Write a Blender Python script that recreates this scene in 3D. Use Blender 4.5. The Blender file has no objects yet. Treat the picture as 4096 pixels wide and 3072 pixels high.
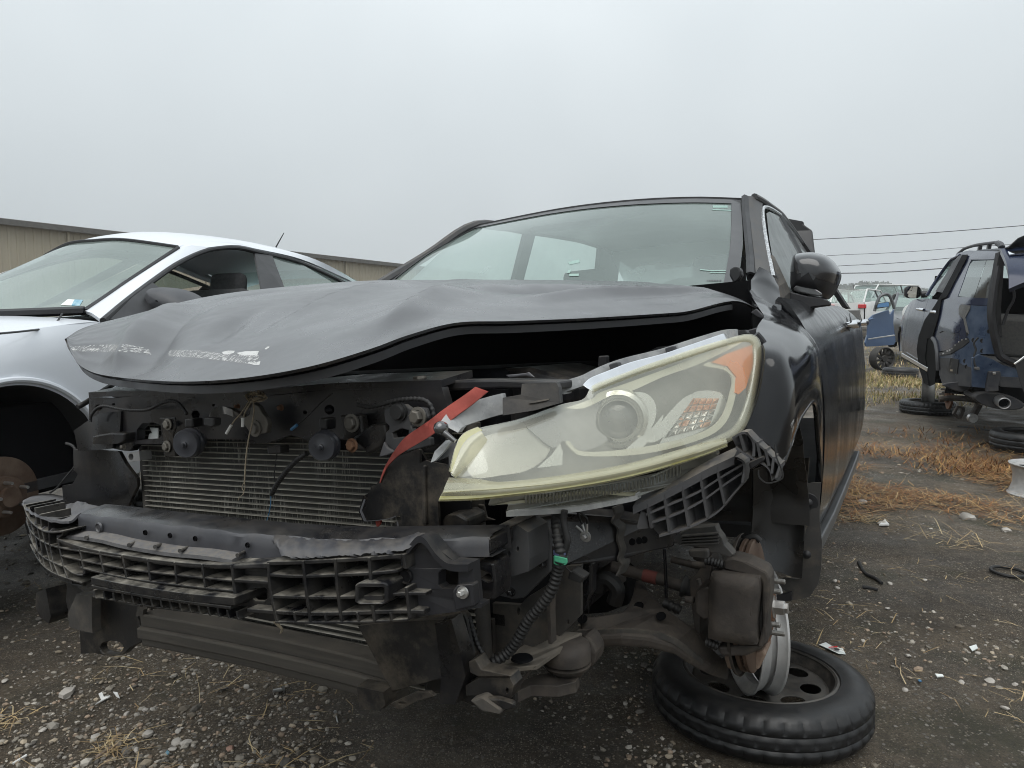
import bpy, bmesh, math, random
from mathutils import Vector, Matrix, noise
from mathutils.geometry import tessellate_polygon
from mathutils.bvhtree import BVHTree
random.seed(7)
V = Vector
PI = math.pi
SC = bpy.context.scene
COL = SC.collection
# ------------------------------------------------------------------ camera, sky, sun, exposure
FPX, CAMH, TILT = 2840.0, 1.2, 0.089
cam_d = bpy.data.cameras.new('camera')
cam_d.sensor_width = 36.0
cam_d.lens = FPX / 4096.0 * 36.0
cam_d.clip_start, cam_d.clip_end = 0.05, 3000
cam_o = bpy.data.objects.new('camera', cam_d)
COL.objects.link(cam_o)
cam_o.location = (0, 0, CAMH)
cam_o.rotation_euler = (PI / 2 - TILT, 0, 0)
SC.camera = cam_o
SUN_EL, SUN_AZ = math.radians(62), math.radians(200)
world = bpy.data.worlds.new('World')
SC.world = world
world.use_nodes = True
wn, wl = world.node_tree.nodes, world.node_tree.links
wn.clear()
w_out = wn.new('ShaderNodeOutputWorld')
w_bg = wn.new('ShaderNodeBackground')
w_bg.inputs['Strength'].default_value = 0.1
w_sky = wn.new('ShaderNodeTexSky')
w_sky.sky_type = 'NISHITA'
w_sky.sun_disc = False
w_sky.sun_elevation = SUN_EL
w_sky.sun_rotation = SUN_AZ
w_sky.dust_density = 6.0
w_sky.air_density = 1.2
w_hs = wn.new('ShaderNodeHueSaturation')
w_hs.inputs['Saturation'].default_value = 0.12
w_hs.inputs['Value'].default_value = 0.55
# closed cloud deck: soft, very low contrast mottling over an even grey
w_tc = wn.new('ShaderNodeTexCoord')
w_no = wn.new('ShaderNodeTexNoise')
w_no.inputs['Scale'].default_value = 1.7
w_no.inputs['Detail'].default_value = 3
w_rp = wn.new('ShaderNodeValToRGB')
w_rp.color_ramp.elements[0].position = 0.3
w_rp.color_ramp.elements[0].color = (3.6, 3.96, 4.18, 1)
w_rp.color_ramp.elements[1].position = 0.7
w_rp.color_ramp.elements[1].color = (4.5, 4.86, 5.06, 1)
w_mx = wn.new('ShaderNodeMix')
w_mx.data_type = 'RGBA'
w_mx.inputs['Factor'].default_value = 0.88
wl.new(w_sky.outputs['Color'], w_hs.inputs['Color'])
wl.new(w_tc.outputs['Generated'], w_no.inputs['Vector'])
wl.new(w_no.outputs['Fac'], w_rp.inputs['Fac'])
wl.new(w_hs.outputs['Color'], w_mx.inputs['A'])
# overcast sky: steadily brighter from the horizon up to the zenith
w_sp = wn.new('ShaderNodeSeparateXYZ')
w_mr = wn.new('ShaderNodeMapRange')
w_mr.inputs['From Min'].default_value, w_mr.inputs['From Max'].default_value = 0.0, 1.0
w_mr.inputs['To Min'].default_value, w_mr.inputs['To Max'].default_value = 1.0, 2.3
w_vm = wn.new('ShaderNodeVectorMath')
w_vm.operation = 'SCALE'
wl.new(w_tc.outputs['Generated'], w_sp.inputs[0])
wl.new(w_sp.outputs['Z'], w_mr.inputs['Value'])
wl.new(w_rp.outputs['Color'], w_vm.inputs[0])
wl.new(w_mr.outputs['Result'], w_vm.inputs['Scale'])
wl.new(w_vm.outputs['Vector'], w_mx.inputs['B'])
wl.new(w_mx.outputs['Result'], w_bg.inputs['Color'])
wl.new(w_bg.outputs['Background'], w_out.inputs['Surface'])
sun_d = bpy.data.lights.new('sun', 'SUN')
sun_d.energy = 1.5
sun_d.angle = math.radians(60)
sun_d.color = (1.0, 0.97, 0.93)
sun_o = bpy.data.objects.new('sun', sun_d)
COL.objects.link(sun_o)
# Nishita: rotation is clockwise from +Y
_sd = V((math.sin(SUN_AZ) * math.cos(SUN_EL), math.cos(SUN_AZ) * math.cos(SUN_EL), math.sin(SUN_EL)))
sun_o.rotation_euler = _sd.to_track_quat('Z', 'Y').to_euler()
sun_o.location = _sd * 30
SC.view_settings.view_transform = 'Standard'
SC.view_settings.look = 'None'
SC.view_settings.exposure = 0.45
SC.view_settings.gamma = 1.0
SC.view_settings.use_curve_mapping = False
SC.cycles.max_bounces = 8
SC.cycles.transparent_max_bounces = 16
SC.cycles.volume_bounces = 2
SC.cycles.filter_width = 1.0
SC.cycles.caustics_reflective = False
SC.cycles.caustics_refractive = False
# ------------------------------------------------------------------ pixel helpers (photo pixels, 4096 wide)
ZT = {'R1': (0, 800, 1.3825), 'R2': (200, 1400, 1.3825), 'R3': (1500, 1200, 1.3825), 'R4': (1400, 1900, 1.659),
      'R5': (2300, 1900, 1.659), 'R6': (2900, 700, 1.382), 'R7': (1400, 700, 1.106), 'R8': (0, 1900, 1.3825),
      'S1': (3200, 1000, 2.3705), 'S2': (3000, 1500, 1.0556), 'S3': (0, 1950, 2.212), 'S4': (800, 1950, 1.8433),
      'S5': (3300, 1100, 4.1475), 'S6': (1700, 1300, 1.58), 'S8': (200, 1100, 1.7015), 'T1': (2800, 700, 2.765),
      'T2': (3500, 900, 3.686), 'T3': (3550, 1350, 4.046), 'T4': (2900, 1200, 1.383), 'T5': (300, 1500, 3.318),
      'T6': (1200, 1500, 2.766), 'P': (0, 0, 1.0)}
def Z(tag, *pts):
    ox, oy, s = ZT[tag]
    return [(ox + x / s, oy + y / s) for x, y in pts]
def wray(px, py):
    X, Y = (px - 2048) / FPX, (py - 1536) / FPX
    c, s = math.cos(TILT), math.sin(TILT)
    return V((X, c - Y * s, -s - Y * c))
CAM = V((0, 0, CAMH))
def G(p, z=0.0):
    d = wray(*p)
    return CAM + d * ((z - CAMH) / d.z)
def WD(p, dist):
    return CAM + wray(*p) * dist
def WY(p, y):
    d = wray(*p)
    return CAM + d * (y / d.y)
def rotm(a, b, c):
    return Matrix.Rotation(a, 4, 'Z') @ Matrix.Rotation(b, 4, 'X') @ Matrix.Rotation(c, 4, 'Y')
class Frame:
    def __init__(s, yaw, pitch, roll, t):
        s.M = Matrix.Translation(V(t)) @ rotm(yaw, pitch, roll)
        s.I = s.M.inverted()
        s.o = s.I @ CAM
        s.R3 = s.I.to_3x3()
    def at(s, p, **k):
        d = s.R3 @ wray(*p)
        (a, v), = k.items()
        i = 'xyz'.index(a)
        return s.o + d * ((v - s.o[i]) / d[i])
    def on(s, p, fn):
        d = s.R3 @ wray(*p)
        lo, hi = 0.2, 3.0
        for _ in range(48):
            m = (lo + hi) / 2
            q = s.o + d * m
            if q.y < fn(q.x, q.z): lo = m
            else: hi = m
        return s.o + d * lo
    def px(s, q, rpx):
        w = s.M @ q - CAM
        return rpx * (w.y * math.cos(TILT) - w.z * math.sin(TILT)) / FPX
CAR = Frame(-.502, -.019, -.068, (-.193, 1.892, .281))
# ------------------------------------------------------------------ curves
def lerp(a, b, t): return a + (b - a) * t
def cr(pts, n=6):
    pts = [V(p) for p in pts]
    out = []
    for i in range(len(pts) - 1):
        p0, p1, p2, p3 = pts[max(i - 1, 0)], pts[i], pts[i + 1], pts[min(i + 2, len(pts) - 1)]
        for k in range(n):
            t = k / n
            out.append(0.5 * ((2 * p1) + (p2 - p0) * t + (2 * p0 - 5 * p1 + 4 * p2 - p3) * t * t + (3 * p1 - p0 - 3 * p2 + p3) * t ** 3))
    out.append(pts[-1].copy())
    return out
def resample(pts, n):
    L = [0]
    for a, b in zip(pts, pts[1:]): L.append(L[-1] + (b - a).length)
    out, j = [], 0
    for k in range(n):
        s = L[-1] * k / (n - 1)
        while j < len(pts) - 2 and L[j + 1] < s: j += 1
        d = L[j + 1] - L[j]
        out.append(pts[j].lerp(pts[j + 1], (s - L[j]) / d if d > 1e-9 else 0))
    return out
def curve(pts, n): return resample(cr(pts, 8), n)
def interp(tab, x):
    if x <= tab[0][0]: return tab[0][1]
    for (a, u), (b, w) in zip(tab, tab[1:]):
        if x <= b:
            t = (x - a) / (b - a)
            t = t * t * (3 - 2 * t) * .5 + t * .5
            return u + (w - u) * t
    return tab[-1][1]
def coons(bot, top, lef, rig, nu, nv):
    b, t, l, r = curve(bot, nu), curve(top, nu), curve(lef, nv), curve(rig, nv)
    rows = []
    for j in range(nv):
        v = j / (nv - 1)
        row = []
        for i in range(nu):
            u = i / (nu - 1)
            p = b[i] * (1 - v) + t[i] * v + l[j] * (1 - u) + r[j] * u
            p -= b[0] * (1 - u) * (1 - v) + b[-1] * u * (1 - v) + t[0] * (1 - u) * v + t[-1] * u * v
            row.append(p)
        rows.append(row)
    return rows
# ------------------------------------------------------------------ mesh builder
class MB:
    def __init__(s): s.v, s.f, s.mi = [], [], []
    def add(s, vs, fs, mi=0):
        o = len(s.v)
        s.v += [tuple(v) for v in vs]
        s.f += [tuple(i + o for i in f) for f in fs]
        s.mi += [mi] * len(fs)
        return s
    def box(s, c, d, R=None, mi=0):
        c, d = V(c), V(d) / 2
        vs = []
        for x in (-1, 1):
            for y in (-1, 1):
                for z in (-1, 1):
                    q = V((x * d.x, y * d.y, z * d.z))
                    vs.append(c + (R @ q if R else q))
        return s.add(vs, [(0, 1, 3, 2), (4, 6, 7, 5), (0, 4, 5, 1), (2, 3, 7, 6), (0, 2, 6, 4), (1, 5, 7, 3)], mi)
    def prism(s, poly, off, holes=(), mi=0):
        off = V(off)
        loops = [[V(p) for p in poly]] + [[V(p) for p in h] for h in holes]
        flat = [p for l in loops for p in l]
        tri = tessellate_polygon(loops)
        n = len(flat)
        fs = [tuple(t) for t in tri] + [tuple(i + n for i in reversed(t)) for t in tri]
        o = 0
        for l in loops:
            k = len(l)
            for i in range(k):
                a, b = o + i, o + (i + 1) % k
                fs.append((a, b, b + n, a + n))
            o += k
        return s.add(flat + [p + off for p in flat], fs, mi)
    def tube(s, path, r, n=8, caps=True, mi=0):
        path = [V(p) for p in path]
        m = len(path)
        rs = r if isinstance(r, (list, tuple)) else [r] * m
        tn = [(path[min(i + 1, m - 1)] - path[max(i - 1, 0)]).normalized() for i in range(m)]
        a = V((0, 0, 1)) if abs(tn[0].z) < .9 else V((1, 0, 0))
        u = (a - tn[0] * a.dot(tn[0])).normalized()
        vs, fs = [], []
        for i in range(m):
            u = (u - tn[i] * u.dot(tn[i]))
            u = u.normalized() if u.length > 1e-6 else tn[i].orthogonal().normalized()
            w = tn[i].cross(u)
            for k in range(n):
                t = 2 * PI * k / n
                vs.append(path[i] + (u * math.cos(t) + w * math.sin(t)) * rs[i])
        for i in range(m - 1):
            for k in range(n):
                fs.append((i * n + k, i * n + (k + 1) % n, (i + 1) * n + (k + 1) % n, (i + 1) * n + k))
        if caps:
            fs.append(tuple(reversed(range(n))))
            fs.append(tuple((m - 1) * n + k for k in range(n)))
        return s.add(vs, fs, mi)
    def lathe(s, prof, o=(0, 0, 0), ax=(0, 0, 1), n=32, mi=0, arc=1.0, up=None):
        o, ax = V(o), V(ax).normalized()
        u = (V(up) - ax * V(up).dot(ax)).normalized() if up else ax.orthogonal().normalized()
        w = ax.cross(u)
        vs, fs = [], []
        k = n if arc >= 1 else n + 1
        for r, h in prof:
            for i in range(k):
                t = 2 * PI * arc * i / n
                vs.append(o + ax * h + (u * math.cos(t) + w * math.sin(t)) * r)
        for j in range(len(prof) - 1):
            for i in range(n):
                a, b = j * k + i, j * k + (i + 1) % k
                fs.append((a, b, b + k, a + k))
        return s.add(vs, fs, mi)
    def grid(s, rows, mi=0, flip=False):
        nr, nc = len(rows), len(rows[0])
        fs = []
        for j in range(nr - 1):
            for i in range(nc - 1):
                f = (j * nc + i, j * nc + i + 1, (j + 1) * nc + i + 1, (j + 1) * nc + i)
                fs.append(f[::-1] if flip else f)
        return s.add([p for r in rows for p in r], fs, mi)
    def rect(s, pts, a, b, mi=0):          # rectangle section swept along pts; a, b edge vectors (or lists)
        m = len(pts)
        A = a if isinstance(a, list) else [V(a)] * m
        B = b if isinstance(b, list) else [V(b)] * m
        vs, fs = [], []
        for p, x, y in zip(pts, A, B):
            p = V(p)
            vs += [p, p + x, p + x + y, p + y]
        for i in range(m - 1):
            for k in range(4):
                fs.append((i * 4 + k, i * 4 + (k + 1) % 4, i * 4 + 4 + (k + 1) % 4, i * 4 + 4 + k))
        fs += [(3, 2, 1, 0), tuple((m - 1) * 4 + k for k in range(4))]
        return s.add(vs, fs, mi)
    def build(s, name, mats, parent=None, smooth=True, angle=35, bevel=0, solid=0, sub=0, rim=None, kind=None, solid_off=-1, fixn=True):
        me = bpy.data.meshes.new(name)
        me.from_pydata(s.v, [], s.f)
        me.update()
        mats = mats if isinstance(mats, (list, tuple)) else [mats]
        for m in mats: me.materials.append(MAT[m] if isinstance(m, str) else m)
        if any(s.mi): me.polygons.foreach_set('material_index', s.mi)
        if fixn:
            bm = bmesh.new(); bm.from_mesh(me)
            bmesh.ops.recalc_face_normals(bm, faces=bm.faces[:])
            bm.to_mesh(me); bm.free()
        if smooth:
            me.shade_smooth()
            me.set_sharp_from_angle(angle=math.radians(angle))
        o = bpy.data.objects.new(name, me)
        COL.objects.link(o)
        if parent: o.parent = parent
        if solid:
            md = o.modifiers.new('solid', 'SOLIDIFY'); md.thickness = solid; md.offset = solid_off
            if rim is not None: md.material_offset_rim = rim
            if smooth:
                es = o.modifiers.new('split', 'EDGE_SPLIT'); es.split_angle = math.radians(max(angle, 38) if angle < 80 else 60); es.use_edge_sharp = False
        if bevel:
            md = o.modifiers.new('bevel', 'BEVEL'); md.width = bevel; md.segments = 2; md.limit_method = 'ANGLE'
        if sub:
            md = o.modifiers.new('sub', 'SUBSURF'); md.levels = md.render_levels = sub
        if kind: o['kind'] = kind
        return o
def thing(name, label, cat, M=None, group=None):
    o = bpy.data.objects.new(name, None)
    COL.objects.link(o)
    o.empty_display_size = .1
    if M is not None: o.matrix_world = M
    o['label'], o['category'] = label, cat
    if group: o['group'] = group
    return o
def tag(o, label, cat, group=None):
    o['label'], o['category'] = label, cat
    if group: o['group'] = group
    return o
def struct(o):
    o['kind'] = 'structure'
    return o
def hexbolt(mb, c, ax, r, h=.006, washer=True, mi=0):
    ax = V(ax).normalized()
    if washer: mb.lathe([(0, 0), (r * 1.45, 0), (r * 1.45, r * .25), (r, r * .3)], c, ax, 16, mi)
    mb.lathe([(r, 0), (r, h), (r * .8, h * 1.15), (0, h * 1.15)], c, ax, 6, mi)
    return mb
def drape(name, outline, fn, mat, par, maxlen=34, sm=3, solid=.003, dome=0.0, dpx=60.0):
    """sheet filling a traced outline, every vertex laid on the surface fn(px, inset)"""
    c = cr([V((*p, 0)) for p in outline + [outline[0]]], sm)[:-1] if sm else [V((*p, 0)) for p in outline]
    bm = bmesh.new()
    bm.faces.new([bm.verts.new(p) for p in c])
    bm.normal_update()
    bmesh.ops.triangulate(bm, faces=bm.faces[:])
    for _ in range(5):
        long = [e for e in bm.edges if e.calc_length() > maxlen]
        if not long: break
        bmesh.ops.subdivide_edges(bm, edges=long, cuts=1)
        bmesh.ops.triangulate(bm, faces=[f for f in bm.faces if len(f.verts) > 3])
        bmesh.ops.beautify_fill(bm, faces=bm.faces[:], edges=[e for e in bm.edges if not e.is_boundary])
    bnd = [v.co.copy() for v in bm.verts if v.is_boundary]
    bm.verts.index_update()
    out = []
    for v in bm.verts:
        k = min(1, min((v.co - b).length for b in bnd) / dpx) if dome else 0
        out.append(fn((v.co.x, v.co.y), dome * (1 - (1 - k) ** 2)))
    fs = [tuple(x.index for x in f.verts) for f in bm.faces]
    bm.free()
    return MB().add(out, fs).build(name, mat, par, solid=solid, angle=50, solid_off=1)
# ------------------------------------------------------------------ materials
MAT = {}
def mk(name, c1, c2=None, rough=.5, r2=None, metal=0.0, scale=6.0, detail=6.0, lo=.35, hi=.65, bump=0.0, bscale=80.0,
       dust=0.0, dustc=(.20, .172, .135), spec=.5, coat=0.0, coatr=.08, drops=0.0, streak=None, mud=0.0, mudc=(.15, .125, .095)):
    m = bpy.data.materials.new(name)
    m.use_nodes = True
    n, l = m.node_tree.nodes, m.node_tree.links
    b = n['Principled BSDF']
    b.inputs['Metallic'].default_value = metal
    b.inputs['Roughness'].default_value = rough
    b.inputs['Specular IOR Level'].default_value = spec
    if coat:
        b.inputs['Coat Weight'].default_value = coat
        b.inputs['Coat Roughness'].default_value = coatr
    tc = n.new('ShaderNodeTexCoord')
    vec = tc.outputs['Object']
    if streak:
        mp = n.new('ShaderNodeMapping'); mp.inputs['Scale'].default_value = streak
        l.new(vec, mp.inputs['Vector']); vec = mp.outputs['Vector']
    no = n.new('ShaderNodeTexNoise')
    no.inputs['Scale'].default_value = scale; no.inputs['Detail'].default_value = detail; no.inputs['Roughness'].default_value = .62
    l.new(vec, no.inputs['Vector'])
    rp = n.new('ShaderNodeMapRange')
    rp.inputs['From Min'].default_value = lo; rp.inputs['From Max'].default_value = hi
    l.new(no.outputs['Fac'], rp.inputs['Value'])
    c2 = c2 or tuple(x * 1.35 for x in c1)
    mx = n.new('ShaderNodeMix'); mx.data_type = 'RGBA'
    mx.inputs['A'].default_value = (*c1, 1); mx.inputs['B'].default_value = (*c2, 1)
    l.new(rp.outputs['Result'], mx.inputs['Factor'])
    col = mx.outputs['Result']
    if r2 is not None:
        mr = n.new('ShaderNodeMapRange')
        mr.inputs['To Min'].default_value = rough; mr.inputs['To Max'].default_value = r2
        l.new(rp.outputs['Result'], mr.inputs['Value']); rsock = mr.outputs['Result']
        l.new(rsock, b.inputs['Roughness'])
    if dust:
        # settled dust: lies thicker on ledges, broken up by noise
        ge = n.new('ShaderNodeNewGeometry'); sp = n.new('ShaderNodeSeparateXYZ'); l.new(ge.outputs['Normal'], sp.inputs[0])
        mr = n.new('ShaderNodeMapRange'); mr.inputs['From Min'].default_value = .1; mr.inputs['From Max'].default_value = .95
        mr.inputs['To Min'].default_value = .10; mr.inputs['To Max'].default_value = 1.0
        l.new(sp.outputs['Z'], mr.inputs['Value'])
        n2 = n.new('ShaderNodeTexNoise'); n2.inputs['Scale'].default_value = scale * 3.1; n2.inputs['Detail'].default_value = 8; n2.inputs['Roughness'].default_value = .7
        l.new(tc.outputs['Object'], n2.inputs['Vector'])
        m2 = n.new('ShaderNodeMapRange'); m2.inputs['From Min'].default_value = .38; m2.inputs['From Max'].default_value = .68
        l.new(n2.outputs['Fac'], m2.inputs['Value'])
        mu = n.new('ShaderNodeMath'); mu.operation = 'MULTIPLY'; l.new(mr.outputs['Result'], mu.inputs[0]); l.new(m2.outputs['Result'], mu.inputs[1])
        mv = n.new('ShaderNodeMath'); mv.operation = 'MULTIPLY'; mv.use_clamp = True; l.new(mu.outputs[0], mv.inputs[0]); mv.inputs[1].default_value = dust
        md = n.new('ShaderNodeMix'); md.data_type = 'RGBA'; l.new(mv.outputs[0], md.inputs['Factor']); l.new(col, md.inputs['A']); md.inputs['B'].default_value = (*dustc, 1)
        col = md.outputs['Result']
        ad = n.new('ShaderNodeMath'); ad.operation = 'ADD'; ad.use_clamp = True
        if r2 is not None: l.new(rsock, ad.inputs[0])
        else: ad.inputs[0].default_value = rough
        m5 = n.new('ShaderNodeMath'); m5.operation = 'MULTIPLY'; l.new(mv.outputs[0], m5.inputs[0]); m5.inputs[1].default_value = .45
        l.new(m5.outputs[0], ad.inputs[1]); l.new(ad.outputs[0], b.inputs['Roughness'])
    if mud:
        # dried splashes: ragged patches independent of orientation
        n4 = n.new('ShaderNodeTexNoise'); n4.inputs['Scale'].default_value = scale * 1.1; n4.inputs['Detail'].default_value = 10; n4.inputs['Roughness'].default_value = .72
        of = n.new('ShaderNodeVectorMath'); of.inputs[1].default_value = (7.3, 1.9, 4.4); l.new(tc.outputs['Object'], of.inputs[0]); l.new(of.outputs[0], n4.inputs['Vector'])
        m6 = n.new('ShaderNodeMapRange'); m6.inputs['From Min'].default_value = .50; m6.inputs['From Max'].default_value = .68; m6.inputs['To Max'].default_value = mud
        l.new(n4.outputs['Fac'], m6.inputs['Value'])
        m7 = n.new('ShaderNodeMix'); m7.data_type = 'RGBA'; l.new(m6.outputs['Result'], m7.inputs['Factor']); l.new(col, m7.inputs['A']); m7.inputs['B'].default_value = (*mudc, 1)
        col = m7.outputs['Result']
    l.new(col, b.inputs['Base Color'])
    if bump or drops:
        bp = n.new('ShaderNodeBump'); bp.inputs['Distance'].default_value = .002
        if drops:
            vo = n.new('ShaderNodeTexVoronoi'); vo.inputs['Scale'].default_value = bscale; l.new(tc.outputs['Object'], vo.inputs['Vector'])
            mr = n.new('ShaderNodeMapRange'); mr.inputs['From Min'].default_value = .12; mr.inputs['From Max'].default_value = .32
            mr.inputs['To Min'].default_value = 1; mr.inputs['To Max'].default_value = 0
            l.new(vo.outputs['Distance'], mr.inputs['Value']); l.new(mr.outputs['Result'], bp.inputs['Height'])
            bp.inputs['Strength'].default_value = drops
        else:
            n3 = n.new('ShaderNodeTexNoise'); n3.inputs['Scale'].default_value = bscale; n3.inputs['Detail'].default_value = 5
            l.new(vec, n3.inputs['Vector']); l.new(n3.outputs['Fac'], bp.inputs['Height'])
            bp.inputs['Strength'].default_value = bump
        l.new(bp.outputs['Normal'], b.inputs['Normal'])
    MAT[name] = m
    return m
def mkglass(name, tint=(.80, .9, .87), haze=.2, hazec=(.55, .63, .6), ior=1.5, rough=.03, hz_scale=3.0, var=.5, tl=.3, fk=1.1):
    # pane: clear tinted body + mirror-like sky reflection + a film of dried fog / dirt on the glass
    m = bpy.data.materials.new(name); m.use_nodes = True
    n, l = m.node_tree.nodes, m.node_tree.links
    n.remove(n['Principled BSDF'])
    out = n['Material Output']
    tr = n.new('ShaderNodeBsdfTransparent'); tr.inputs[0].default_value = (*tint, 1)
    gl = n.new('ShaderNodeBsdfGlossy'); gl.inputs['Roughness'].default_value = rough; gl.inputs[0].default_value = (.9, .95, .93, 1)
    df = n.new('ShaderNodeBsdfDiffuse'); df.inputs[0].default_value = (*hazec, 1)
    tlw, tl = tl, n.new('ShaderNodeBsdfTranslucent'); tl.inputs[0].default_value = (*hazec, 1)
    # Schlick reflectance, the same from either side of the pane
    lw = n.new('ShaderNodeLayerWeight')
    pw = n.new('ShaderNodeMath'); pw.operation = 'POWER'; pw.inputs[1].default_value = 5.0; l.new(lw.outputs['Facing'], pw.inputs[0])
    ma = n.new('ShaderNodeMath'); ma.operation = 'MULTIPLY_ADD'; ma.inputs[1].default_value = .93; ma.inputs[2].default_value = .07; l.new(pw.outputs[0], ma.inputs[0])
    mul = n.new('ShaderNodeMath'); mul.operation = 'MULTIPLY'; mul.inputs[1].default_value = fk; mul.use_clamp = True
    l.new(ma.outputs[0], mul.inputs[0])
    tc = n.new('ShaderNodeTexCoord'); no = n.new('ShaderNodeTexNoise'); no.inputs['Scale'].default_value = hz_scale; no.inputs['Detail'].default_value = 5
    l.new(tc.outputs['Object'], no.inputs['Vector'])
    mr = n.new('ShaderNodeMapRange'); mr.inputs['From Min'].default_value = .3; mr.inputs['From Max'].default_value = .7
    mr.inputs['To Min'].default_value = haze * (1 - var); mr.inputs['To Max'].default_value = min(1, haze * (1 + var))
    l.new(no.outputs['Fac'], mr.inputs['Value'])
    dm = n.new('ShaderNodeMixShader'); dm.inputs[0].default_value = tlw
    l.new(df.outputs[0], dm.inputs[1]); l.new(tl.outputs[0], dm.inputs[2])
    m1 = n.new('ShaderNodeMixShader'); l.new(mr.outputs['Result'], m1.inputs[0]); l.new(tr.outputs[0], m1.inputs[1]); l.new(dm.outputs[0], m1.inputs[2])
    m2 = n.new('ShaderNodeMixShader'); l.new(mul.outputs[0], m2.inputs[0]); l.new(m1.outputs[0], m2.inputs[1]); l.new(gl.outputs[0], m2.inputs[2])
    l.new(m2.outputs[0], out.inputs['Surface'])
    MAT[name] = m
    return m
mk('black_paint', (.0035, .0036, .0045), (.006, .006, .0075), rough=.06, r2=.14, scale=5, bump=.015, bscale=300, spec=.5)
mk('wet_door', (.005, .0052, .0065), (.010, .0105, .012), rough=.10, r2=.26, scale=3, streak=(3, 3, .5), spec=.55)
mk('hood_paint', (.036, .037, .041), (.052, .053, .057), rough=.22, r2=.38, metal=.0, coat=.35, coatr=.2, scale=4, detail=8, bump=.05, bscale=220, dust=0.08, dustc=(.2, .195, .19))
mk('dark_paint', (.012, .0125, .015), (.02, .02, .023), rough=.35, r2=.5, scale=6, dust=0.15)
mk('black_plastic', (.0045, .0047, .0058), (.010, .010, .0115), rough=.2, r2=.42, scale=7, bump=.1, bscale=260, dust=0.3, spec=.34, mud=0.16)
mk('dusty_plastic', (.006, .0062, .0072), (.015, .0147, .015), rough=.26, r2=.55, scale=8, bump=.15, bscale=200, dust=0.5, spec=.34, mud=0.5)
mk('grey_plastic', (.06, .061, .068), (.10, .101, .11), rough=.45, r2=.62, scale=7, bump=.12, bscale=200, dust=0.3, mud=0.2)
mk('absorber', (.005, .0054, .0068), (.011, .011, .013), rough=.22, r2=.42, scale=9, bump=.12, bscale=240, dust=0.95, dustc=(.27, .25, .21), spec=.42, mud=0.22)
mk('beam_paint', (.034, .035, .041), (.054, .055, .061), rough=.36, r2=.5, scale=6, bump=.08, bscale=160, dust=0.35, dustc=(.16, .155, .15), mud=0.2)
mk('rail_paint', (.005, .0054, .0072), (.010, .010, .0128), rough=.18, r2=.4, scale=8, bump=.08, bscale=160, dust=0.3, mud=0.14)
mk('dirty_steel', (.035, .033, .031), (.07, .064, .057), rough=.6, r2=.8, metal=.2, scale=10, bump=.25, bscale=140, dust=.9, dustc=(.16, .135, .105), mud=0.45)
mk('grimy_metal', (.03, .0265, .024), (.07, .059, .051), rough=.55, r2=.75, metal=.25, scale=12, bump=.25, bscale=160, dust=.6, dustc=(.11, .092, .075), mud=0.4)
mk('rust', (.10, .045, .022), (.20, .11, .065), rough=.75, r2=.9, metal=.2, scale=22, bump=.5, bscale=260)
mk('rust_face', (.085, .05, .034), (.16, .115, .085), rough=.5, r2=.7, metal=.5, scale=14, bump=.25, bscale=200)
mk('aluminium', (.34, .345, .35), (.46, .46, .46), rough=.32, r2=.5, metal=.85, scale=14, bump=.1, bscale=160, dust=.5, dustc=(.2, .17, .13))
mk('zinc', (.40, .40, .40), (.55, .54, .52), rough=.3, r2=.45, metal=.9, scale=30, bump=.1)
mk('latch_steel', (.12, .11, .095), (.2, .185, .16), rough=.5, r2=.65, metal=.5, scale=20, bump=.15)
mk('chrome', (.75, .76, .78), (.82, .83, .85), rough=.06, r2=.12, metal=1.0, scale=20, bump=.02)
mk('rubber', (.008, .008, .0085), (.014, .014, .0142), rough=.5, r2=.7, scale=10, bump=.15, bscale=180, dust=.25, dustc=(.08, .07, .058))
mk('tyre', (.006, .0062, .007), (.011, .0112, .012), rough=.32, r2=.5, scale=9, bump=.15, bscale=200, dust=.22, dustc=(.075, .066, .055))
mk('liner', (.006, .006, .0065), (.026, .0245, .023), rough=.25, r2=.75, scale=3.2, detail=3, lo=.46, hi=.54, bump=.12, bscale=200, mud=0.25)
mk('flap', (.033, .032, .031), (.05, .048, .046), rough=.6, r2=.75, scale=12, bump=.15, dust=.5, mud=0.35)
mk('rope', (.22, .18, .13), (.34, .29, .21), rough=.95, scale=90, bump=.8, bscale=400)
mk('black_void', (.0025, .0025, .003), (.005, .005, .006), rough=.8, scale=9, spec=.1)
mk('interior', (.018, .018, .02), (.03, .03, .032), rough=.85, scale=8)
mk('seat_cloth', (.045, .045, .047), (.065, .065, .066), rough=.95, scale=60)
mk('amber', (.78, .19, .012), (.85, .25, .02), rough=.3, scale=8)
mk('reflector', (.62, .62, .58), (.74, .74, .70), rough=.22, r2=.3, metal=.75, scale=9)
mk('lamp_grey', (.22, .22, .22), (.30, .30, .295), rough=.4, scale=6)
mk('lamp_cream', (.55, .54, .43), (.66, .65, .54), rough=.4, scale=5)
mk('lamp_cavity', (.16, .16, .15), (.30, .295, .27), rough=.5, scale=5)
mk('clear_edge', (.20, .205, .21), (.36, .365, .36), rough=.2, r2=.35, scale=16, bump=.15, bscale=90)
mk('strap_red', (.45, .075, .058), (.58, .13, .10), rough=.8, scale=30, bump=.0)
mk('tape_green', (.04, .25, .14), (.07, .34, .2), rough=.5, scale=30, bump=.2)
mk('band_blue', (.05, .06, .12), (.07, .08, .15), rough=.5)
mk('wire_blue', (.05, .14, .25), rough=.5)
mk('white_plastic', (.55, .55, .53), (.68, .68, .66), rough=.5, scale=20)
mk('sticker_white', (.62, .66, .64), (.72, .74, .72), rough=.6)
mk('print_black', (.03, .03, .03), rough=.6)
mk('sticker_blue', (.06, .25, .38), (.35, .5, .55), rough=.5, scale=60, detail=2)
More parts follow.
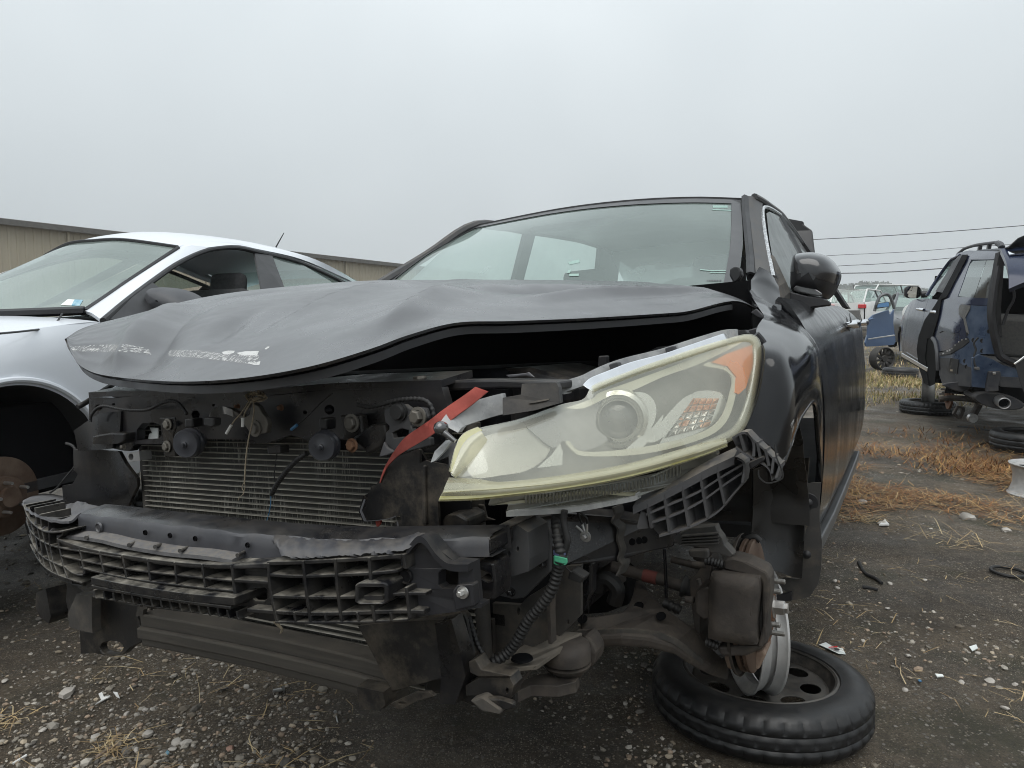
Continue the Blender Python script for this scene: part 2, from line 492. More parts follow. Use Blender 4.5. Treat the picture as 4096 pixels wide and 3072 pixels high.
mk('silver_paint', (.66, .69, .73), (.70, .73, .77), rough=.28, metal=.05, scale=3, coat=.3)
mk('white_paint', (.62, .63, .62), (.68, .69, .68), rough=.3, scale=3, coat=.4, dust=.12)
mk('trim_black', (.010, .010, .0115), (.017, .017, .019), rough=.4, r2=.55, scale=8, bump=.05)
mk('mirror_grey', (.05, .052, .058), (.065, .067, .072), rough=.55, scale=12, bump=.1, bscale=300)
mk('suv_blue', (.012, .018, .042), (.018, .026, .056), rough=.12, r2=.2, metal=.1, scale=4)
mk('suv_bare', (.022, .042, .085), (.08, .11, .165), rough=.25, r2=.45, metal=.3, scale=7, detail=8, dust=.45, dustc=(.15, .14, .13))
mk('suv_grime', (.025, .029, .038), (.06, .06, .062), rough=.5, r2=.7, metal=.2, scale=11, detail=8, dust=.7, dustc=(.13, .11, .09))
mk('suv_glare', (.10, .13, .19), (.20, .24, .29), rough=.25, r2=.4, metal=.4, scale=9)
mk('car_blue', (.045, .085, .17), (.055, .10, .19), rough=.25, metal=.3, scale=3, coat=.4)
mk('car_grey', (.10, .105, .11), (.13, .135, .14), rough=.3, metal=.4, scale=3, coat=.3)
mk('tail_red', (.42, .015, .02), (.5, .03, .03), rough=.15, scale=10)
mk('beige_metal', (.36, .315, .235), (.41, .365, .28), rough=.6, scale=.7, streak=(2, 2, .15))
mk('eave_dark', (.09, .085, .078), (.12, .115, .105), rough=.6)
mk('wire_dark', (.06, .062, .065), rough=.7)
mk('tan_vent', (.22, .19, .15), (.3, .26, .2), rough=.8)
mk('cloth_grey', (.10, .10, .10), (.14, .138, .13), rough=.95, scale=50)
mk('mirror_glass', (.75, .78, .78), rough=.03, metal=1.0)
mk('lens_blue', (.10, .22, .42), (.14, .28, .48), rough=.08, metal=.6)
mk('straw', (.30, .20, .085), (.44, .31, .15), rough=.8, scale=3, lo=.3, hi=.7)
mk('straw_red', (.16, .075, .03), (.30, .17, .07), rough=.85, scale=3, lo=.3, hi=.7)
mk('grass', (.10, .12, .035), (.26, .22, .09), rough=.8, scale=1.5, lo=.3, hi=.7)
mk('stone', (.17, .155, .135), (.36, .34, .31), rough=.85, scale=6, detail=2, bump=.4, bscale=60)
mk('stone_pale', (.30, .28, .25), (.44, .41, .37), rough=.85, scale=9, bump=.4, bscale=70)
mk('stone_brown', (.16, .085, .06), (.24, .15, .115), rough=.85, scale=30, bump=.5, bscale=90)
mk('stone_red', (.25, .14, .10), (.34, .22, .17), rough=.85, scale=20, bump=.4, bscale=90)
mk('twig', (.06, .045, .03), (.11, .085, .06), rough=.9, scale=30, bump=.4)
mk('leafmass', (.028, .042, .018), (.055, .075, .032), rough=.9, scale=.4)
mkglass('windshield', (.70, .83, .79), .32, (.46, .55, .52), var=.4, hz_scale=1.6)
mkglass('fog_window', (.8, .88, .86), .8, (.85, .9, .88), var=.15, hz_scale=3, tl=.8)
mkglass('wet_window', (.45, .47, .47), .78, (.26, .265, .27), var=.25, hz_scale=9, fk=.45)
mkglass('dark_window', (.25, .26, .27), .25, (.16, .16, .165), var=.3)
mkglass('smoke_window', (.2, .2, .2), .45, (.13, .125, .12), var=.2)
mkglass('green_window', (.42, .52, .49), .18, (.30, .36, .34), var=.3, fk=.8)
mkglass('clear_window', (.80, .9, .87), .16, (.5, .58, .56), var=.4)
def lens_mat():
    m = mkglass('lamp_lens', (.94, .937, .89), .27, (.78, .77, .66), var=.7, hz_scale=4, rough=.08)
    return m
lens_mat()
mkglass('lens_edge', (.92, .9, .80), .34, (.74, .715, .55), var=.3, hz_scale=7, rough=.08)
mkglass('lens_olive', (.85, .82, .55), .6, (.52, .49, .22), var=.4, hz_scale=14, rough=.12)
mkglass('skirt_plastic', (.7, .7, .66), .6, (.2, .195, .175), var=.4, hz_scale=14, rough=.2)
# ribbed strap weave
def strap():
    m = MAT['strap_red']; n, l = m.node_tree.nodes, m.node_tree.links
    uv = n.new('ShaderNodeUVMap'); wv = n.new('ShaderNodeTexWave'); wv.wave_type = 'BANDS'; wv.bands_direction = 'X'
    wv.inputs['Scale'].default_value = 18; l.new(uv.outputs[0], wv.inputs['Vector'])
    bp = n.new('ShaderNodeBump'); bp.inputs['Strength'].default_value = .8; bp.inputs['Distance'].default_value = .003
    l.new(wv.outputs['Fac'], bp.inputs['Height']); l.new(bp.outputs['Normal'], n['Principled BSDF'].inputs['Normal'])
strap()
# ================================================================== ground
def gnoise(x, y):
    h = .022 * noise.noise(V((x * .9, y * .9, 0))) + .014 * noise.noise(V((x * 2.7, y * 2.7, 3)))
    h += .010 * noise.noise(V((x * 8, y * 8, 5))) + .005 * noise.noise(V((x * 23, y * 23, 8)))
    f = max(0.0, 1 - math.hypot(x, y) / 40)
    up = max(0.0, y - 10.0) * .022           # the yard climbs gently away from the camera
    return h * (.35 + .65 * f) - .01 + min(up, 1.1)
def ground_mat():
    m = bpy.data.materials.new('soil'); m.use_nodes = True
    n, l = m.node_tree.nodes, m.node_tree.links
    b = n['Principled BSDF']
    ge = n.new('ShaderNodeNewGeometry')
    def no(scale, detail=6, rough=.6):
        t = n.new('ShaderNodeTexNoise'); t.inputs['Scale'].default_value = scale; t.inputs['Detail'].default_value = detail; t.inputs['Roughness'].default_value = rough
        l.new(ge.outputs['Position'], t.inputs['Vector']); return t.outputs['Fac']
    def rng(s, a, b_, lo=0, hi=1):
        r = n.new('ShaderNodeMapRange'); r.inputs['From Min'].default_value = a; r.inputs['From Max'].default_value = b_
        r.inputs['To Min'].default_value = lo; r.inputs['To Max'].default_value = hi; l.new(s, r.inputs['Value']); return r.outputs['Result']
    def mix(f, a, c):
        x = n.new('ShaderNodeMix'); x.data_type = 'RGBA'; l.new(f, x.inputs['Factor'])
        for s, v in (('A', a), ('B', c)):
            if isinstance(v, tuple): x.inputs[s].default_value = (*v, 1)
            else: l.new(v, x.inputs[s])
        return x.outputs['Result']
    c = mix(rng(no(1.1, 8, .65), .36, .62), (.072, .053, .034), (.19, .148, .10))
    c = mix(rng(no(7, 8, .7), .44, .66, 0, .7), c, (.034, .027, .019))
    c = mix(rng(no(40, 6, .7), .50, .64, 0, .65), c, (.24, .195, .14))
    c = mix(rng(no(2.3, 6), .52, .64, 0, .7), c, (.035, .038, .013))
    c = mix(rng(no(.8, 5), .50, .62, 0, .65), c, (.026, .021, .0155))
    hs = []
    def pebbles(c, scale, thr, kmin, dens, ca, cb):
        vo = n.new('ShaderNodeTexVoronoi'); vo.inputs['Scale'].default_value = scale; l.new(ge.outputs['Position'], vo.inputs['Vector'])
        pc = n.new('ShaderNodeSeparateColor'); l.new(vo.outputs['Color'], pc.inputs[0])
        peb = rng(vo.outputs['Distance'], thr * .75, thr, 1, 0)
        keep = rng(pc.outputs[0], kmin, kmin + .04)
        area = rng(no(dens, 4), .40, .56, .12, 1)
        m1 = n.new('ShaderNodeMath'); m1.operation = 'MULTIPLY'; l.new(peb, m1.inputs[0]); l.new(keep, m1.inputs[1])
        m2 = n.new('ShaderNodeMath'); m2.operation = 'MULTIPLY'; l.new(m1.outputs[0], m2.inputs[0]); l.new(area, m2.inputs[1])
        hs.append((m2.outputs[0], 14.0 / scale))
        return mix(m2.outputs[0], c, mix(pc.outputs[1], ca, cb))
    c = mix(rng(no(160, 4, .8), .44, .60, 0, .75), c, (.024, .019, .0135))
    c = pebbles(c, 210, .42, .50, 2.0, (.10, .084, .06), (.34, .29, .22))
    c = pebbles(c, 110, .40, .55, 1.4, (.09, .076, .056), (.38, .33, .26))
    c = pebbles(c, 52, .34, .68, 1.1, (.11, .098, .082), (.36, .33, .29))
    l.new(c, b.inputs['Base Color'])
    l.new(rng(no(1.7, 4), .35, .6, .38, .88), b.inputs['Roughness'])
    bp = n.new('ShaderNodeBump'); bp.inputs['Strength'].default_value = 1.0; bp.inputs['Distance'].default_value = .02
    acc = no(70, 8, .8)
    for sk_, k_ in hs:
        mm = n.new('ShaderNodeMath'); mm.operation = 'MULTIPLY_ADD'; l.new(sk_, mm.inputs[0]); mm.inputs[1].default_value = k_; l.new(acc, mm.inputs[2]); acc = mm.outputs[0]
    ad = mm
    l.new(ad.outputs[0], bp.inputs['Height']); l.new(bp.outputs['Normal'], b.inputs['Normal'])
    MAT['soil'] = m
ground_mat()
# one sheet: fine polar cells near the camera, coarser to the horizon
rows = []
NR, NA = 300, 420
for j in range(NR):
    r = .5 * (480 / .5) ** (j / (NR - 1))
    row = []
    for i in range(NA + 1):
        u = i / NA * 2 - 1
        a = PI * (.36 * u + .64 * u ** 5)
        x, y = r * math.sin(a), r * math.cos(a)
        row.append(V((x, y, gnoise(x, y))))
    rows.append(row)
mb = MB().grid(rows)
o0 = len(mb.v); mb.v.append((0, 0, -.01))
for i in range(NA): mb.f.append((o0, i, i + 1)); mb.mi.append(0)
ground = struct(mb.build('ground', 'soil', angle=180))
def gz(x, y): return gnoise(x, y)
# ------------------------------------------------------------------ gravel, stones, straw
def attr_mat(name, rough=.85):
    m = bpy.data.materials.new(name); m.use_nodes = True
    n, l = m.node_tree.nodes, m.node_tree.links
    at = n.new('ShaderNodeAttribute'); at.attribute_name = 'tint'
    l.new(at.outputs['Color'], n['Principled BSDF'].inputs['Base Color'])
    n['Principled BSDF'].inputs['Roughness'].default_value = rough
    n['Principled BSDF'].inputs['Specular IOR Level'].default_value = .3
    MAT[name] = m
attr_mat('tinted'); attr_mat('tinted_straw', .7)
def ico(sub):
    bm = bmesh.new(); bmesh.ops.create_icosphere(bm, subdivisions=sub, radius=1)
    v = [x.co.copy() for x in bm.verts]; f = [tuple(y.index for y in x.verts) for x in bm.faces]; bm.free()
    return v, f
ICO = {1: ico(1), 2: ico(2)}
def stone_geo(rng, size, sub):
    v, f = ICO[sub]
    sx, sy, sz = rng.uniform(.7, 1.3), rng.uniform(.6, 1.1), rng.uniform(.35, .75)
    R = Matrix.Rotation(rng.uniform(0, 6.3), 3, 'Z') @ Matrix.Rotation(rng.uniform(-.4, .4), 3, 'X')
    o = V((rng.random() * 50, rng.random() * 50, 0))
    out = []
    for p in v:
        k = 1 + .35 * noise.noise(p * 1.3 + o) + .12 * noise.noise(p * 3.1 + o)
        out.append(R @ V((p.x * sx * k, p.y * sy * k, p.z * sz * k)) * size)
    return out, f
def tint_mesh(o, cols):
    ca = o.data.color_attributes.new('tint', 'FLOAT_COLOR', 'POINT')
    ca.data.foreach_set('color', [x for c in cols for x in (*c, 1.0)])
rg = random.Random(11)
STC = [(.34, .31, .26), (.26, .235, .195), (.42, .39, .34), (.20, .172, .135), (.32, .245, .18), (.17, .155, .135), (.38, .32, .24)]
def blocked(x, y):      # feet of standing things: no loose stones through them
    return math.hypot(x - .77, y - 2.12) < .345 or math.hypot(x - 5.45, y - 9.25) < .34
mb, cols = MB(), []
cnt = 0
while cnt < 13000:
    px, py = rg.uniform(-150, 4250), 1283 + (3180 - 1283) * rg.random() ** .8
    if py < 1560: continue
    g = G((px, py))
    d = noise.noise(V((g.x * 1.3, g.y * 1.3, 9))) + (.35 if px < 1300 else 0)
    if rg.random() > .30 + 1.2 * d: continue
    if 1500 < px < 2500 and rg.random() < .75: continue
    if blocked(g.x, g.y): continue
    s = .0022 + .0085 * rg.random() ** 4
    if rg.random() < .05: s *= 1.9
    if g.y > 5: s *= 1.6
    v, f = stone_geo(rg, s, 1)
    c = V((g.x, g.y, gz(g.x, g.y) + s * .18))
    mb.add([p + c for p in v], f)
    col = rg.choice(STC); k = rg.uniform(.55, 1.05)
    cols += [tuple(x * k for x in col)] * len(v)
    cnt += 1
gravel = mb.build('gravel', 'tinted', smooth=False, kind='stuff', fixn=False)
tint_mesh(gravel, cols)
gravel['label'] = 'small mixed gravel scattered over the dark dirt'; gravel['category'] = 'gravel'
def stone_at(p, rpx, mat, label, name='stone', group=None, cat='stone', flat=1.0):
    g = G(p); r = rpx * g.y / FPX
    v, f = stone_geo(rg, r, 2)
    o = MB().add([V((q.x, q.y, q.z * flat)) for q in v], f).build(name, mat, angle=30, fixn=False)
    o.location = (g.x, g.y, gz(g.x, g.y) + r * .25 * flat)
    tag(o, label, cat, group)
    return o
pale = [(592, 2930, 26), (705, 2960, 24), (745, 2965, 22), (690, 2985, 18), (545, 2985, 14), (270, 2782, 18), (580, 2828, 15), (608, 2825, 16), (505, 2838, 15), (445, 2828, 12), (785, 2580, 22), (1180, 2660, 14), (1240, 2680, 18), (1280, 2692, 16), (1215, 2665, 12), (1255, 2715, 14), (1003, 3042, 19), (712, 2912, 14), (380, 2925, 17), (20, 2722, 16), (170, 2905, 14), (985, 2740, 15), (725, 3060, 22), (775, 2690, 10), (3960, 2722, 18), (3632, 2628, 16), (4060, 2738, 16), (3845, 2730, 13), (4025, 2120, 22), (3530, 2090, 20), (3448, 2008, 15), (3700, 2310, 12), (3560, 2320, 11), (3620, 2760, 15), (4020, 2830, 15), (3340, 2315, 13), (3480, 2860, 10), (3910, 2610, 12), (3550, 2425, 12), (3350, 2340, 10)]
for x, y, r in pale:
    stone_at((x, y), r, 'stone_pale', 'pale grey pebble lying loose on the dark dirt', 'pebble', 'pale pebbles on the dirt')
stone_at((3868, 2072), 30, 'stone', 'rough brownish grey rock at the edge of the dead grass', 'rock')
stone_at((920, 2990), 17, 'stone_red', 'small reddish stone beside a straw clump', 'stone')
def blades(name, n, region, lf, mat_cols, lie, seed, label, cat, curl=.3, dens=None, wid=.0016):
    r = random.Random(seed); mb, cols = MB(), []
    k = 0; tries = 0
    while k < n and tries < n * 30:
        tries += 1
        x, y = region(r)
        if dens and r.random() > dens(x, y): continue
        if blocked(x, y): continue
        L = r.uniform(*lf)
        a = r.uniform(0, 2 * PI); el = r.uniform(*lie)
        d = V((math.cos(a) * math.cos(el), math.sin(a) * math.cos(el), math.sin(el)))
        side = V((-math.sin(a), math.cos(a), 0)) * wid * r.uniform(.7, 1.5)
        bend = V((r.uniform(-1, 1), r.uniform(-1, 1), -r.uniform(0, 1))) * L * curl
        z0 = gz(x, y) + r.uniform(.0, .02 if lie[0] < .3 else 0)
        p0 = V((x, y, z0)); p1 = p0 + d * L * .55; p2 = p0 + d * L + bend * .6
        p2.z = max(p2.z, gz(p2.x, p2.y) + .003); p1.z = max(p1.z, gz(p1.x, p1.y) + .004)
        mb.add([p0 - side, p0 + side, p1 + side * .9, p1 - side * .9, p2], [(0, 1, 2, 3), (3, 2, 4)])
        c = r.choice(mat_cols); q = r.uniform(.7, 1.15)
        cols += [tuple(v * q for v in c)] * 5
        k += 1
    o = mb.build(name, 'tinted_straw', smooth=False, kind='stuff', fixn=False)
    tint_mesh(o, cols)
    tag(o, label, cat)
    return o
def reg(poly, warp=1.0):
    def f(r):
        (x0, y0), (x1, y1) = poly
        t = r.random() ** warp
        return G((r.uniform(x0, x1), lerp(y0, y1, t)))[:2]
    return f
STR = [(.44, .33, .17), (.52, .42, .25), (.33, .23, .12), (.40, .29, .15)]
RED = [(.22, .095, .036), (.30, .15, .058), (.17, .078, .034), (.40, .25, .10)]
GRN = [(.20, .20, .06), (.32, .28, .10), (.14, .16, .05), (.42, .34, .14)]
dn = lambda s, o, b: (lambda x, y: b + 1.4 * noise.noise(V((x * s, y * s, o))))
blades('dead_grass', 6500, reg(((3250, 1720), (4300, 2110))), (.05, .20), STR[2:] + RED + RED, (.0, .35), 1, 'trampled straw and rust red dead grass beside the black sedan', 'dead grass', .35, lambda x, y: max(0, 1.15 - abs(y - 5.6) / 1.6) * (.45 + 1.5 * noise.noise(V((x * 1.4, y * 1.4, 1)))), .0018)
blades('dead_grass', 1500, reg(((3450, 1720), (4160, 1900))), (.05, .16), RED, (.1, .9), 2, 'low rust coloured dead grass in front of the blue wreck', 'dead grass', .3, dn(1.2, 4, .5), .0025)
blades('grass', 6500, reg(((3250, 1462), (3950, 1640))), (.05, .17), GRN + STR, (.3, 1.45), 3, 'yellow green grass around the loose black rim', 'grass', .4, lambda x, y: max(0, 1.1 - abs(y - 13.2) / 3.4) * (.55 + 1.2 * noise.noise(V((x * .8, y * .8, 6)))), .0035)
blades('grass', 1500, reg(((3380, 1400), (4200, 1500))), (.06, .2), GRN + STR, (.5, 1.4), 4, 'far strip of rough grass under the distant wrecks', 'grass', .3, None, .006)
blades('straw', 170, reg(((-100, 2250), (1500, 3100))), (.03, .16), STR, (.0, .25), 5, 'loose dry straw scattered on the dirt before the bumper', 'straw', .4, dn(2.2, 3, .25), .0012)
blades('straw', 130, reg(((3250, 2050), (4150, 3050))), (.03, .14), STR, (.0, .25), 6, 'thin straw bits strewn right of the lying tyre', 'straw', .4, dn(2, 8, .15), .0012)
def clump(px, n, rad, lf, seed, label, lie=(.0, .3)):
    g = G(px)
    return blades('straw_clump', n, lambda r: (g.x + r.gauss(0, rad), g.y + r.gauss(0, rad * .8)), lf, STR, lie, seed, label, 'straw', .35, None, .0013)
clump((430, 2965), 50, .035, (.03, .10), 21, 'small clump of dry straw with a twig on the gravel')
clump((25, 2880), 30, .03, (.04, .10), 22, 'straw tuft at the gravel edge below the silver car')
clump((1130, 3050), 14, .05, (.05, .14), 23, 'wispy straw tuft on mud below the bumper')
clump((3440, 2070), 60, .06, (.06, .22), 24, 'sprawling straw tuft near the dented doors')
clump((3850, 2170), 40, .08, (.08, .3), 25, 'long straw stems lying past the dead grass')
def twig(name, pts, r, mat, label, cat):
    P = [G(p) for p in pts]
    P = cr([V((p.x, p.y, gz(p.x, p.y) + r * .9)) for p in P], 4)
    return tag(MB().tube(P, r, 7).build(name, mat), label, cat)
mk('twig_pale', (.20, .15, .11), (.28, .22, .17), rough=.9, scale=40)
twig('stick', [(385, 3010), (440, 2975), (500, 2945)], .0055, 'twig_pale', 'short pale stick lying in the straw clump', 'stick')
twig('hose_piece', [(3435, 2240), (3460, 2285), (3500, 2305), (3528, 2322)], .008, 'rubber', 'bent black hose scrap on the dirt beyond the wheel', 'hose')
twig('hose_piece', [(3450, 2338), (3480, 2342), (3512, 2348)], .008, 'rubber', 'straight short black hose scrap lying on dirt', 'hose')
twig('white_stick', [(50, 3028), (75, 3015), (105, 3000)], .004, 'white_plastic', 'thin white plastic stick on the dirt', 'stick')
twig('root', [(595, 2495), (640, 2560), (690, 2610), (695, 2630)], .004, 'twig', 'dead dark root poking up beside the lower bar', 'root')
twig('rod', [(3800, 1880), (3900, 1775 + 8), (3990, 1765), (4030, 1782), (4096, 1780)], .012, 'twig', 'long thin dirty rod lying under the blue wreck', 'rod')
twig('wire', [(4000, 1730), (3900, 1712), (3830, 1705)], .008, 'wire_dark', 'dark cable trailing under the exhaust muffler', 'cable')
def scrap(name, pts, mat, label, cat, th=.003, z=.004):
    P = [G(p) for p in pts]
    P = [V((p.x, p.y, gz(p.x, p.y) + z + .006 * rg.random())) for p in P]
    return tag(MB().prism(P, V((0, 0, th))).build(name, mat, smooth=False), label, cat)
R8 = lambda *a: Z('R8', *a)
scrap('flat_stone', R8((325, 1225), (360, 1195), (415, 1182), (400, 1215), (350, 1237)), 'stone_pale', 'flat sharp edged pale slab on the gravel', 'stone', .012)
scrap('plastic_scrap', R8((525, 1275), (560, 1245), (545, 1215), (565, 1210), (575, 1238), (610, 1225), (605, 1240)), 'white_plastic', 'twisted torn white plastic scrap on gravel', 'plastic scrap')
scrap('plastic_scrap', R8((625, 1205), (650, 1212), (662, 1235), (645, 1232)), 'white_plastic', 'small curled white plastic flake on gravel', 'plastic scrap')
scrap('blue_scrap', R8((915, 1535), (925, 1518), (938, 1525), (930, 1548)), 'sticker_blue', 'tiny blue plastic bit among pale pebbles', 'plastic scrap')
scrap('blue_scrap', Z('S2', (708, 1292), (716, 1287), (726, 1296), (714, 1302)), 'wire_blue', 'bright blue plastic speck right of the tyre', 'plastic scrap')
scrap('metal_scrap', R8((1190, 1180), (1250, 1170), (1265, 1182), (1215, 1196)), 'flap', 'dull dark sheet scrap flat on the gravel', 'metal scrap')
scrap('white_shard', Z('S2', (545, 633), (570, 608), (588, 632)), 'white_plastic', 'white triangular shard near the dented doors', 'plastic scrap', .008)
scrap('white_shard', Z('S2', (925, 1150), (955, 1140), (962, 1158), (938, 1168)), 'sticker_white', 'pale flat shard alone on open dirt', 'plastic scrap')
scrap('white_shard', Z('S2', (780, 1275), (812, 1272), (818, 1280), (790, 1284)), 'sticker_white', 'thin white sliver next to a blue speck', 'plastic scrap')
cardp = Z('S2', (292, 1138), (320, 1132), (345, 1150), (392, 1160), (404, 1178), (372, 1184), (340, 1172))
card = scrap('torn_label', cardp, 'sticker_white', 'torn white card with red print behind the lying tyre', 'card', .0015)
g0 = [G(p) for p in Z('S2', (330, 1158), (368, 1155), (370, 1160), (332, 1164))]
MB().add([V((p.x, p.y, gz(p.x, p.y) + .0135)) for p in g0], [(0, 1, 2, 3)]).build('red_print', 'tail_red', card, smooth=False)
gq = G(Z('S2', (366, 1168))[0]); MB().lathe([(0, .0005), (.010, .0005)], (gq.x, gq.y, gz(gq.x, gq.y) + .0135), (0, 0, 1), 14).build('hole', 'print_black', card)
def boltg(p, q, label, r=.006):
    a, b = G(p), G(q); a.z, b.z = gz(a.x, a.y) + r, gz(b.x, b.y) + r
    d = (b - a).normalized(); mb = MB().tube([a, b], r * .6, 10); hexbolt(mb, b, d, r * 1.3, .006, False)
    return tag(mb.build('bolt', 'zinc', angle=30), label, 'bolt')
boltg(R8((1510, 1205))[0], R8((1560, 1192))[0], 'grey steel bolt lying on dirt below the lower bar', .009)
boltg(R8((1868, 1385))[0], R8((1855, 1335))[0], 'thin shiny screw standing out on dark mud', .004)
gr = G(Z('S2', (1090, 836))[0]); MB_ = MB().lathe([(.07 + .008 * math.cos(a), .008 * math.sin(a)) for a in [k * PI / 4 for k in range(9)]], (gr.x, gr.y, gz(gr.x, gr.y) + .008), (0, 0, 1), 32)
tag(MB_.build('rubber_ring', 'rubber'), 'black rubber ring lying flat on open dirt', 'ring')
# ------------------------------------------------------------------ wheel stands: lying tyre with a rim welded upright on it
def tyre_mesh(R, w, n=96):
    """lying tyre, axis z, base at 0"""
    prof = [(R * .68, w * .12), (R * .72, w * .02), (R * .82, -.0), (R * .92, w * .03), (R * .965, w * .10), (R * .985, w * .17), (R * 1.0, w * .24), (R * 1.0, w * .76), (R * .985, w * .83), (R * .965, w * .90), (R * .92, w * .97), (R * .82, w), (R * .72, w * .98), (R * .68, w * .88)]
    mb = MB(); n2 = n * 2
    fine = []
    for (a, h), (b, k) in zip(prof, prof[1:]):
        m = 10 if abs(a - b) < 1e-6 else 2
        for i in range(m): fine.append((lerp(a, b, i / m), lerp(h, k, i / m)))
    fine.append(prof[-1])
    vs, fs = [], []
    for j, (r, h) in enumerate(fine):
        t_ = h / w
        for i in range(n2):
            a = 2 * PI * i / n2
            rr_ = r
            if r > R * .955:
                if abs(t_ - .36) < .025 or abs(t_ - .62) < .025: rr_ -= .006
                elif (t_ < .30 or t_ > .68) and (i % 5 == 0): rr_ -= .005
                elif .4 < t_ < .6 and (i + 2) % 5 == 0: rr_ -= .004
            vs.append(V((rr_ * math.cos(a), rr_ * math.sin(a), h)))
    for j in range(len(fine) - 1):
        for i in range(n2):
            fs.append((j * n2 + i, j * n2 + (i + 1) % n2, (j + 1) * n2 + (i + 1) % n2, (j + 1) * n2 + i))
    return mb.add(vs, fs)
def disc(mb, R, z, nh, hr, hR, th=.004, el=1.0, off=0.0, mi=0):
    out = [V((R * math.cos(a), R * math.sin(a), z)) for a in [2 * PI * k / 48 for k in range(48)]]
    holes = []
    for k in range(nh):
        a = 2 * PI * k / nh + off
        c = V((hR * math.cos(a), hR * math.sin(a), z)); u = V((math.cos(a), math.sin(a), 0)); w = V((-math.sin(a), math.cos(a), 0))
        holes.append([c + u * hr * math.cos(t) + w * hr * el * math.sin(t) for t in [2 * PI * i / 16 for i in range(16)]])
    mb.prism(out, V((0, 0, -th)), holes, mi)
def rim_prof(R, w):
    return [(R, 0), (R * 1.0, .006), (R * .955, .012), (R * .93, .03), (R * .86, w * .35), (R * .86, w * .65), (R * .93, w - .03), (R * .955, w - .012), (R, w - .006), (R, w), (R * .97, w), (R * .92, w - .02), (R * .84, w * .66), (R * .84, w * .34), (R * .92, .02), (R * .97, 0), (R, 0)]
mk('wheel_steel', (.05, .049, .047), (.12, .115, .105), rough=.38, r2=.55, metal=.6, scale=12, bump=.1, dust=.4, dustc=(.14, .11, .085))
mk('wheel_black', (.014, .014, .014), (.03, .027, .025), rough=.5, r2=.7, metal=.2, scale=14, dust=.4)
def wheel_stand(loc, R, w, rimR, label, yawz, tilt=0.0, name='wheel_stand', up_w=.15, off=V((0, 0, 0))):
    root = thing(name, label, 'wheel stand', Matrix.Translation(V(loc)))
    tyre_mesh(R, w).build('tyre', 'tyre', root, angle=40)
    mb = MB(); mb.lathe(rim_prof(R * .70, w * .86), (0, 0, w * .07), (0, 0, 1), 64)
    lr_ = mb.build('wheel_rim', 'wheel_black', root, angle=50)
    MB().lathe([(R * .705, 0), (R * .712, .004), (R * .69, .008), (R * .67, .004)], (0, 0, w * .92), (0, 0, 1), 64).build('rim_lip', 'wheel_steel', lr_)
    mb = MB(); disc(mb, R * .60, w * .74, 8, .030, R * .46, el=1.25, off=.35)
    mb.lathe([(R * .60, w * .74), (R * .64, w * .70), (R * .655, w * .55), (R * .66, w * .3)], (0, 0, 0), (0, 0, 1), 64)
    mb.build('wheel_disc', 'wheel_steel', root, smooth=False, bevel=.002)
    # upright welded rim
    axd = V((math.cos(yawz), math.sin(yawz), tilt)).normalized()
    c = V((0, 0, w * .74 + rimR * .985)) - axd * up_w / 2 + off
    u = MB().lathe(rim_prof(rimR, up_w), c, axd, 64).build('upright_rim', 'wheel_bright', root, angle=50)
    mb = MB(); R_ = axd.to_track_quat('Z', 'Y').to_matrix()
    tmp = MB(); disc(tmp, rimR * .86, up_w * .80, 6, .024, rimR * .62)
    mb.add([c + R_ @ V(p) for p in tmp.v], tmp.f)
    mb.build('upright_disc', 'wheel_black', root, smooth=False)
    MB().tube([c + axd * up_w * .2 + V((0, 0, -rimR)), c + axd * up_w * .8 + V((0, 0, -rimR))], .010, 8).build('weld', 'rust', root)
    return root
mk('wheel_bright', (.42, .42, .415), (.56, .555, .54), rough=.3, r2=.45, metal=.35, scale=10, dust=.35, dustc=(.2, .165, .125))
st1 = wheel_stand((.77, 2.12, gz(.77, 2.12) - .004), .325, .145, .20, 'worn black tyre lying flat with a silver rim welded upright, under the black sedan', 0.0, up_w=.075, off=V((-.042, -.06, 0)))
st1.rotation_euler = (-.06, 0, 0)      # its far side has sunk a little into the soil
# raised characters on the near shoulder of the tyre
def text_mesh(body, size, depth=.0006):
    cu = bpy.data.curves.new('t', 'FONT'); cu.body = body; cu.size = size; cu.extrude = depth; cu.align_x = 'CENTER'
    o = bpy.data.objects.new('t', cu); COL.objects.link(o)
    me = o.evaluated_get(bpy.context.evaluated_depsgraph_get()).to_mesh()
    mb = MB().add([v.co.copy() for v in me.vertices], [tuple(p.vertices) for p in me.polygons])
    o.to_mesh_clear(); bpy.data.objects.remove(o); bpy.data.curves.remove(cu)
    return mb
tm = text_mesh('1621  0', .022, .0008)
out = []
for v in tm.v:
    a = -PI / 2 - .17 + v[0] / .32
    r = .3145 + v[2] + (.003 if v[1] < .01 else 0)
    out.append(((r) * math.cos(a), (r) * math.sin(a), .118 + v[1] * .8 * .5))
tm.v = out
tm.build('sidewall_text', 'rubber', st1, smooth=False, fixn=False)
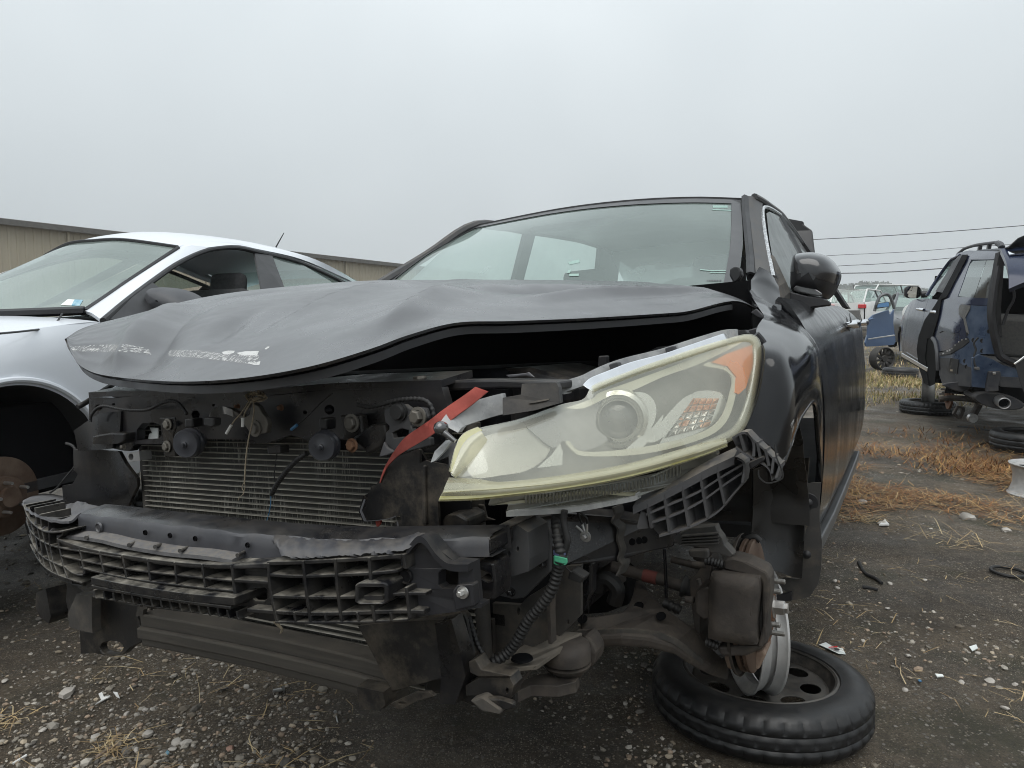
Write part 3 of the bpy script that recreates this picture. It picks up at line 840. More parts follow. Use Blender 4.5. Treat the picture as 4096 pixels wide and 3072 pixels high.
# ================================================================== the wrecked black sedan
car = thing('wrecked_sedan', 'black sedan with its front bumper stripped off and crumpled grey hood', 'car', CAR.M)
FWD = V((0, -1, 0))
def U(p, y):
    return CAR.on(p, y) if callable(y) else CAR.at(p, y=y)
def circ(c, r, n=14):
    return [(c[0] + r * math.cos(2 * PI * k / n), c[1] + r * math.sin(2 * PI * k / n)) for k in range(n)]
def ell(c, a, b, n=14):
    return [(c[0] + a * math.cos(2 * PI * k / n), c[1] + b * math.sin(2 * PI * k / n)) for k in range(n)]
def plate(name, pts, y, th, mat, parent, holes=(), bevel=.002, jit=0, **k):
    mb = MB().prism([U(p, y) for p in pts], V((0, th, 0)), [[U(p, y) for p in h] for h in holes])
    return mb.build(name, mat, parent, smooth=False, bevel=bevel, **k)
def wplate(name, pts, y, th, mat, parent, wob=.005, dome=0.0, freq=8.0, sm=0):
    """moulded sheet: like plate, but warped and slightly domed"""
    sd = len(bpy.data.objects) * .37
    def fn(p, d):
        q = U(p, y)
        q.y += -d + wob * noise.noise(V((q.x * freq, q.z * freq, sd)))
        return q
    return drape(name, pts, fn, mat, parent, 26, sm, th, dome, 40)
def pipe(name, pts, y, rpx, mat, parent, n=8, sm=6, ribs=0):
    """tube through photo points; y number or list per point"""
    ys = y if isinstance(y, (list, tuple)) else [y] * len(pts)
    q = [U(p, yy) for p, yy in zip(pts, ys)]
    path = cr(q, sm)
    r = CAR.px(q[len(q) // 2], rpx)
    if ribs:
        L = sum((b - a).length for a, b in zip(path, path[1:]))
        k = int(L / ribs) * 4
        path = resample(path, k)
        rs = [r * (1.0 if i % 4 < 2 else .80) for i in range(k)]
    else: rs = r
    return MB().tube(path, rs, n).build(name, mat, parent, angle=60)
# ------------------------------------------------------------------ hood
hood_front = [(265, 1352, -.50), (300, 1440, -.575), (365, 1487, -.625), (480, 1510, -.68), (700, 1526, -.76), (950, 1514, -.80), (1230, 1468, -.80), (1480, 1396, -.72), (1640, 1338, -.62), (1830, 1290, -.50)]
hood_pass = [(265, 1352, -.50), (345, 1307, -.38), (520, 1262, -.22), (800, 1192, -.02), (1060, 1155, .22), (1440, 1124, .50)]
hood_drv = [(1830, 1290, -.50), (2050, 1284, -.40), (2350, 1272, -.22), (2650, 1254, .0), (2760, 1243, .1), (2890, 1210, .27), (2960, 1206, .40), (3030, 1236, .52)]
hood_rear = [(1440, 1124, .50), (1750, 1120, .58), (2150, 1120, .62), (2500, 1126, .62), (2780, 1150, .60), (2930, 1188, .56), (3030, 1236, .52)]
h3 = lambda L: [U((a, b), c) for a, b, c in L]
NU, NV = 150, 70
front_c = resample(cr(h3(hood_front) + h3(hood_drv)[1:], 8), NU)
rear_c = resample(cr(h3(hood_pass) + h3(hood_rear)[1:], 8), 400)
# pair each point of the leading edge with a point of the far edge
gpar = [(0, 0), (.10, .07), (.25, .22), (.42, .42), (.55, .56), (.70, .70), (.85, .86), (1, 1)]
def tent(u, v, u0, v0, u1, v1, amp, wid, soft=.25):
    dx, dy = (u1 - u0) * 2.2, v1 - v0
    ex, ey = (u - u0) * 2.2, v - v0
    t = max(0, min(1, (ex * dx + ey * dy) / (dx * dx + dy * dy)))
    e = math.hypot(ex - t * dx, ey - t * dy) / wid
    k = max(0, 1 - e)
    return amp * (k * k * soft + k * (1 - soft)) * math.sin(PI * (.15 + .7 * t))
def hood_dent(u, v):
    w = max(0, min(1, min(u * 10, (1 - u) * 10, v * 9, (1 - v) * 6)))
    d = .030 * math.sin(PI * v) * math.sin(PI * u) ** .7
    d += tent(u, v, .19, -.1, .205, .85, .034, .085)        # long crease over the scraped nose
    d -= tent(u, v, .25, .0, .26, .85, .022, .10)
    d += tent(u, v, .40, .30, .52, .72, .026, .06)
    d -= tent(u, v, .37, .22, .47, .70, .022, .09)
    d -= tent(u, v, .335, .22, .35, .42, .022, .045)
    d += tent(u, v, .50, .05, .62, .45, .030, .10)       # fold above the kinked edge
    d -= tent(u, v, .56, .35, .80, .50, .022, .10)
    d += tent(u, v, .66, .22, .90, .40, .020, .07)
    d -= tent(u, v, .45, .75, .75, .80, .008, .10)
    d += .007 * noise.noise(V((u * 9, v * 4, 1.3))) + .0025 * noise.noise(V((u * 26, v * 11, 4.1)))
    return d * w
hrows = []
for j in range(NV):
    v = j / (NV - 1)
    row = []
    for i in range(NU):
        u = i / (NU - 1)
        gq = rear_c[int(round(interp(gpar, u) * 399))]
        p = front_c[i].lerp(gq, v)
        # the sheet turns down towards its leading edge
        roll = .018 * (1 - min(1, v / .12)) ** 2 * math.sin(PI * min(1, u * 1.05)) ** .5
        row.append(p + V((0, -.25, .97)) * hood_dent(u, v) + V((0, .0, -roll * 0)))
    hrows.append(row)
hood = MB().grid(hrows).build('hood', ['hood_paint', 'black_plastic'], car, angle=60)
md = hood.modifiers.new('solid', 'SOLIDIFY'); md.thickness = .005; md.offset = -1; md.material_offset = 1; md.material_offset_rim = 1
es = hood.modifiers.new('split', 'EDGE_SPLIT'); es.split_angle = math.radians(60); es.use_edge_sharp = False
if hood.data.polygons[len(hood.data.polygons) // 2].normal.z < 0:
    hood.data.flip_normals()
HB = BVHTree.FromPolygons([tuple(p) for r in hrows for p in r], [tuple(p.vertices) for p in hood.data.polygons])
def on_hood(p, lift=.0015):
    d = (CAR.R3 @ wray(*p)).normalized()
    loc, nr, _, _ = HB.ray_cast(CAR.o, d)
    return None if loc is None else loc - d * lift
# inner hood frame: hem flange under the edge
edge = [hrows[0][i] for i in range(8, NU - 10)]
mb = MB()
mb.rect([p + V((-.006, .016, -.008)) for p in edge], V((-.01, .055, .012)), V((0, 0, -.014)))
mb.build('hood_inner_frame', 'trim_black', hood, angle=50)
mb = MB()
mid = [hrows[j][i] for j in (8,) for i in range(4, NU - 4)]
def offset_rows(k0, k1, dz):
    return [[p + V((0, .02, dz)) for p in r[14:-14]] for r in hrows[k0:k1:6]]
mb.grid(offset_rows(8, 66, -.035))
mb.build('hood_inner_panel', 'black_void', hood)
# torn white paint scrapes on the nose
def scrape(name, top, bot, n=60, m=5):
    t, b = resample([V((*p, 0)) for p in top], n), resample([V((*p, 0)) for p in bot], n)
    rows = []
    for k in range(m):
        r = []
        for i in range(n):
            q = t[i].lerp(b[i], k / (m - 1))
            r.append(on_hood((q.x, q.y)))
        rows.append(r)
    rows = [[p for p, ok in zip(r, [all(rw[i] for rw in rows) for i in range(n)]) if ok] for r in rows]
    return MB().grid(rows).build(name, 'scrape', hood, fixn=False)
def scrape_mat(name='scrape', lo=.5, hi=.56):
    m = bpy.data.materials.new(name); m.use_nodes = True
    n, l = m.node_tree.nodes, m.node_tree.links
    b = n['Principled BSDF']; b.inputs['Base Color'].default_value = (.5, .5, .49, 1); b.inputs['Roughness'].default_value = .7
    tc = n.new('ShaderNodeTexCoord'); mp = n.new('ShaderNodeMapping'); mp.inputs['Scale'].default_value = (60, 30, 14); mp.inputs['Rotation'].default_value = (0, .35, 0)
    no = n.new('ShaderNodeTexNoise'); no.inputs['Scale'].default_value = 3.2; no.inputs['Detail'].default_value = 7; no.inputs['Roughness'].default_value = .7
    mr = n.new('ShaderNodeMapRange'); mr.inputs['From Min'].default_value = lo; mr.inputs['From Max'].default_value = hi
    l.new(tc.outputs['Object'], mp.inputs['Vector']); l.new(mp.outputs['Vector'], no.inputs['Vector']); l.new(no.outputs['Fac'], mr.inputs['Value'])
    l.new(mr.outputs['Result'], b.inputs['Alpha'])
    MAT[name] = m
scrape_mat(); scrape_mat('scrape_dense', .36, .42)
scrape('scratch', Z('S8', (125, 488), (300, 476), (520, 472), (670, 500)), Z('S8', (150, 520), (320, 520), (540, 526), (690, 545)))
scrape('scratch', Z('S8', (800, 512), (1000, 512), (1200, 540), (1425, 548)), Z('S8', (810, 552), (1000, 562), (1200, 585), (1425, 612)))
for a in ([(1170, 524), (1215, 514), (1258, 516)], [(1180, 538), (1220, 538), (1250, 530)]), ([(1270, 530), (1330, 519), (1422, 517)], [(1300, 548), (1350, 548), (1410, 546)]), ([(1345, 592), (1390, 596), (1432, 586)], [(1360, 604), (1390, 612), (1425, 612)]), ([(1462, 500), (1478, 488), (1494, 482)], [(1470, 508), (1480, 500), (1490, 496)]):
    o = scrape('scratch', Z('S8', *a[0]), Z('S8', *a[1]), 24, 4)
    o.data.materials[0] = MAT['scrape_dense']
# ------------------------------------------------------------------ front end: radiator support, condenser, ducts
YS = -.60
sup_holes = [circ(p, r) for p, r in ((Z('R2', (805, 357))[0], 17), (Z('R2', (905, 305))[0], 6), (Z('R2', (1410, 345))[0], 8), (Z('R2', (1545, 330))[0], 20), (Z('R2', (268, 320))[0], 14), (Z('R2', (352, 300))[0], 6))]
sup_holes.append(Z('R2', (480, 440), (510, 405), (570, 400), (612, 415), (618, 470), (600, 490), (530, 496), (480, 500)))
support = plate('radiator_support', Z('R2', (215, 262), (330, 268), (470, 256), (760, 262), (1010, 262), (1300, 246), (1520, 222), (1900, 212), (2165, 206), (2200, 330), (2180, 560), (1900, 575), (1500, 520), (1330, 470), (1200, 516), (1110, 516), (1070, 495), (800, 492), (720, 530), (690, 590), (640, 594), (620, 520), (470, 520), (440, 560), (395, 555), (330, 540), (215, 500)), YS, .02, 'rail_paint', car, sup_holes)
up = [U(p, YS) for p in Z('R2', (215, 262), (470, 256), (1010, 262), (1520, 222), (1900, 212), (2165, 206))]
MB().rect(curve(up, 30), V((0, .10, .012)), V((0, 0, .012))).build('upper_flange', 'rail_paint', support, angle=50)
mb = MB()
for p, r in (((652, 412), 20), ((648, 532), 19), ((1280, 318), 20), ((1042, 310), 16), ((412, 533), 18)):
    b = MB(); q = U(Z('R2', p)[0], YS - .012); hexbolt(b, q, FWD, CAR.px(q, r * .62 / 1.3825), .008)
    b.build('bolt', 'rust' if p[0] > 1000 else 'latch_steel', support, angle=25)
# condenser
CL, CT = U(Z('R2', (516, 520))[0], -.55), None
yc = -.55
xl, xr = U(Z('R2', (515, 700))[0], yc).x, .47
zt, zb = U(Z('R2', (900, 480))[0], yc).z + .03, U((1000, 2560), yc).z - .03
def fin_mat():
    m = mk('fin_core', (.022, .0215, .0195), (.07, .066, .057), rough=.6, r2=.8, metal=.3, scale=5, detail=8)
    n, l = m.node_tree.nodes, m.node_tree.links
    b = n['Principled BSDF']
    tc = n.new('ShaderNodeTexCoord'); mp = n.new('ShaderNodeMapping'); mp.inputs['Scale'].default_value = (420, 1, 30)
    no = n.new('ShaderNodeTexNoise'); no.inputs['Scale'].default_value = 1; no.inputs['Detail'].default_value = 3
    l.new(tc.outputs['Object'], mp.inputs['Vector']); l.new(mp.outputs['Vector'], no.inputs['Vector'])
    mr = n.new('ShaderNodeMapRange'); mr.inputs['From Min'].default_value = .54; mr.inputs['From Max'].default_value = .66
    l.new(no.outputs['Fac'], mr.inputs['Value'])
    n2 = n.new('ShaderNodeTexNoise'); n2.inputs['Scale'].default_value = 7; l.new(tc.outputs['Object'], n2.inputs['Vector'])
    m3 = n.new('ShaderNodeMapRange'); m3.inputs['From Min'].default_value = .4; m3.inputs['From Max'].default_value = .62; m3.inputs['To Max'].default_value = .9
    l.new(n2.outputs['Fac'], m3.inputs['Value'])
    mu = n.new('ShaderNodeMath'); mu.operation = 'MULTIPLY'; l.new(mr.outputs['Result'], mu.inputs[0]); l.new(m3.outputs['Result'], mu.inputs[1])
    old = b.inputs['Base Color'].links[0].from_socket
    mx = n.new('ShaderNodeMix'); mx.data_type = 'RGBA'; l.new(mu.outputs[0], mx.inputs['Factor']); l.new(old, mx.inputs['A']); mx.inputs['B'].default_value = (.34, .33, .29, 1)
    l.new(mx.outputs['Result'], b.inputs['Base Color'])
fin_mat()
mk('tube_metal', (.28, .265, .225), (.46, .44, .39), rough=.45, r2=.6, metal=.5, scale=14)
rad = MB().box(((xl + xr) / 2, yc + .02, (zt + zb) / 2), (xr - xl, .02, zt - zb)).build('radiator', 'fin_core', car, smooth=False)
nt = int((zt - zb) / .0118)
me_t = None
for k in range(nt):
    z = zt - (k + .5) * (zt - zb) / nt
    if me_t is None:
        o = MB().box((0, 0, 0), (xr - xl, .012, .0020)).build('tube', 'tube_metal', rad, smooth=False, bevel=.0008); me_t = o
    else:
        o = me_t.copy(); COL.objects.link(o)
    o.location = ((xl + xr) / 2, yc + .006, z)
MB().tube([(xl - .006, yc + .015, zb - .01), (xl - .006, yc + .015, zt)], .014, 12).build('header_tank', 'dirty_steel', rad)
MB().tube([(xr + .006, yc + .015, zb - .01), (xr + .006, yc + .015, zt)], .014, 12).build('header_tank', 'dirty_steel', rad)
# torn pale fins here and there
# left (passenger side) plastic air guide and headlamp carrier
pg = wplate('air_guide', Z('R2', (160, 545), (300, 548), (400, 560), (440, 620), (505, 705), (505, 745), (470, 800), (440, 860), (360, 872), (270, 868), (150, 840), (60, 855), (60, 832), (95, 820), (95, 745), (150, 735), (180, 682), (160, 660)), -.56, .008, 'black_plastic', car, .010, 0)
pc = wplate('lamp_carrier', Z('R2', (158, 440), (225, 395), (300, 350), (405, 338), (405, 455), (412, 462), (412, 498), (380, 512), (378, 540), (170, 556)), -.60, .008, 'black_plastic', car, .010, 0)
plate('step', Z('R2', (235, 475), (330, 458), (412, 460), (412, 500), (380, 520), (230, 520)), -.625, .03, 'black_plastic', pc, bevel=.004)
blk = plate('mounting_block', Z('R2', (424, 570), (492, 560), (497, 612), (430, 622)), -.60, .03, 'aluminium', car, [ell(Z('R2', (447, 592))[0], 10, 14)], bevel=.001)
# pale plate behind the bracket, seen through the opening
plate('pale_plate', Z('R2', (548, 428), (596, 432), (594, 496), (538, 496), (546, 462), (562, 460)), -.57, .004, 'sticker_white', car)
# right plastic duct, torn edge towards the condenser
duct_pts = Z('T6', (880, 1200), (985, 1030), (1062, 918), (1340, 812), (1360, 820), (1358, 968), (1420, 940), (1640, 985), (1690, 1110), (1625, 1330), (1560, 1390), (1560, 1680), (1075, 1680), (1070, 1622), (1142, 1592), (1132, 1552), (1060, 1560), (960, 1592), (830, 1612), (706, 1618), (660, 1505), (722, 1330), (800, 1288), (820, 1222))
duct = wplate('air_duct', duct_pts, -.655, .006, 'dusty_plastic', car, .008)
MB().rect([U(p, -.66) for p in duct_pts[12:] + duct_pts[:3]], V((.004, 0, 0)), V((0, .045, 0))).build('duct_edge', 'grey_plastic', duct, smooth=False)
wplate('duct_side', Z('T6', (1350, 820), (1420, 940), (1760, 900), (1900, 1300), (1900, 1680), (1560, 1680), (1560, 1390), (1400, 1100)), -.60, .006, 'black_plastic', duct)
plate('duct_rib', Z('T6', (1350, 1000), (1385, 1000), (1390, 1660), (1345, 1660)), -.67, .02, 'dusty_plastic', duct, bevel=.004)
plate('boss', Z('T6', (1570, 1590), (1620, 1545), (1760, 1540), (1850, 1590), (1860, 1720), (1580, 1720)), -.64, .06, 'dusty_plastic', duct, bevel=.012)
for k in range(10):
    z = 1095 + k * 17
    plate('rib', Z('T6', (940 - k * 8, z + 4), (1100, z), (1100, z + 5), (940 - k * 8, z + 9)), -.658, .003, 'dusty_plastic', duct, bevel=0)
# horns
def horn(c, r, tagz='R2'):
    q = U(Z(tagz, c)[0], -.70); R = CAR.px(q, r / 1.3825)
    h = MB().lathe([(0, -.004), (R * .12, -.004), (R * .13, 0), (R * .5, .003), (R * .9, .002), (R * .97, .005), (R, .010), (R * .93, .014), (R * 1.03, .018), (R * 1.03, .022), (R * .9, .024), (R * .86, .032), (R * .55, .05), (0, .052)], q, (-.32, .95, .05), 40).build('horn', 'black_gloss', car, angle=30)
    MB().lathe([(0, -.007), (R * .10, -.007), (R * .115, -.003), (R * .2, -.002), (R * .22, .002)], q, (-.32, .95, .05), 20).build('centre_stud', 'black_gloss', h)
    return h, q, R
mk('black_gloss', (.022, .024, .03), (.032, .034, .041), rough=.26, r2=.36, scale=12, dust=.12)
h1, q1, r1 = horn((742, 523), 82)
plate('bracket', Z('R2', (603, 375), (690, 372), (695, 430), (680, 470), (690, 590), (632, 594), (625, 500)), -.645, .004, 'black_plastic', h1)
for p in ((653, 411), (648, 533)):
    b = MB(); q = U(Z('R2', p)[0], -.647); hexbolt(b, q, FWD, .0085, .007); b.build('bolt', 'latch_steel', h1, angle=25)
h2, q2, r2_ = horn((1497, 538), 84)
plate('bracket', Z('R2', (1560, 495), (1690, 492), (1690, 560), (1560, 552)), -.655, .006, 'black_plastic', h2)
b = MB(); q = U(Z('R2', (1672, 527))[0], -.66); hexbolt(b, q, FWD, .0085, .008); b.build('bolt', 'rust', h2, angle=25)
plate('connector', Z('T5', (1450, 585), (1555, 580), (1560, 700), (1450, 700)), -.68, .025, 'black_plastic', h1, bevel=.003)
plate('connector', Z('T6', (205, 480), (290, 480), (290, 610), (215, 610)), -.68, .025, 'black_plastic', h2, bevel=.003)
# brackets on the right half of the support
bk = plate('hinge_bracket', Z('T6', (430, 445), (665, 442), (700, 640), (690, 720), (470, 720), (465, 600)), -.63, .02, 'black_plastic', car, bevel=.004)
b = MB(); q = U(Z('T6', (578, 530))[0], -.632); hexbolt(b, q, FWD, .0115, .009); b.build('bolt', 'latch_steel', bk, angle=25)
plate('wedge_shield', Z('T6', (565, 705), (780, 552), (940, 545), (960, 640), (900, 800), (740, 885), (700, 820)), -.645, .05, 'black_plastic', car, bevel=.004)
mk('grey_dark', (.03, .031, .034), (.05, .051, .054), rough=.55, r2=.7, scale=9, bump=.15, dust=.6)
lb = plate('lock_bracket', Z('T6', (935, 370), (1060, 330), (1150, 325), (1225, 380), (1220, 560), (1260, 640), (1440, 700), (1445, 780), (1210, 840), (1000, 830), (940, 760), (945, 640), (985, 600), (985, 560), (940, 520), (930, 430)), -.645, .012, 'grey_dark', car, [Z('T6', (1020, 640), (1120, 590), (1200, 610), (1200, 690), (1100, 690), (1040, 700))], bevel=.004)
MB().lathe([(0, -.012), (.012, -.012), (.014, -.006), (.016, -.006), (.016, 0)], U(Z('T6', (1105, 405))[0], -.645), (0, 1, 0), 24).build('rubber_stop', 'rubber', lb)
pl2 = plate('tab', Z('T6', (1235, 385), (1270, 355), (1385, 370), (1420, 480), (1330, 560), (1225, 600)), -.66, .012, 'grey_dark', lb, bevel=.004)
b = MB(); q = U(Z('T6', (1310, 460))[0], -.665); hexbolt(b, q, FWD, .011, .012); b.build('bolt', 'latch_steel', lb, angle=25)
plate('torn_tab', Z('T6', (868, 910), (925, 735), (960, 800), (1050, 850), (960, 890)), -.655, .006, 'grey_plastic', lb)
lbl = plate('paper_label', Z('T6', (866, 506), (985, 512), (990, 578), (868, 574)), -.585, .002, 'sticker_white', car, bevel=0)
for k in range(12):
    x = 884 + k * 8.2
    plate('barcode_bar', Z('T6', (x, 548), (x + (4, 2.5, 5)[k % 3], 548), (x + (4, 2.5, 5)[k % 3], 570), (x, 570)), -.5855, .0003, 'print_black', lbl, bevel=0)
plate('printed_line', Z('T6', (880, 517), (905, 518), (905, 526), (880, 525)), -.5855, .0003, 'print_black', lbl, bevel=0)
plate('printed_line', Z('T6', (880, 534), (932, 536), (932, 544), (880, 542)), -.5855, .0003, 'print_black', lbl, bevel=0)
# hood latch and its lever
latch = plate('hood_latch', Z('R2', (1118, 292), (1150, 310), (1172, 350), (1192, 372), (1204, 410), (1195, 458), (1150, 466), (1112, 470), (1085, 430), (1050, 380), (1008, 350), (960, 318), (1000, 322), (1075, 372), (1100, 360)), -.645, .012, 'latch_steel', car, bevel=.002)
MB().lathe([(0, -.008), (.009, -.008), (.010, -.003), (.016, -.003), (.016, 0)], U(Z('R2', (1138, 433))[0], -.645), (0, 1, 0), 24).build('rivet', 'latch_steel', latch)
lev = [U(p, yy) for p, yy in zip(Z('R2', (1010, 330), (960, 312), (925, 318), (893, 340), (880, 372)), (-.65, -.66, -.675, -.69, -.695))]
MB().rect(cr(lev, 6), V((.0, .002, -.014)), V((.001, -.002, 0))).build('lever', 'zinc', latch, angle=60)
plate('lever_tip', Z('R2', (853, 372), (905, 378), (903, 420), (885, 428), (848, 418)), -.705, .018, 'rubber', latch, bevel=.004)
# wiring on the support
pipe('wiring_loom', Z('T5', (205, 620), (215, 540), (290, 445), (400, 412), (600, 452), (800, 466), (980, 455), (1150, 372), (1300, 342), (1400, 400), (1485, 520)), -.635, 6.6, 'rubber', car, 8, 8, ribs=.006)
pipe('wiring_loom', Z('T6', (640, 330), (760, 350), (870, 335), (1000, 298), (1150, 270), (1330, 268), (1425, 310), (1470, 400), (1480, 470)), -.65, 10, 'rubber', car, 8, 8, ribs=.008)
pipe('wiring_loom', Z('R2', (1420, 572), (1370, 605), (1320, 655), (1260, 735), (1225, 800)), [-.66, -.66, -.655, -.64, -.63], 11, 'rubber', car, 10, 8, ribs=.007)
pipe('loose_wire', Z('R2', (1222, 800), (1220, 850), (1212, 900), (1190, 972)), -.63, 1.6, 'wire_blue', car, 6)
pipe('loose_wire', Z('R2', (1255, 575), (1245, 640), (1240, 700), (1245, 730)), -.63, 2.2, 'rubber', car, 6)
plate('connector', Z('R2', (1195, 535), (1270, 530), (1275, 575), (1200, 580)), -.64, .025, 'black_plastic', car, bevel=.004)
pipe('release_cable', Z('R2', (1345, 432), (1420, 370), (1500, 290), (1560, 240)), -.64, 3, 'rubber', car, 6)
pipe('cable_end', Z('R2', (1335, 440), (1365, 415)), -.645, 7, 'wire_blue', car, 8)
pipe('hood_rest_tube', Z('T5', (35, 425), (170, 350), (400, 190), (620, 60)), [-.58, -.55, -.45, -.3], 10, 'rubber', car, 10)
pipe('wiring_loom', Z('R2', (90, 517), (125, 530), (150, 570), (155, 620), (130, 655)), -.57, 6, 'rubber', car, 8, 8, ribs=.006)
pipe('loose_wire', Z('R2', (130, 655), (90, 700), (40, 760), (0, 790)), -.58, 4, 'rubber', car, 6)
# ------------------------------------------------------------------ black filler added in the engine bay to stop light leaking through
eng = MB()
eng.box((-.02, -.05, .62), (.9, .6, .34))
eng.build('bay_blocker', 'black_void', car, bevel=.03)
plate('bay_filler', [(1150, 1560), (1500, 1500), (2100, 1470), (2300, 1520), (2300, 1640), (1150, 1640)], -.30, .3, 'black_plastic', car, bevel=.02)
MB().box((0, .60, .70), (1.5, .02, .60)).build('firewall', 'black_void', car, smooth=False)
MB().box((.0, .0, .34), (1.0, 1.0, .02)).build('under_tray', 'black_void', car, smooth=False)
plate('inner_bracket', Z('R3', (1235, 310), (1275, 308), (1280, 390), (1230, 390)), -.30, .02, 'black_plastic', car)
plate('strut_tower', Z('R3', (1420, 330), (1560, 260), (1760, 240), (1900, 200), (2050, 170), (2120, 150), (2120, 260), (1700, 420), (1420, 420)), .05, .25, 'dark_paint', car, bevel=.02)
plate('upper_tie_bar', Z('R3', (0, 470), (240, 448), (700, 440), (1010, 450), (1010, 500), (700, 490), (0, 520)), -.56, .06, 'rail_paint', car, bevel=.004)
plate('post', Z('T6', (950, 0), (1062, 0), (1052, 78), (948, 70)), -.45, .02, 'flap', car)
b = MB(); q = U(Z('T6', (1330, 82))[0], -.57); hexbolt(b, q, (0, 0, 1), .012, .01); b.build('bolt', 'latch_steel', car, angle=25)
plate('torn_clip', Z('R3', (720, 415), (760, 412), (830, 405), (850, 398), (885, 430), (830, 420), (740, 430)), -.55, .004, 'grey_plastic', car)
# crushed passenger-side lamp shards behind the hood corner
mb = MB()
rr = random.Random(3)
for k in range(16):
    c = U(Z('T5', (rr.uniform(560, 840), rr.uniform(75, 230)))[0], rr.uniform(-.50, -.42))
    R = Matrix.Rotation(rr.uniform(0, 6), 3, 'Z') @ Matrix.Rotation(rr.uniform(0, 6), 3, 'X')
    mb.box(c, (rr.uniform(.02, .055), rr.uniform(.004, .012), .003), R)
mb.build('broken_lamp', ['chrome'], car, smooth=False)
plate('lamp_base', Z('T5', (440, 265), (520, 240), (640, 240), (800, 200), (1000, 240), (1010, 290), (500, 300)), -.45, .12, 'black_plastic', car, bevel=.01)
# ------------------------------------------------------------------ bumper beam and energy absorber
def yf(x, z): return -.90 + .20 * (x / .66) ** 2
def yfb(x, z): return yf(x, z) + .045
def ybm(x, z): return yf(x, z) + .035
mk('rail_wet', (.008, .0085, .010), (.020, .020, .022), rough=.18, r2=.5, scale=9, detail=8, bump=.1, dust=.12)
# steel beam
bt = Z('S3', (690, 238), (870, 252), (1130, 296), (1270, 312), (1830, 372), (2120, 405)) + Z('S4', (590, 372), (1200, 395), (1700, 372), (2130, 372))
bb = Z('S3', (700, 470), (870, 500), (1130, 540), (1270, 570), (1830, 650), (2120, 680)) + Z('S4', (590, 560), (1200, 550), (1700, 520), (2140, 520))
def fair0(p, it=40):
    for _ in range(it): p = [p[0]] + [p[k] * .5 + (p[k - 1] + p[k + 1]) * .25 for k in range(1, len(p) - 1)] + [p[-1]]
    return p
T3_ = fair0(resample([CAR.on(p, ybm) for p in bt], 60))
B3_ = fair0(resample([CAR.on(p, ybm) for p in bb], 60))
L3 = CAR.on((100, 2010), lambda x, z: yf(x, z) + .06)
rows = []
rr = random.Random(5)
rows_f, rows_t = [], []
for i in range(60):
    t, b = T3_[i], B3_[i]
    back = V((t.x * 1.01, t.y + .052, t.z + .008))
    lip = .0022 * math.sin(i * .9) * math.sin(i * .37)
    rows.append([V((b.x, b.y + .05, b.z)), V((b.x, b.y + .005, b.z)), b.lerp(t, .08) + V((0, -.002, 0)), b.lerp(t, .5) + V((0, -.001, 0)), b.lerp(t, .88), t + V((0, .004, lip)), t + V((0, .014, .004 + lip * .3)), back, V((back.x, back.y + .004, b.z))])
beam = MB().grid([r[:6] for r in rows]).build('bumper_beam', 'beam_paint', car, angle=40)
MB().grid([r[5:] for r in rows]).build('beam_top', 'rail_wet', beam, angle=40)
for p in ((1302, 395), (1520, 420), (1743, 448), (2205, 505)):
    q = CAR.on(Z('S3', p)[0], ybm); r = CAR.px(q, 9.5)
    MB().lathe([(0, .0), (r, .0), (r * 1.05, -.0018), (r * 1.2, .0005)], q + V((0, -.003, 0)), (0, 1, 0), 20).build('hole', 'black_void', beam)
q = CAR.on(Z('S3', (890, 350))[0], ybm); MB().lathe([(0, .0), (.006, .0), (.0075, -.002), (.009, .001)], q + V((0, -.003, 0)), (0, 1, 0), 16).build('hole', 'beam_paint', beam)
plate('beam_end', Z('S4', (1755, 402), (1900, 388), (2110, 372), (2138, 380), (2145, 470), (2105, 520), (2010, 530), (1880, 545), (1790, 480)), -.70, .09, 'rail_paint', beam, [circ(Z('S4', (1915, 482))[0], 9)], bevel=.006)
plate('beam_end_lip', Z('S4', (2030, 600), (2090, 620), (2140, 650), (2150, 680), (2120, 690), (2060, 660), (2040, 830), (2170, 830), (2180, 700), (2160, 560), (2060, 540)), -.69, .05, 'rail_paint', beam, bevel=.006)
mk('cover_dark', (.028, .029, .034), (.05, .051, .057), rough=.42, r2=.55, scale=12, bump=.15, dust=.35)
# torn grey foam cover on top (left end, right run)
def cover(name, top, bot, n=46, m=9, amp=.006, mat='grey_plastic', par=None, fn=None, zl=.0, seed=1):
    f = fn or yf
    a = resample([CAR.on(p, f) for p in bot], n); b = resample(top if isinstance(top[0], Vector) else [CAR.on(p, f) for p in top], n)
    rows = []
    for k in range(m):
        v = k / (m - 1)
        rows.append([a[i].lerp(b[i], v) + V((0, 0, amp * noise.noise(V((i * .35, k * .5, seed * 7.7))))) for i in range(n)])
    return MB().grid(rows).build(name, mat, par or car, solid=.004, angle=70)
fy = lambda d: (lambda x, z: yf(x, z) + d)
lt = [CAR.on(p, fy(d)) for p, d in zip(Z('S3', (205, 108), (280, 68), (420, 50), (590, 88), (740, 132), (900, 165), (1000, 190)), (.02, .06, .09, .1, .1, .1, .1))]
lb_ = [CAR.on(p, fy(d)) for p, d in zip(Z('S3', (200, 130), (250, 190), (330, 245), (460, 290), (600, 300), (735, 225), (1000, 200)), (.0, .0, .0, .0, .012, .05, .095))]
a, b = resample(lb_, 50), resample(lt, 50)
rows = [[a[i].lerp(b[i], k / 9) + V((0, 0, .005 * noise.noise(V((i * .3, k * .5, 3.1))))) for i in range(50)] for k in range(10)]
cov_l = MB().grid(rows).build('cover_sheet', 'grey_plastic', beam, solid=.004, angle=70)
rt = [CAR.on(p, fy(d)) for p, d in zip(Z('S4', (640, 355), (780, 340), (1000, 355), (1260, 380), (1500, 372), (1640, 345), (1700, 360)), (.055, .08, .085, .08, .075, .07, .06))]
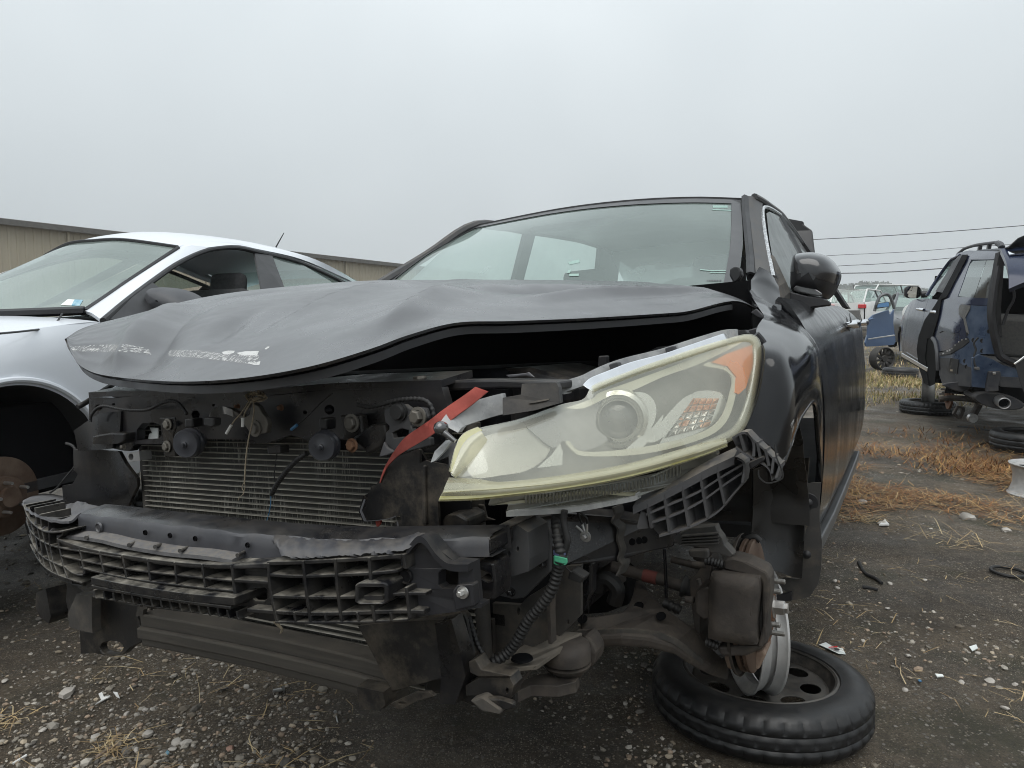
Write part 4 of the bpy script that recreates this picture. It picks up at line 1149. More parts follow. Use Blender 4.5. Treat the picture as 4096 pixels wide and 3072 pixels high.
rb = [CAR.on(p, fy(d)) for p, d in zip(Z('S4', (560, 425), (600, 500), (760, 520), (980, 505), (1230, 490), (1480, 470), (1690, 372)), (.012, .0, .0, .0, .0, .0, .01))]
a, b = resample(rb, 56), resample(rt, 56)
rows = [[a[i].lerp(b[i], k / 9) + V((0, -.012 * math.sin(PI * k / 9) ** .7, .010 * math.sin(PI * k / 9) + .0035 * noise.noise(V((i * .55, k * .3, 9.1))))) for i in range(56)] for k in range(10)]
cov_r = MB().grid(rows).build('cover_sheet', 'cover_dark', beam, solid=.004, angle=70)
# absorber back plate
top_line = Z('S3', (205, 150), (215, 240), (300, 330), (380, 385), (500, 440), (690, 520), (1070, 590), (1290, 625), (1530, 655), (1770, 672), (2030, 690)) + Z('S4', (490, 548), (740, 540), (980, 525), (1230, 515), (1480, 492))
bot_line = Z('S3', (205, 260), (270, 480), (330, 640), (420, 740), (580, 830), (735, 860), (1140, 960), (1400, 1020), (1640, 1060), (1840, 1080), (2060, 1100)) + Z('S4', (550, 985), (800, 992), (1025, 988), (1270, 988), (1530, 968))
fb = fy(.058)
a = resample(cr([CAR.on(p, fb) for p in bot_line], 3), 90); b = resample(cr([CAR.on(p, fb) for p in top_line], 3), 90)
absb = MB().grid([[a[i].lerp(b[i], k / 4) for i in range(90)] for k in range(5)]).build('bumper_absorber', 'absorber', car, solid=.003)
def fair(p, it=25, n=None):
    p = resample(p, n or max(12, len(p)))
    for _ in range(it):
        p = [p[0]] + [p[k] * .5 + (p[k - 1] + p[k + 1]) * .25 for k in range(1, len(p) - 1)] + [p[-1]]
    return p
def hrib(pts, depth=.056, th=.0034, f=yf, n=5, mat='absorber'):
    p = fair(cr([CAR.on(q, f) for q in pts], n))
    MB().rect(p, V((0, depth, 0)), V((0, 0, -th))).build('rib', mat, absb, smooth=False, bevel=.0011)
def vrib(pts, depth=.056, th=.0036, f=yf, mat='absorber'):
    p = cr([CAR.on(q, f) for q in pts], 3)
    MB().rect(p, V((0, depth, 0)), V((th, 0, 0))).build('rib', mat, absb, smooth=False, bevel=.0011)
S3 = lambda *a: Z('S3', *a)
S4 = lambda *a: Z('S4', *a)
# left wrap-around
hrib(S3((203, 150), (215, 238), (300, 330), (370, 385), (450, 402), (560, 380)), f=fy(-.004))
hrib(S3((225, 290), (250, 372), (340, 460), (430, 508), (512, 524)))
hrib(S3((250, 410), (275, 490), (340, 590), (440, 650), (550, 692)))
hrib(S3((262, 500), (290, 570), (380, 705), (480, 762), (600, 805), (722, 840)))
for pts in ([(228, 150), (225, 260), (262, 410), (300, 580)], [(262, 165), (262, 290), (300, 430), (335, 610), (352, 660)], [(300, 180), (318, 330), (345, 470), (375, 660), (392, 710)], [(345, 235), (362, 375), (388, 490), (430, 660), (452, 740)], [(420, 290), (425, 400), (432, 510), (458, 650), (512, 785)], [(500, 452), (512, 524), (550, 690), (592, 815)], [(555, 385), (540, 420), (505, 450)]):
    vrib(S3(*pts))
for pts in ([(330, 240), (300, 320)], [(430, 300), (365, 372)], [(500, 320), (430, 390)]):
    p = cr([CAR.on(q, fy(d)) for q, d in zip(S3(*pts), (.02, -.004))], 6)
    MB().rect(p, V((0, .03, -.012)), V((.003, 0, 0))).build('rib', 'grey_plastic', absb, smooth=False)
# centre: top lip, three rows, lower slat
lipT = S3((498, 448), (690, 522), (880, 560), (1070, 592), (1290, 628), (1530, 658), (1770, 676), (2035, 692)) + S4((490, 558))
hrib(lipT, .075, .006)
hrib([(x, y + 9) for x, y in lipT], .075, .004, fy(.004))
p = cr([CAR.on(q, fy(.012)) for q in S3((500, 425), (620, 428), (860, 455), (1070, 505), (1290, 545), (1530, 580), (1770, 600), (2050, 640))], 5)
mk('grey_dust', (.075, .075, .08), (.12, .118, .12), rough=.6, r2=.75, scale=40, detail=8, bump=.4, bscale=120, dust=.6)
MB().rect(p, V((0, .06, .010)), V((0, 0, -.006))).build('top_ledge', 'grey_dust', absb, smooth=False)
hrib(S3((512, 522), (600, 545), (690, 552), (880, 582), (1070, 612)), .05)
hrib(S3((535, 598), (720, 640), (885, 672), (1090, 712), (1305, 742), (1535, 765), (1790, 792), (2050, 818)))
hrib(S3((700, 700), (740, 715), (905, 752), (1105, 795), (1315, 825), (1550, 852), (1800, 884), (2060, 908)))
hrib(S3((560, 690), (640, 770), (730, 770)), .05)
hrib(S3((800, 792), (950, 825), (1140, 860), (1350, 895), (1580, 930), (1840, 955), (2070, 975)), .07, .012, fy(-.016))
hrib(S3((805, 862), (950, 895), (1145, 925), (1360, 968), (1590, 995), (1840, 1030), (2040, 1052)), .06, .005, fy(-.014))
for a_, b_ in (((690, 530), (735, 765)), ((868, 565), (905, 752)), ((1068, 595), (1105, 795)), ((1290, 630), (1318, 825)), ((1530, 660), (1552, 852)), ((1772, 680), (1802, 884)), ((2032, 694), (2078, 975)), ((800, 795), (820, 870)), ((940, 840), (955, 910)), ((1138, 865), (1150, 940)), ((1350, 905), (1362, 980)), ((1580, 935), (1594, 1010)), ((1838, 965), (1848, 1045)), ((2066, 980), (2030, 1060))):
    vrib(S3(a_, b_), f=fy(-.012) if a_[1] > 760 else yf)
# fluted underside strip below the slat
for k in range(16):
    x = 820 + k * 84
    y0 = 905 + k * 12.6
    vrib(S3((x, y0), (x + 8, y0 + 50), (x + 20, y0 + 78)), .05, .004, fy(.0))
hrib(S3((820, 960), (1140, 1015), (1400, 1060), (1640, 1090), (1900, 1120), (2120, 1130)), .05, .003, fy(.018))
# rows of round holes and the square sockets in the back wall of each cell
def socket(poly, f, name='socket', mat='black_void'):
    MB().prism([CAR.on(p, f) for p in poly], V((0, .004, 0))).build(name, mat, absb, smooth=False)
for k, (x, y) in enumerate(((772, 605), (955, 635), (1160, 665), (1380, 692), (1615, 715), (1868, 742))):
    for j in range(3):
        socket(S3(*ell((x + j * 50, y + j * 4), 16, 22, 10)), fy(.0535))
    for j in range(3):
        socket(S3(*ell((x + 20 + j * 50, y + 82 + j * 6), 14, 13, 8)), fy(.0535))
for k in range(3): socket(S3(*ell((600 + k * 42, 562 + k * 6), 14, 20, 10)), fy(.0535))
def rsq(x0, y0, x1, y1, r=.18):
    a, b = (x1 - x0) * r, (y1 - y0) * r
    return [(x0 + a, y0), (x1 - a, y0), (x1, y0 + b), (x1, y1 - b), (x1 - a, y1), (x0 + a, y1), (x0, y1 - b), (x0, y0 + b)]
def frame_plate(name, outer, inner, f, th, mat, par):
    MB().prism([CAR.on(p, f) for p in outer], V((0, th, 0)), [[CAR.on(p, f) for p in h] for h in inner]).build(name, mat, par, smooth=False, bevel=.002)
frame_plate('socket_frame', S3((575, 620), (700, 640), (735, 800), (640, 790)), [S3(*rsq(615, 655, 690, 755))], fy(.02), .006, 'absorber', absb)
frame_plate('socket_frame', S4((240, 600), (490, 600), (530, 900), (240, 870)), [S4(*rsq(388, 738, 495, 835)), S4(*circ((318, 640), 16)), S4(*circ((320, 712), 14)), S4(*circ((328, 762), 15))], fy(.02), .006, 'absorber', absb)
# right half: large cells
hrib(S4((490, 546), (745, 540), (985, 525), (1232, 515), (1485, 490)), .07, .006)
hrib(S4((240, 575), (490, 575)), .06, .005); hrib(S4((240, 675), (500, 690)), .05, .005)
hrib(S4((495, 632), (745, 658), (985, 628), (1232, 634), (1455, 604)), .06, .005)
hrib(S4((515, 792), (775, 802), (1000, 805), (1140, 797)), .06, .005)
hrib(S4((1370, 782), (1500, 770), (1665, 772)), .05, .005)
hrib(S4((345, 892), (530, 905), (800, 922), (1020, 918), (1262, 908), (1515, 893), (1650, 905)), .06, .006)
hrib(S4((550, 985), (800, 990), (1025, 986), (1270, 986), (1530, 966)), .05, .004)
for a_ in ([(222, 565), (235, 720), (255, 880)], [(488, 558), (505, 760), (552, 985)], [(745, 540), (770, 780), (800, 990)], [(982, 525), (1000, 760), (1028, 988)], [(1232, 515), (1245, 690)], [(1255, 870), (1272, 985)], [(1482, 490), (1500, 600)], [(1505, 735), (1532, 966)]):
    vrib(S4(*a_), .06, .005)
for x in (680, 905, 1145, 1390): vrib(S4((x, 920), (x + 12, 988)), .05, .004)
for (x0, y0, x1, y1) in ((675, 655, 745, 715), (875, 660, 975, 720), (690, 815, 770, 845), (890, 815, 965, 855), (860, 535, 970, 580), (1060, 545, 1225, 600), (1295, 530, 1350, 580)):
    socket(S4(*rsq(x0, y0, x1, y1)), fy(.053))
frame_plate('cup', S4(*rsq(1140, 700, 1385, 865, .12)), [S4(*rsq(1165, 735, 1355, 850, .1))], fy(-.012), .06, 'absorber', absb)
socket(S4((1250, 715), (1350, 715), (1350, 800), (1250, 790)), fy(.045))
frame_plate('light_tab', S4((1145, 800), (1345, 795), (1355, 845), (1160, 862)), [], fy(.0), .045, 'absorber', absb)
for pts in ([(700, 455), (665, 520)], [(800, 450), (755, 520)], [(900, 450), (860, 515)], [(1120, 455), (1105, 505)], [(1275, 390), (1262, 498)], [(1390, 385), (1375, 490)]):
    p = cr([CAR.on(q, fy(d)) for q, d in zip(S4(*pts), (.03, -.006))], 6)
    MB().rect(p, V((0, .03, -.01)), V((.005, 0, 0))).build('rib', 'beam_paint', absb, smooth=False)
# small locating pegs on the ledge
for a_, b_ in (((760, 445), (825, 420)), ((1140, 510), (1240, 468)), ((1370, 525), (1450, 498)), ((1590, 560), (1690, 520)), ((2100, 600), (2190, 560))):
    q0, q1 = CAR.on(S3(a_)[0], fy(.008)), CAR.on(S3(b_)[0], fy(.05))
    MB().tube([q0, q1], CAR.px(q0, 8), 10).build('peg', 'absorber', absb)
# end bracket with the square window and the big bolt
eb_y = lambda x, z: -.775 + .5 * max(0, x - .42) ** 1.5
mk('rail_gloss', (.010, .0105, .0135), (.017, .0175, .021), rough=.3, r2=.45, scale=9, bump=.06, dust=.28)
eb = plate('end_bracket', S4((1480, 455), (1560, 440), (1640, 345), (1700, 362), (1780, 470), (1870, 540), (2010, 552), (2015, 640), (2035, 850), (2082, 858), (2080, 884), (1880, 918), (1660, 945), (1545, 965), (1525, 760), (1500, 600), (1480, 590)), eb_y, .02, 'rail_gloss', car, [S4(*rsq(1758, 602, 1905, 746))], bevel=.004)
p = [U(q, eb_y) for q in S4((1560, 440), (1640, 345), (1700, 362), (1780, 470), (1870, 540), (2012, 548))]
MB().rect(cr(p, 5), V((0, -.014, 0)), V((0, .0, -.010))).build('flange', 'rail_gloss', eb, angle=50)
plate('pad', S4((1855, 770), (1890, 720), (2005, 712), (2020, 880), (1880, 916)), lambda x, z: eb_y(x, z) - .012, .02, 'rail_gloss', eb, bevel=.003)
b = MB(); q = U(S4((1940, 772))[0], lambda x, z: eb_y(x, z) - .013); b.lathe([(0, -.003), (CAR.px(q, 25), -.003), (CAR.px(q, 26), 0)], q, (0, 1, 0), 28); hexbolt(b, q + V((0, -.003, 0)), FWD, CAR.px(q, 13), .008, False); b.build('bolt', 'zinc', eb, angle=25)
q = U(S4((1518, 655))[0], lambda x, z: eb_y(x, z) - .001); R = CAR.px(q, 28)
MB().lathe([(0, .0), (R * .8, -.001), (R, -.003), (R * 1.1, 0)], q, (0, 1, 0), 24).build('dimple', 'black_plastic', eb)
plate('back_wall', S4((1740, 590), (1920, 590), (1920, 760), (1740, 760)), lambda x, z: eb_y(x, z) + .09, .004, 'dusty_plastic', eb)
# ------------------------------------------------------------------ lower front: splash guard, lower tie bar, passenger bracket
lowbar = [U(p, yy) for p, yy in zip(Z('R8', (770, 770), (960, 800), (1400, 880), (1900, 990), (2160, 1060)), (-.60,) * 5)]
mb = MB()
for dz, dy, w in ((0, 0, .03), (-.028, -.01, .026), (-.052, .0, .022)):
    mb.rect([p + V((0, dy, dz)) for p in curve(lowbar, 24)], V((0, .05, .0)), V((0, 0, -w)))
mk('low_dirt', (.045, .04, .034), (.075, .067, .056), rough=.7, r2=.85, scale=5, streak=(1, 6, 30), bump=.3, dust=.6, dustc=(.12, .105, .085))
mb.build('lower_tie_bar', 'low_dirt', car, angle=50, bevel=.004)
plate('tow_tab', Z('R8', (1500, 805), (1530, 815), (1560, 850), (1556, 875), (1540, 885), (1550, 855), (1520, 830)), -.72, .004, 'rope', car)
pb = plate('lower_bracket', Z('S3', (590, 850), (700, 880), (760, 930), (1150, 1030), (1220, 1040), (1210, 1140), (1235, 1230), (1295, 1240), (1305, 1290), (1250, 1370), (1150, 1420), (1090, 1480), (1000, 1495), (830, 1470), (710, 1475), (700, 1240), (670, 1150), (610, 1150), (580, 1000)), -.60, .02, 'dusty_plastic', car, [S3(*ell((985, 1420), 105, 62, 16))], bevel=.006)
wplate('bracket_face', Z('S3', (745, 920), (880, 950), (895, 1260), (830, 1250), (690, 1210), (670, 1100)), -.625, .02, 'dirty_steel', pb, .006, 0)
wplate('bracket_shield', Z('S3', (500, 880), (590, 850), (640, 1080), (620, 1140), (540, 1090), (495, 1000)), -.53, .05, 'dusty_plastic', pb, .006, 0)
plate('tab', Z('S3', (1225, 1020), (1305, 1040), (1300, 1075), (1270, 1080), (1260, 1140), (1205, 1140), (1210, 1075)), -.60, .01, 'dirty_steel', pb, [S3(*ell((1250, 1045), 16, 20))])
sg = plate('splash_guard', Z('R4', (80, 980), (620, 935), (742, 908), (772, 960), (800, 1090), (830, 1215), (790, 1240), (800, 1312), (860, 1330), (1075, 1330), (1090, 1540), (1000, 1592), (790, 1530), (650, 1470), (480, 1442), (490, 1400), (300, 1415), (180, 1150)), -.63, .02, 'dusty_plastic', car, bevel=.006)
wplate('guard_wing', Z('R4', (180, 1160), (310, 1410), (655, 1320), (650, 940), (620, 935), (85, 985)), -.655, .012, 'dusty_plastic', sg, .006, 0)
wplate('guard_foot', Z('R4', (110, 1358), (290, 1390), (300, 1480), (270, 1520), (130, 1512)), -.66, .03, 'dusty_plastic', sg, .006, 0)
plate('guard_strap', Z('R4', (265, 1520), (330, 1490), (420, 1450), (520, 1440), (560, 1468), (440, 1500), (330, 1560)), -.69, .008, 'dusty_plastic', sg, [Z('R4', *ell((345, 1515), 26, 12))], bevel=.003)
plate('guard_lip', Z('R4', (790, 1500), (870, 1470), (1000, 1560), (1000, 1592), (860, 1560)), -.69, .02, 'dirty_steel', sg, bevel=.004)
plate('guard_ear', Z('R4', (865, 1480), (960, 1480), (1085, 1520), (1085, 1555), (1010, 1560)), -.685, .012, 'dusty_plastic', sg, bevel=.004)
plate('guard_box', Z('R4', (765, 1400), (860, 1345), (1060, 1345), (1085, 1400), (1070, 1480), (960, 1460), (770, 1465)), -.66, .03, 'dusty_plastic', sg, [Z('R4', *ell((1042, 1432), 10, 22))], bevel=.006)
plate('guard_step', Z('R4', (785, 1240), (830, 1222), (870, 1290), (1060, 1330), (1070, 1340), (850, 1340), (795, 1312)), -.67, .03, 'dusty_plastic', sg, bevel=.005)
wplate('guard_column', Z('R4', (630, 940), (740, 915), (800, 1120), (830, 1290), (760, 1480), (655, 1470), (660, 1300)), -.645, .03, 'black_plastic', sg, .006, 0)
# ------------------------------------------------------------------ frame rail end and crash-box flange
rail = plate('frame_rail', Z('R4', (1200, 285), (1440, 255), (1760, 280), (1990, 325), (2130, 290), (2140, 480), (1990, 510), (1780, 575), (1640, 585), (1440, 605), (1200, 640)), lambda x, z: -.47 + 1.35 * max(0, x - .575), .06, 'rail_paint', car, bevel=.006)
for p in ((1872, 445), (1918, 437), (1952, 432)):
    q = U(Z('R4', p)[0], lambda x, z: -.472 + 1.35 * max(0, x - .575)); MB().lathe([(0, -.001), (.006, -.001), (.007, .001)], q, (-.6, 1, 0), 16).build('hole', 'black_void', rail)
p = [U(q, lambda x, z: -.478 + 1.35 * max(0, x - .575)) for q in Z('R4', (1735, 215), (1750, 260), (1730, 310), (1770, 360), (1765, 430), (1785, 500), (1770, 560), (1790, 600), (1760, 670))]
MB().rect(cr(p, 4), V((.004, 0, 0)), V((.006, .03, 0))).build('weld_seam', 'flap', rail)
flg = plate('crash_flange', Z('R4', (780, 300), (840, 290), (845, 390), (1000, 330), (1100, 298), (1200, 290), (1285, 305), (1330, 380), (1332, 640), (1150, 818), (1085, 826), (970, 795), (950, 700), (860, 420), (800, 415)), -.56, .008, 'grey_dark', car, bevel=.003)
plate('crash_box', Z('R4', (930, 420), (1095, 320), (1180, 380), (1190, 560), (1185, 640), (985, 705), (960, 690)), -.63, .07, 'grey_dark', flg, [Z('R4', *ell((1055, 525), 9, 22)), Z('R4', *ell((1112, 492), 8, 18))], bevel=.008)
plate('crash_box_top', Z('R4', (840, 400), (1050, 300), (1120, 320), (940, 420)), -.645, .08, 'dirty_steel', flg, bevel=.004)
for p in ((1272, 380), (1226, 490), (1282, 588), (1072, 776)):
    b = MB(); q = U(Z('R4', p)[0], -.562); hexbolt(b, q, (0, -1, 0), CAR.px(q, 12.5), .009); b.build('bolt', 'rail_paint', flg, angle=25)
plate('ear', Z('R4', (810, 260), (850, 195), (885, 200), (905, 280), (960, 300), (850, 310)), -.55, .006, 'dirty_steel', flg, [Z('R4', *ell((856, 225), 12, 16))])
apron = plate('front_apron', Z('R4', (945, 850), (1130, 862), (1180, 810), (1335, 715), (1345, 1080), (1250, 1125), (1090, 1180), (955, 1235)), -.50, .01, 'dirty_steel', car, [Z('R4', *ell((1118, 905), 10, 26)), Z('R4', *ell((1285, 890), 10, 24))], bevel=.003)
plate('apron_fold', Z('R4', (1342, 612), (1532, 598), (1532, 930), (1402, 1062), (1352, 1092)), -.44, .01, 'dirty_steel', apron, [Z('R4', *ell((1447, 975), 8, 16))], bevel=.003)
plate('apron_panel', Z('R4', (830, 950), (945, 960), (950, 1190), (860, 1170), (835, 1080)), -.52, .01, 'grimy_metal', apron, [Z('R4', *ell((900, 1025), 30, 36))], bevel=.003)
MB().rect([U(p, -.505) for p in Z('R4', (1345, 725), (1342, 880), (1350, 1090))], V((.006, 0, 0)), V((0, -.02, 0))).build('apron_lip', 'grimy_metal', apron)
plate('tube_hanger', Z('R4', (1538, 585), (1605, 580), (1602, 780), (1560, 850), (1530, 870), (1535, 800)), -.36, .03, 'rail_paint', car, bevel=.01)
# lower dusty plate and rubber subframe mount
lp = [U(p, y) for p, y in zip(Z('R4', (870, 1285), (1000, 1230), (1180, 1110), (1420, 1035), (1540, 1045), (1480, 1100), (1330, 1200), (1240, 1262), (1100, 1275), (920, 1300)), (-.60, -.57, -.49, -.42, -.40, -.43, -.50, -.555, -.58, -.605))]
mk('dust_plate', (.09, .078, .063), (.15, .13, .105), rough=.8, r2=.92, scale=12, detail=8, bump=.5, bscale=160)
lowp = MB().prism(lp, V((0, 0, -.008))).build('mount_plate', 'dust_plate', car, smooth=False, bevel=.002)
q = CAR.at(Z('R4', (1142, 1227))[0], y=-.56); MB().lathe([(0, .001), (.017, .001), (.019, -.002)], q + V((0, 0, .004)), (0, 0, 1), 20).build('hole', 'black_void', lowp)
c = CAR.at(Z('R4', (1440, 1210))[0], y=-.43); s = CAR.px(c, 1 / 1.659)
bush = MB().lathe([(s * 70, -s * 120), (s * 100, -s * 110), (s * 118, -s * 80), (s * 150, -s * 60), (s * 158, -s * 40), (s * 120, -s * 30), (s * 158, -s * 15), (s * 162, s * 50), (s * 150, s * 95), (s * 110, s * 125), (0, s * 130)], c, (0, 0, 1), 36).build('subframe_mount', 'grimy_metal', car, angle=50)
MB().prism([CAR.at(p, z=c.z - s * 95) for p in Z('R4', (1090, 1390), (1220, 1330), (1490, 1285), (1520, 1330), (1500, 1370), (1380, 1400), (1200, 1395), (1085, 1450))], V((0, 0, -.02))).build('mount_arm', 'grimy_metal', bush, smooth=False, bevel=.006)
plate('mount_ear', Z('R4', (1560, 1060), (1600, 1110), (1635, 1180), (1620, 1260), (1580, 1290), (1540, 1240), (1500, 1100)), -.40, .05, 'grimy_metal', bush, bevel=.012)
plate('mount_strut', Z('R4', (1195, 1290), (1230, 1275), (1120, 1400), (1090, 1430), (1085, 1400)), -.56, .015, 'grimy_metal', bush)
# big corrugated loom with its tape
hl = Z('R4', (1372, 230), (1374, 330), (1382, 430), (1398, 540), (1378, 640), (1335, 770), (1265, 870), (1180, 970), (1120, 1080), (1055, 1170), (975, 1230), (905, 1262))
loom = pipe('corrugated_loom', hl, [-.55, -.585, -.60, -.605, -.60, -.60, -.60, -.60, -.60, -.60, -.61, -.62], 24, 'rubber', car, 14, 10, ribs=.0075)
pipe('branch_hose', Z('R4', (1425, 235), (1418, 300), (1432, 380), (1442, 440), (1422, 520), (1405, 560)), -.60, 14, 'rubber', loom, 10, 8)
pipe('branch_hose', Z('R4', (790, 940), (820, 1040), (850, 1130), (885, 1190), (915, 1250)), -.62, 11, 'rubber', loom, 10, 8, ribs=.007)
pipe('purple_band', Z('R4', (1393, 500), (1395, 525)), -.602, 28, 'band_blue', loom, 14)
pipe('green_tape', Z('R4', (1396, 540), (1396, 585)), -.602, 27.5, 'tape_green', loom, 14)
plate('green_tape_tail', Z('R4', (1352, 535), (1440, 555), (1442, 585), (1410, 590), (1355, 575)), -.622, .003, 'tape_green', loom)
plate('plug', Z('R4', (1452, 640), (1475, 628), (1558, 680), (1530, 722), (1440, 690)), -.56, .025, 'rubber', loom, bevel=.003)
pipe('plug_wire', Z('R4', (1420, 590), (1440, 620), (1470, 645)), -.58, 2.5, 'rubber', loom, 6)
# ring terminal on the rail
tq = U(Z('R4', (1565, 405))[0], -.50)
term = MB(); term.lathe([(CAR.px(tq, 11), 0), (CAR.px(tq, 22), 0), (CAR.px(tq, 22), -.004), (CAR.px(tq, 12), -.004)], tq, (0, 1, 0), 16); hexbolt(term, tq, FWD, CAR.px(tq, 10), .010, False)
term = term.build('earth_terminal', 'zinc', car, angle=30)
for e in ((1500, 340), (1540, 320), (1572, 318)):
    pipe('lug', Z('R4', e, ((e[0] + 1565) / 2 + 3, 370), (1562, 395)), -.502, 5.5, 'zinc', term, 8)
plate('lug_tail', Z('R4', (1540, 405), (1600, 415), (1590, 440), (1570, 450), (1550, 440)), -.50, .003, 'zinc', term)
pipe('earth_wire', Z('R4', (1540, 325), (1525, 290), (1512, 250), (1508, 235)), [-.505, -.51, -.515, -.52], 5, 'rubber', term, 6)
pipe('earth_wire', Z('R4', (1574, 320), (1572, 290), (1545, 262), (1520, 240)), [-.505, -.51, -.515, -.52], 5, 'rubber', term, 6)
# ------------------------------------------------------------------ driver-side headlamp, hanging loose
def hy(px, py, back=0.0):
    t = (px - 1760) / (3040 - 1760)
    t = max(-.05, min(1.05, t))
    y = lerp(-.74, -.13, t) - .075 * math.sin(PI * max(0, min(1, t))) - .03 * t * t
    # lens leans back towards its top edge
    mid = lerp(1830, 1560, t)
    y += .00022 * (mid - py)
    return y + back
def H(p, back=0.0): return CAR.at(p, y=hy(p[0], p[1], back))
S6 = lambda *a: Z('S6', *a)
def patch(name, outline, back, mat, par, dome=0.0, solid=.003, n=26, edge_mat=None, sm=3):
    return drape(name, outline, lambda p, d: H(p, back - d), mat, par, 34, sm, solid, dome)
lens_o = S6((165, 950), (158, 925), (195, 770), (245, 690), (335, 652), (600, 592), (860, 502), (1000, 468), (1052, 385), (1150, 335), (1400, 252), (1700, 150), (1900, 90), (2035, 60), (2095, 75), (2120, 130), (2118, 250), (2078, 480), (2012, 655), (1900, 742), (1600, 850), (1200, 955), (800, 1020), (500, 1055), (210, 985))
lamp = patch('headlamp', S6((175, 940), (200, 780), (250, 700), (600, 600), (1000, 475), (1060, 395), (1400, 262), (1900, 100), (2040, 75), (2105, 130), (2105, 250), (2065, 480), (2000, 650), (1600, 840), (1200, 945), (800, 1010), (400, 1040)), .075, 'lamp_cavity', car)
# inner furniture
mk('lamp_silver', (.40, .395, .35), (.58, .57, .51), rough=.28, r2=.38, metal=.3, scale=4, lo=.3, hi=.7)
patch('bezel', S6((250, 860), (300, 760), (400, 700), (560, 670), (740, 640), (800, 720), (760, 840), (640, 925), (480, 955), (300, 970)), .05, 'lamp_silver', lamp)
patch('bezel_grey', S6((640, 650), (860, 560), (1020, 500), (1120, 470), (1080, 560), (1080, 660), (1150, 730), (1000, 800), (900, 750), (860, 740), (800, 780)), .045, 'lamp_grey', lamp)  # dark grey area of the bezel
patch('chrome_wedge', S6((705, 908), (790, 830), (850, 752), (866, 800), (862, 890)), .030, 'reflector', lamp, sm=0)
patch('light_guide', S6((885, 745), (905, 738), (960, 795), (1080, 805), (1250, 790), (1420, 765), (1640, 715), (1800, 650), (1880, 560), (1920, 440), (1935, 340), (1880, 285), (1760, 262), (1800, 235), (1900, 262), (1960, 325), (1955, 450), (1910, 590), (1830, 680), (1680, 745), (1450, 805), (1250, 830), (1000, 832), (930, 800)), .018, 'lamp_cream', lamp)
patch('upper_trim', S6((880, 530), (1050, 470), (1100, 430), (1300, 360), (1700, 210), (1900, 130), (2000, 110), (1850, 190), (1700, 260), (1500, 330), (1300, 420), (1150, 460), (1000, 530)), .03, 'lamp_cream', lamp)
patch('amber_reflector', S6((1805, 238), (1900, 185), (2062, 128), (2066, 255), (2020, 400), (1975, 440), (1955, 430), (1962, 330), (1905, 262)), .014, 'amber', lamp, sm=0)
# projector
pc_ = S6((1222, 596))[0]
q = H(pc_, .035); s = CAR.px(q, 1 / 1.58)
axd = (H(pc_, .035) - CAR.o).normalized()
ax = V((.32, -1, -.02)).normalized()
pj = MB().lathe([(s * 190, .03), (s * 185, .0), (s * 158, -.004), (s * 150, .012), (s * 132, .012), (s * 126, -.006), (s * 122, -.006)], q, -ax, 48, up=(0, 0, 1)).build('projector_ring', 'reflector', lamp, angle=50)
mk('projector_glass', (.085, .09, .092), (.12, .125, .125), rough=.08, scale=3, coat=1.0)
MB().lathe([(s * 122, .006), (s * 100, .002), (s * 60, -.004), (0, -.006)], q, -ax, 40).build('projector_lens', 'projector_glass', lamp)
# chrome crescent and divider right of the projector
patch('chrome_crescent', S6((1300, 430), (1380, 432), (1440, 480), (1455, 560), (1430, 640), (1380, 700), (1400, 600), (1395, 520), (1350, 460)), .024, 'reflector', lamp)
patch('divider', S6((1395, 745), (1500, 600), (1620, 470), (1700, 440), (1620, 560), (1520, 690), (1450, 740)), .02, 'reflector', lamp)
patch('divider_side', S6((1250, 800), (1340, 720), (1440, 640), (1500, 570), (1470, 650), (1400, 745), (1330, 800)), .022, 'reflector', lamp)  # second chrome strip beside the divider
# turn-signal bowl of small facets
mk('facet_amber', (.62, .24, .10), (.78, .45, .28), rough=.2, metal=.4, scale=30)
mk('facet_chrome', (.72, .71, .68), (.85, .85, .83), rough=.12, metal=.7, scale=30)
FR, FC = 5, 5
for r_ in range(FR):
    for c_ in range(FC):
        def fp(r, c):
            v, u = r / FR, c / FC
            l, rr2 = lerp(1530, 1672, v), lerp(1800, 1862, v)
            return (lerp(l, rr2, u), lerp(lerp(712, 458, v), lerp(640, 462, v), u))
        g_ = .06
        pts = [fp(r_ + g_, c_ + g_), fp(r_ + g_, c_ + 1 - g_), fp(r_ + 1 - g_, c_ + 1 - g_), fp(r_ + 1 - g_, c_ + g_)]
        qs = [H(p, .024) for p in S6(*pts)]
        cen = sum(qs, V()) / 4 + V((.25, -.9, .15)).normalized() * .009
        MB().add(qs + [cen], [(0, 1, 4), (1, 2, 4), (2, 3, 4), (3, 0, 4)]).build('facet', 'facet_amber' if (r_ >= 3 or (r_ * 3 + c_) % 7 == 4) else 'facet_chrome', lamp, smooth=False, fixn=False)
patch('signal_bowl', S6((1470, 760), (1540, 640), (1660, 470), (1720, 420), (1860, 430), (1900, 520), (1870, 620), (1800, 680), (1640, 735)), .034, 'reflector', lamp)
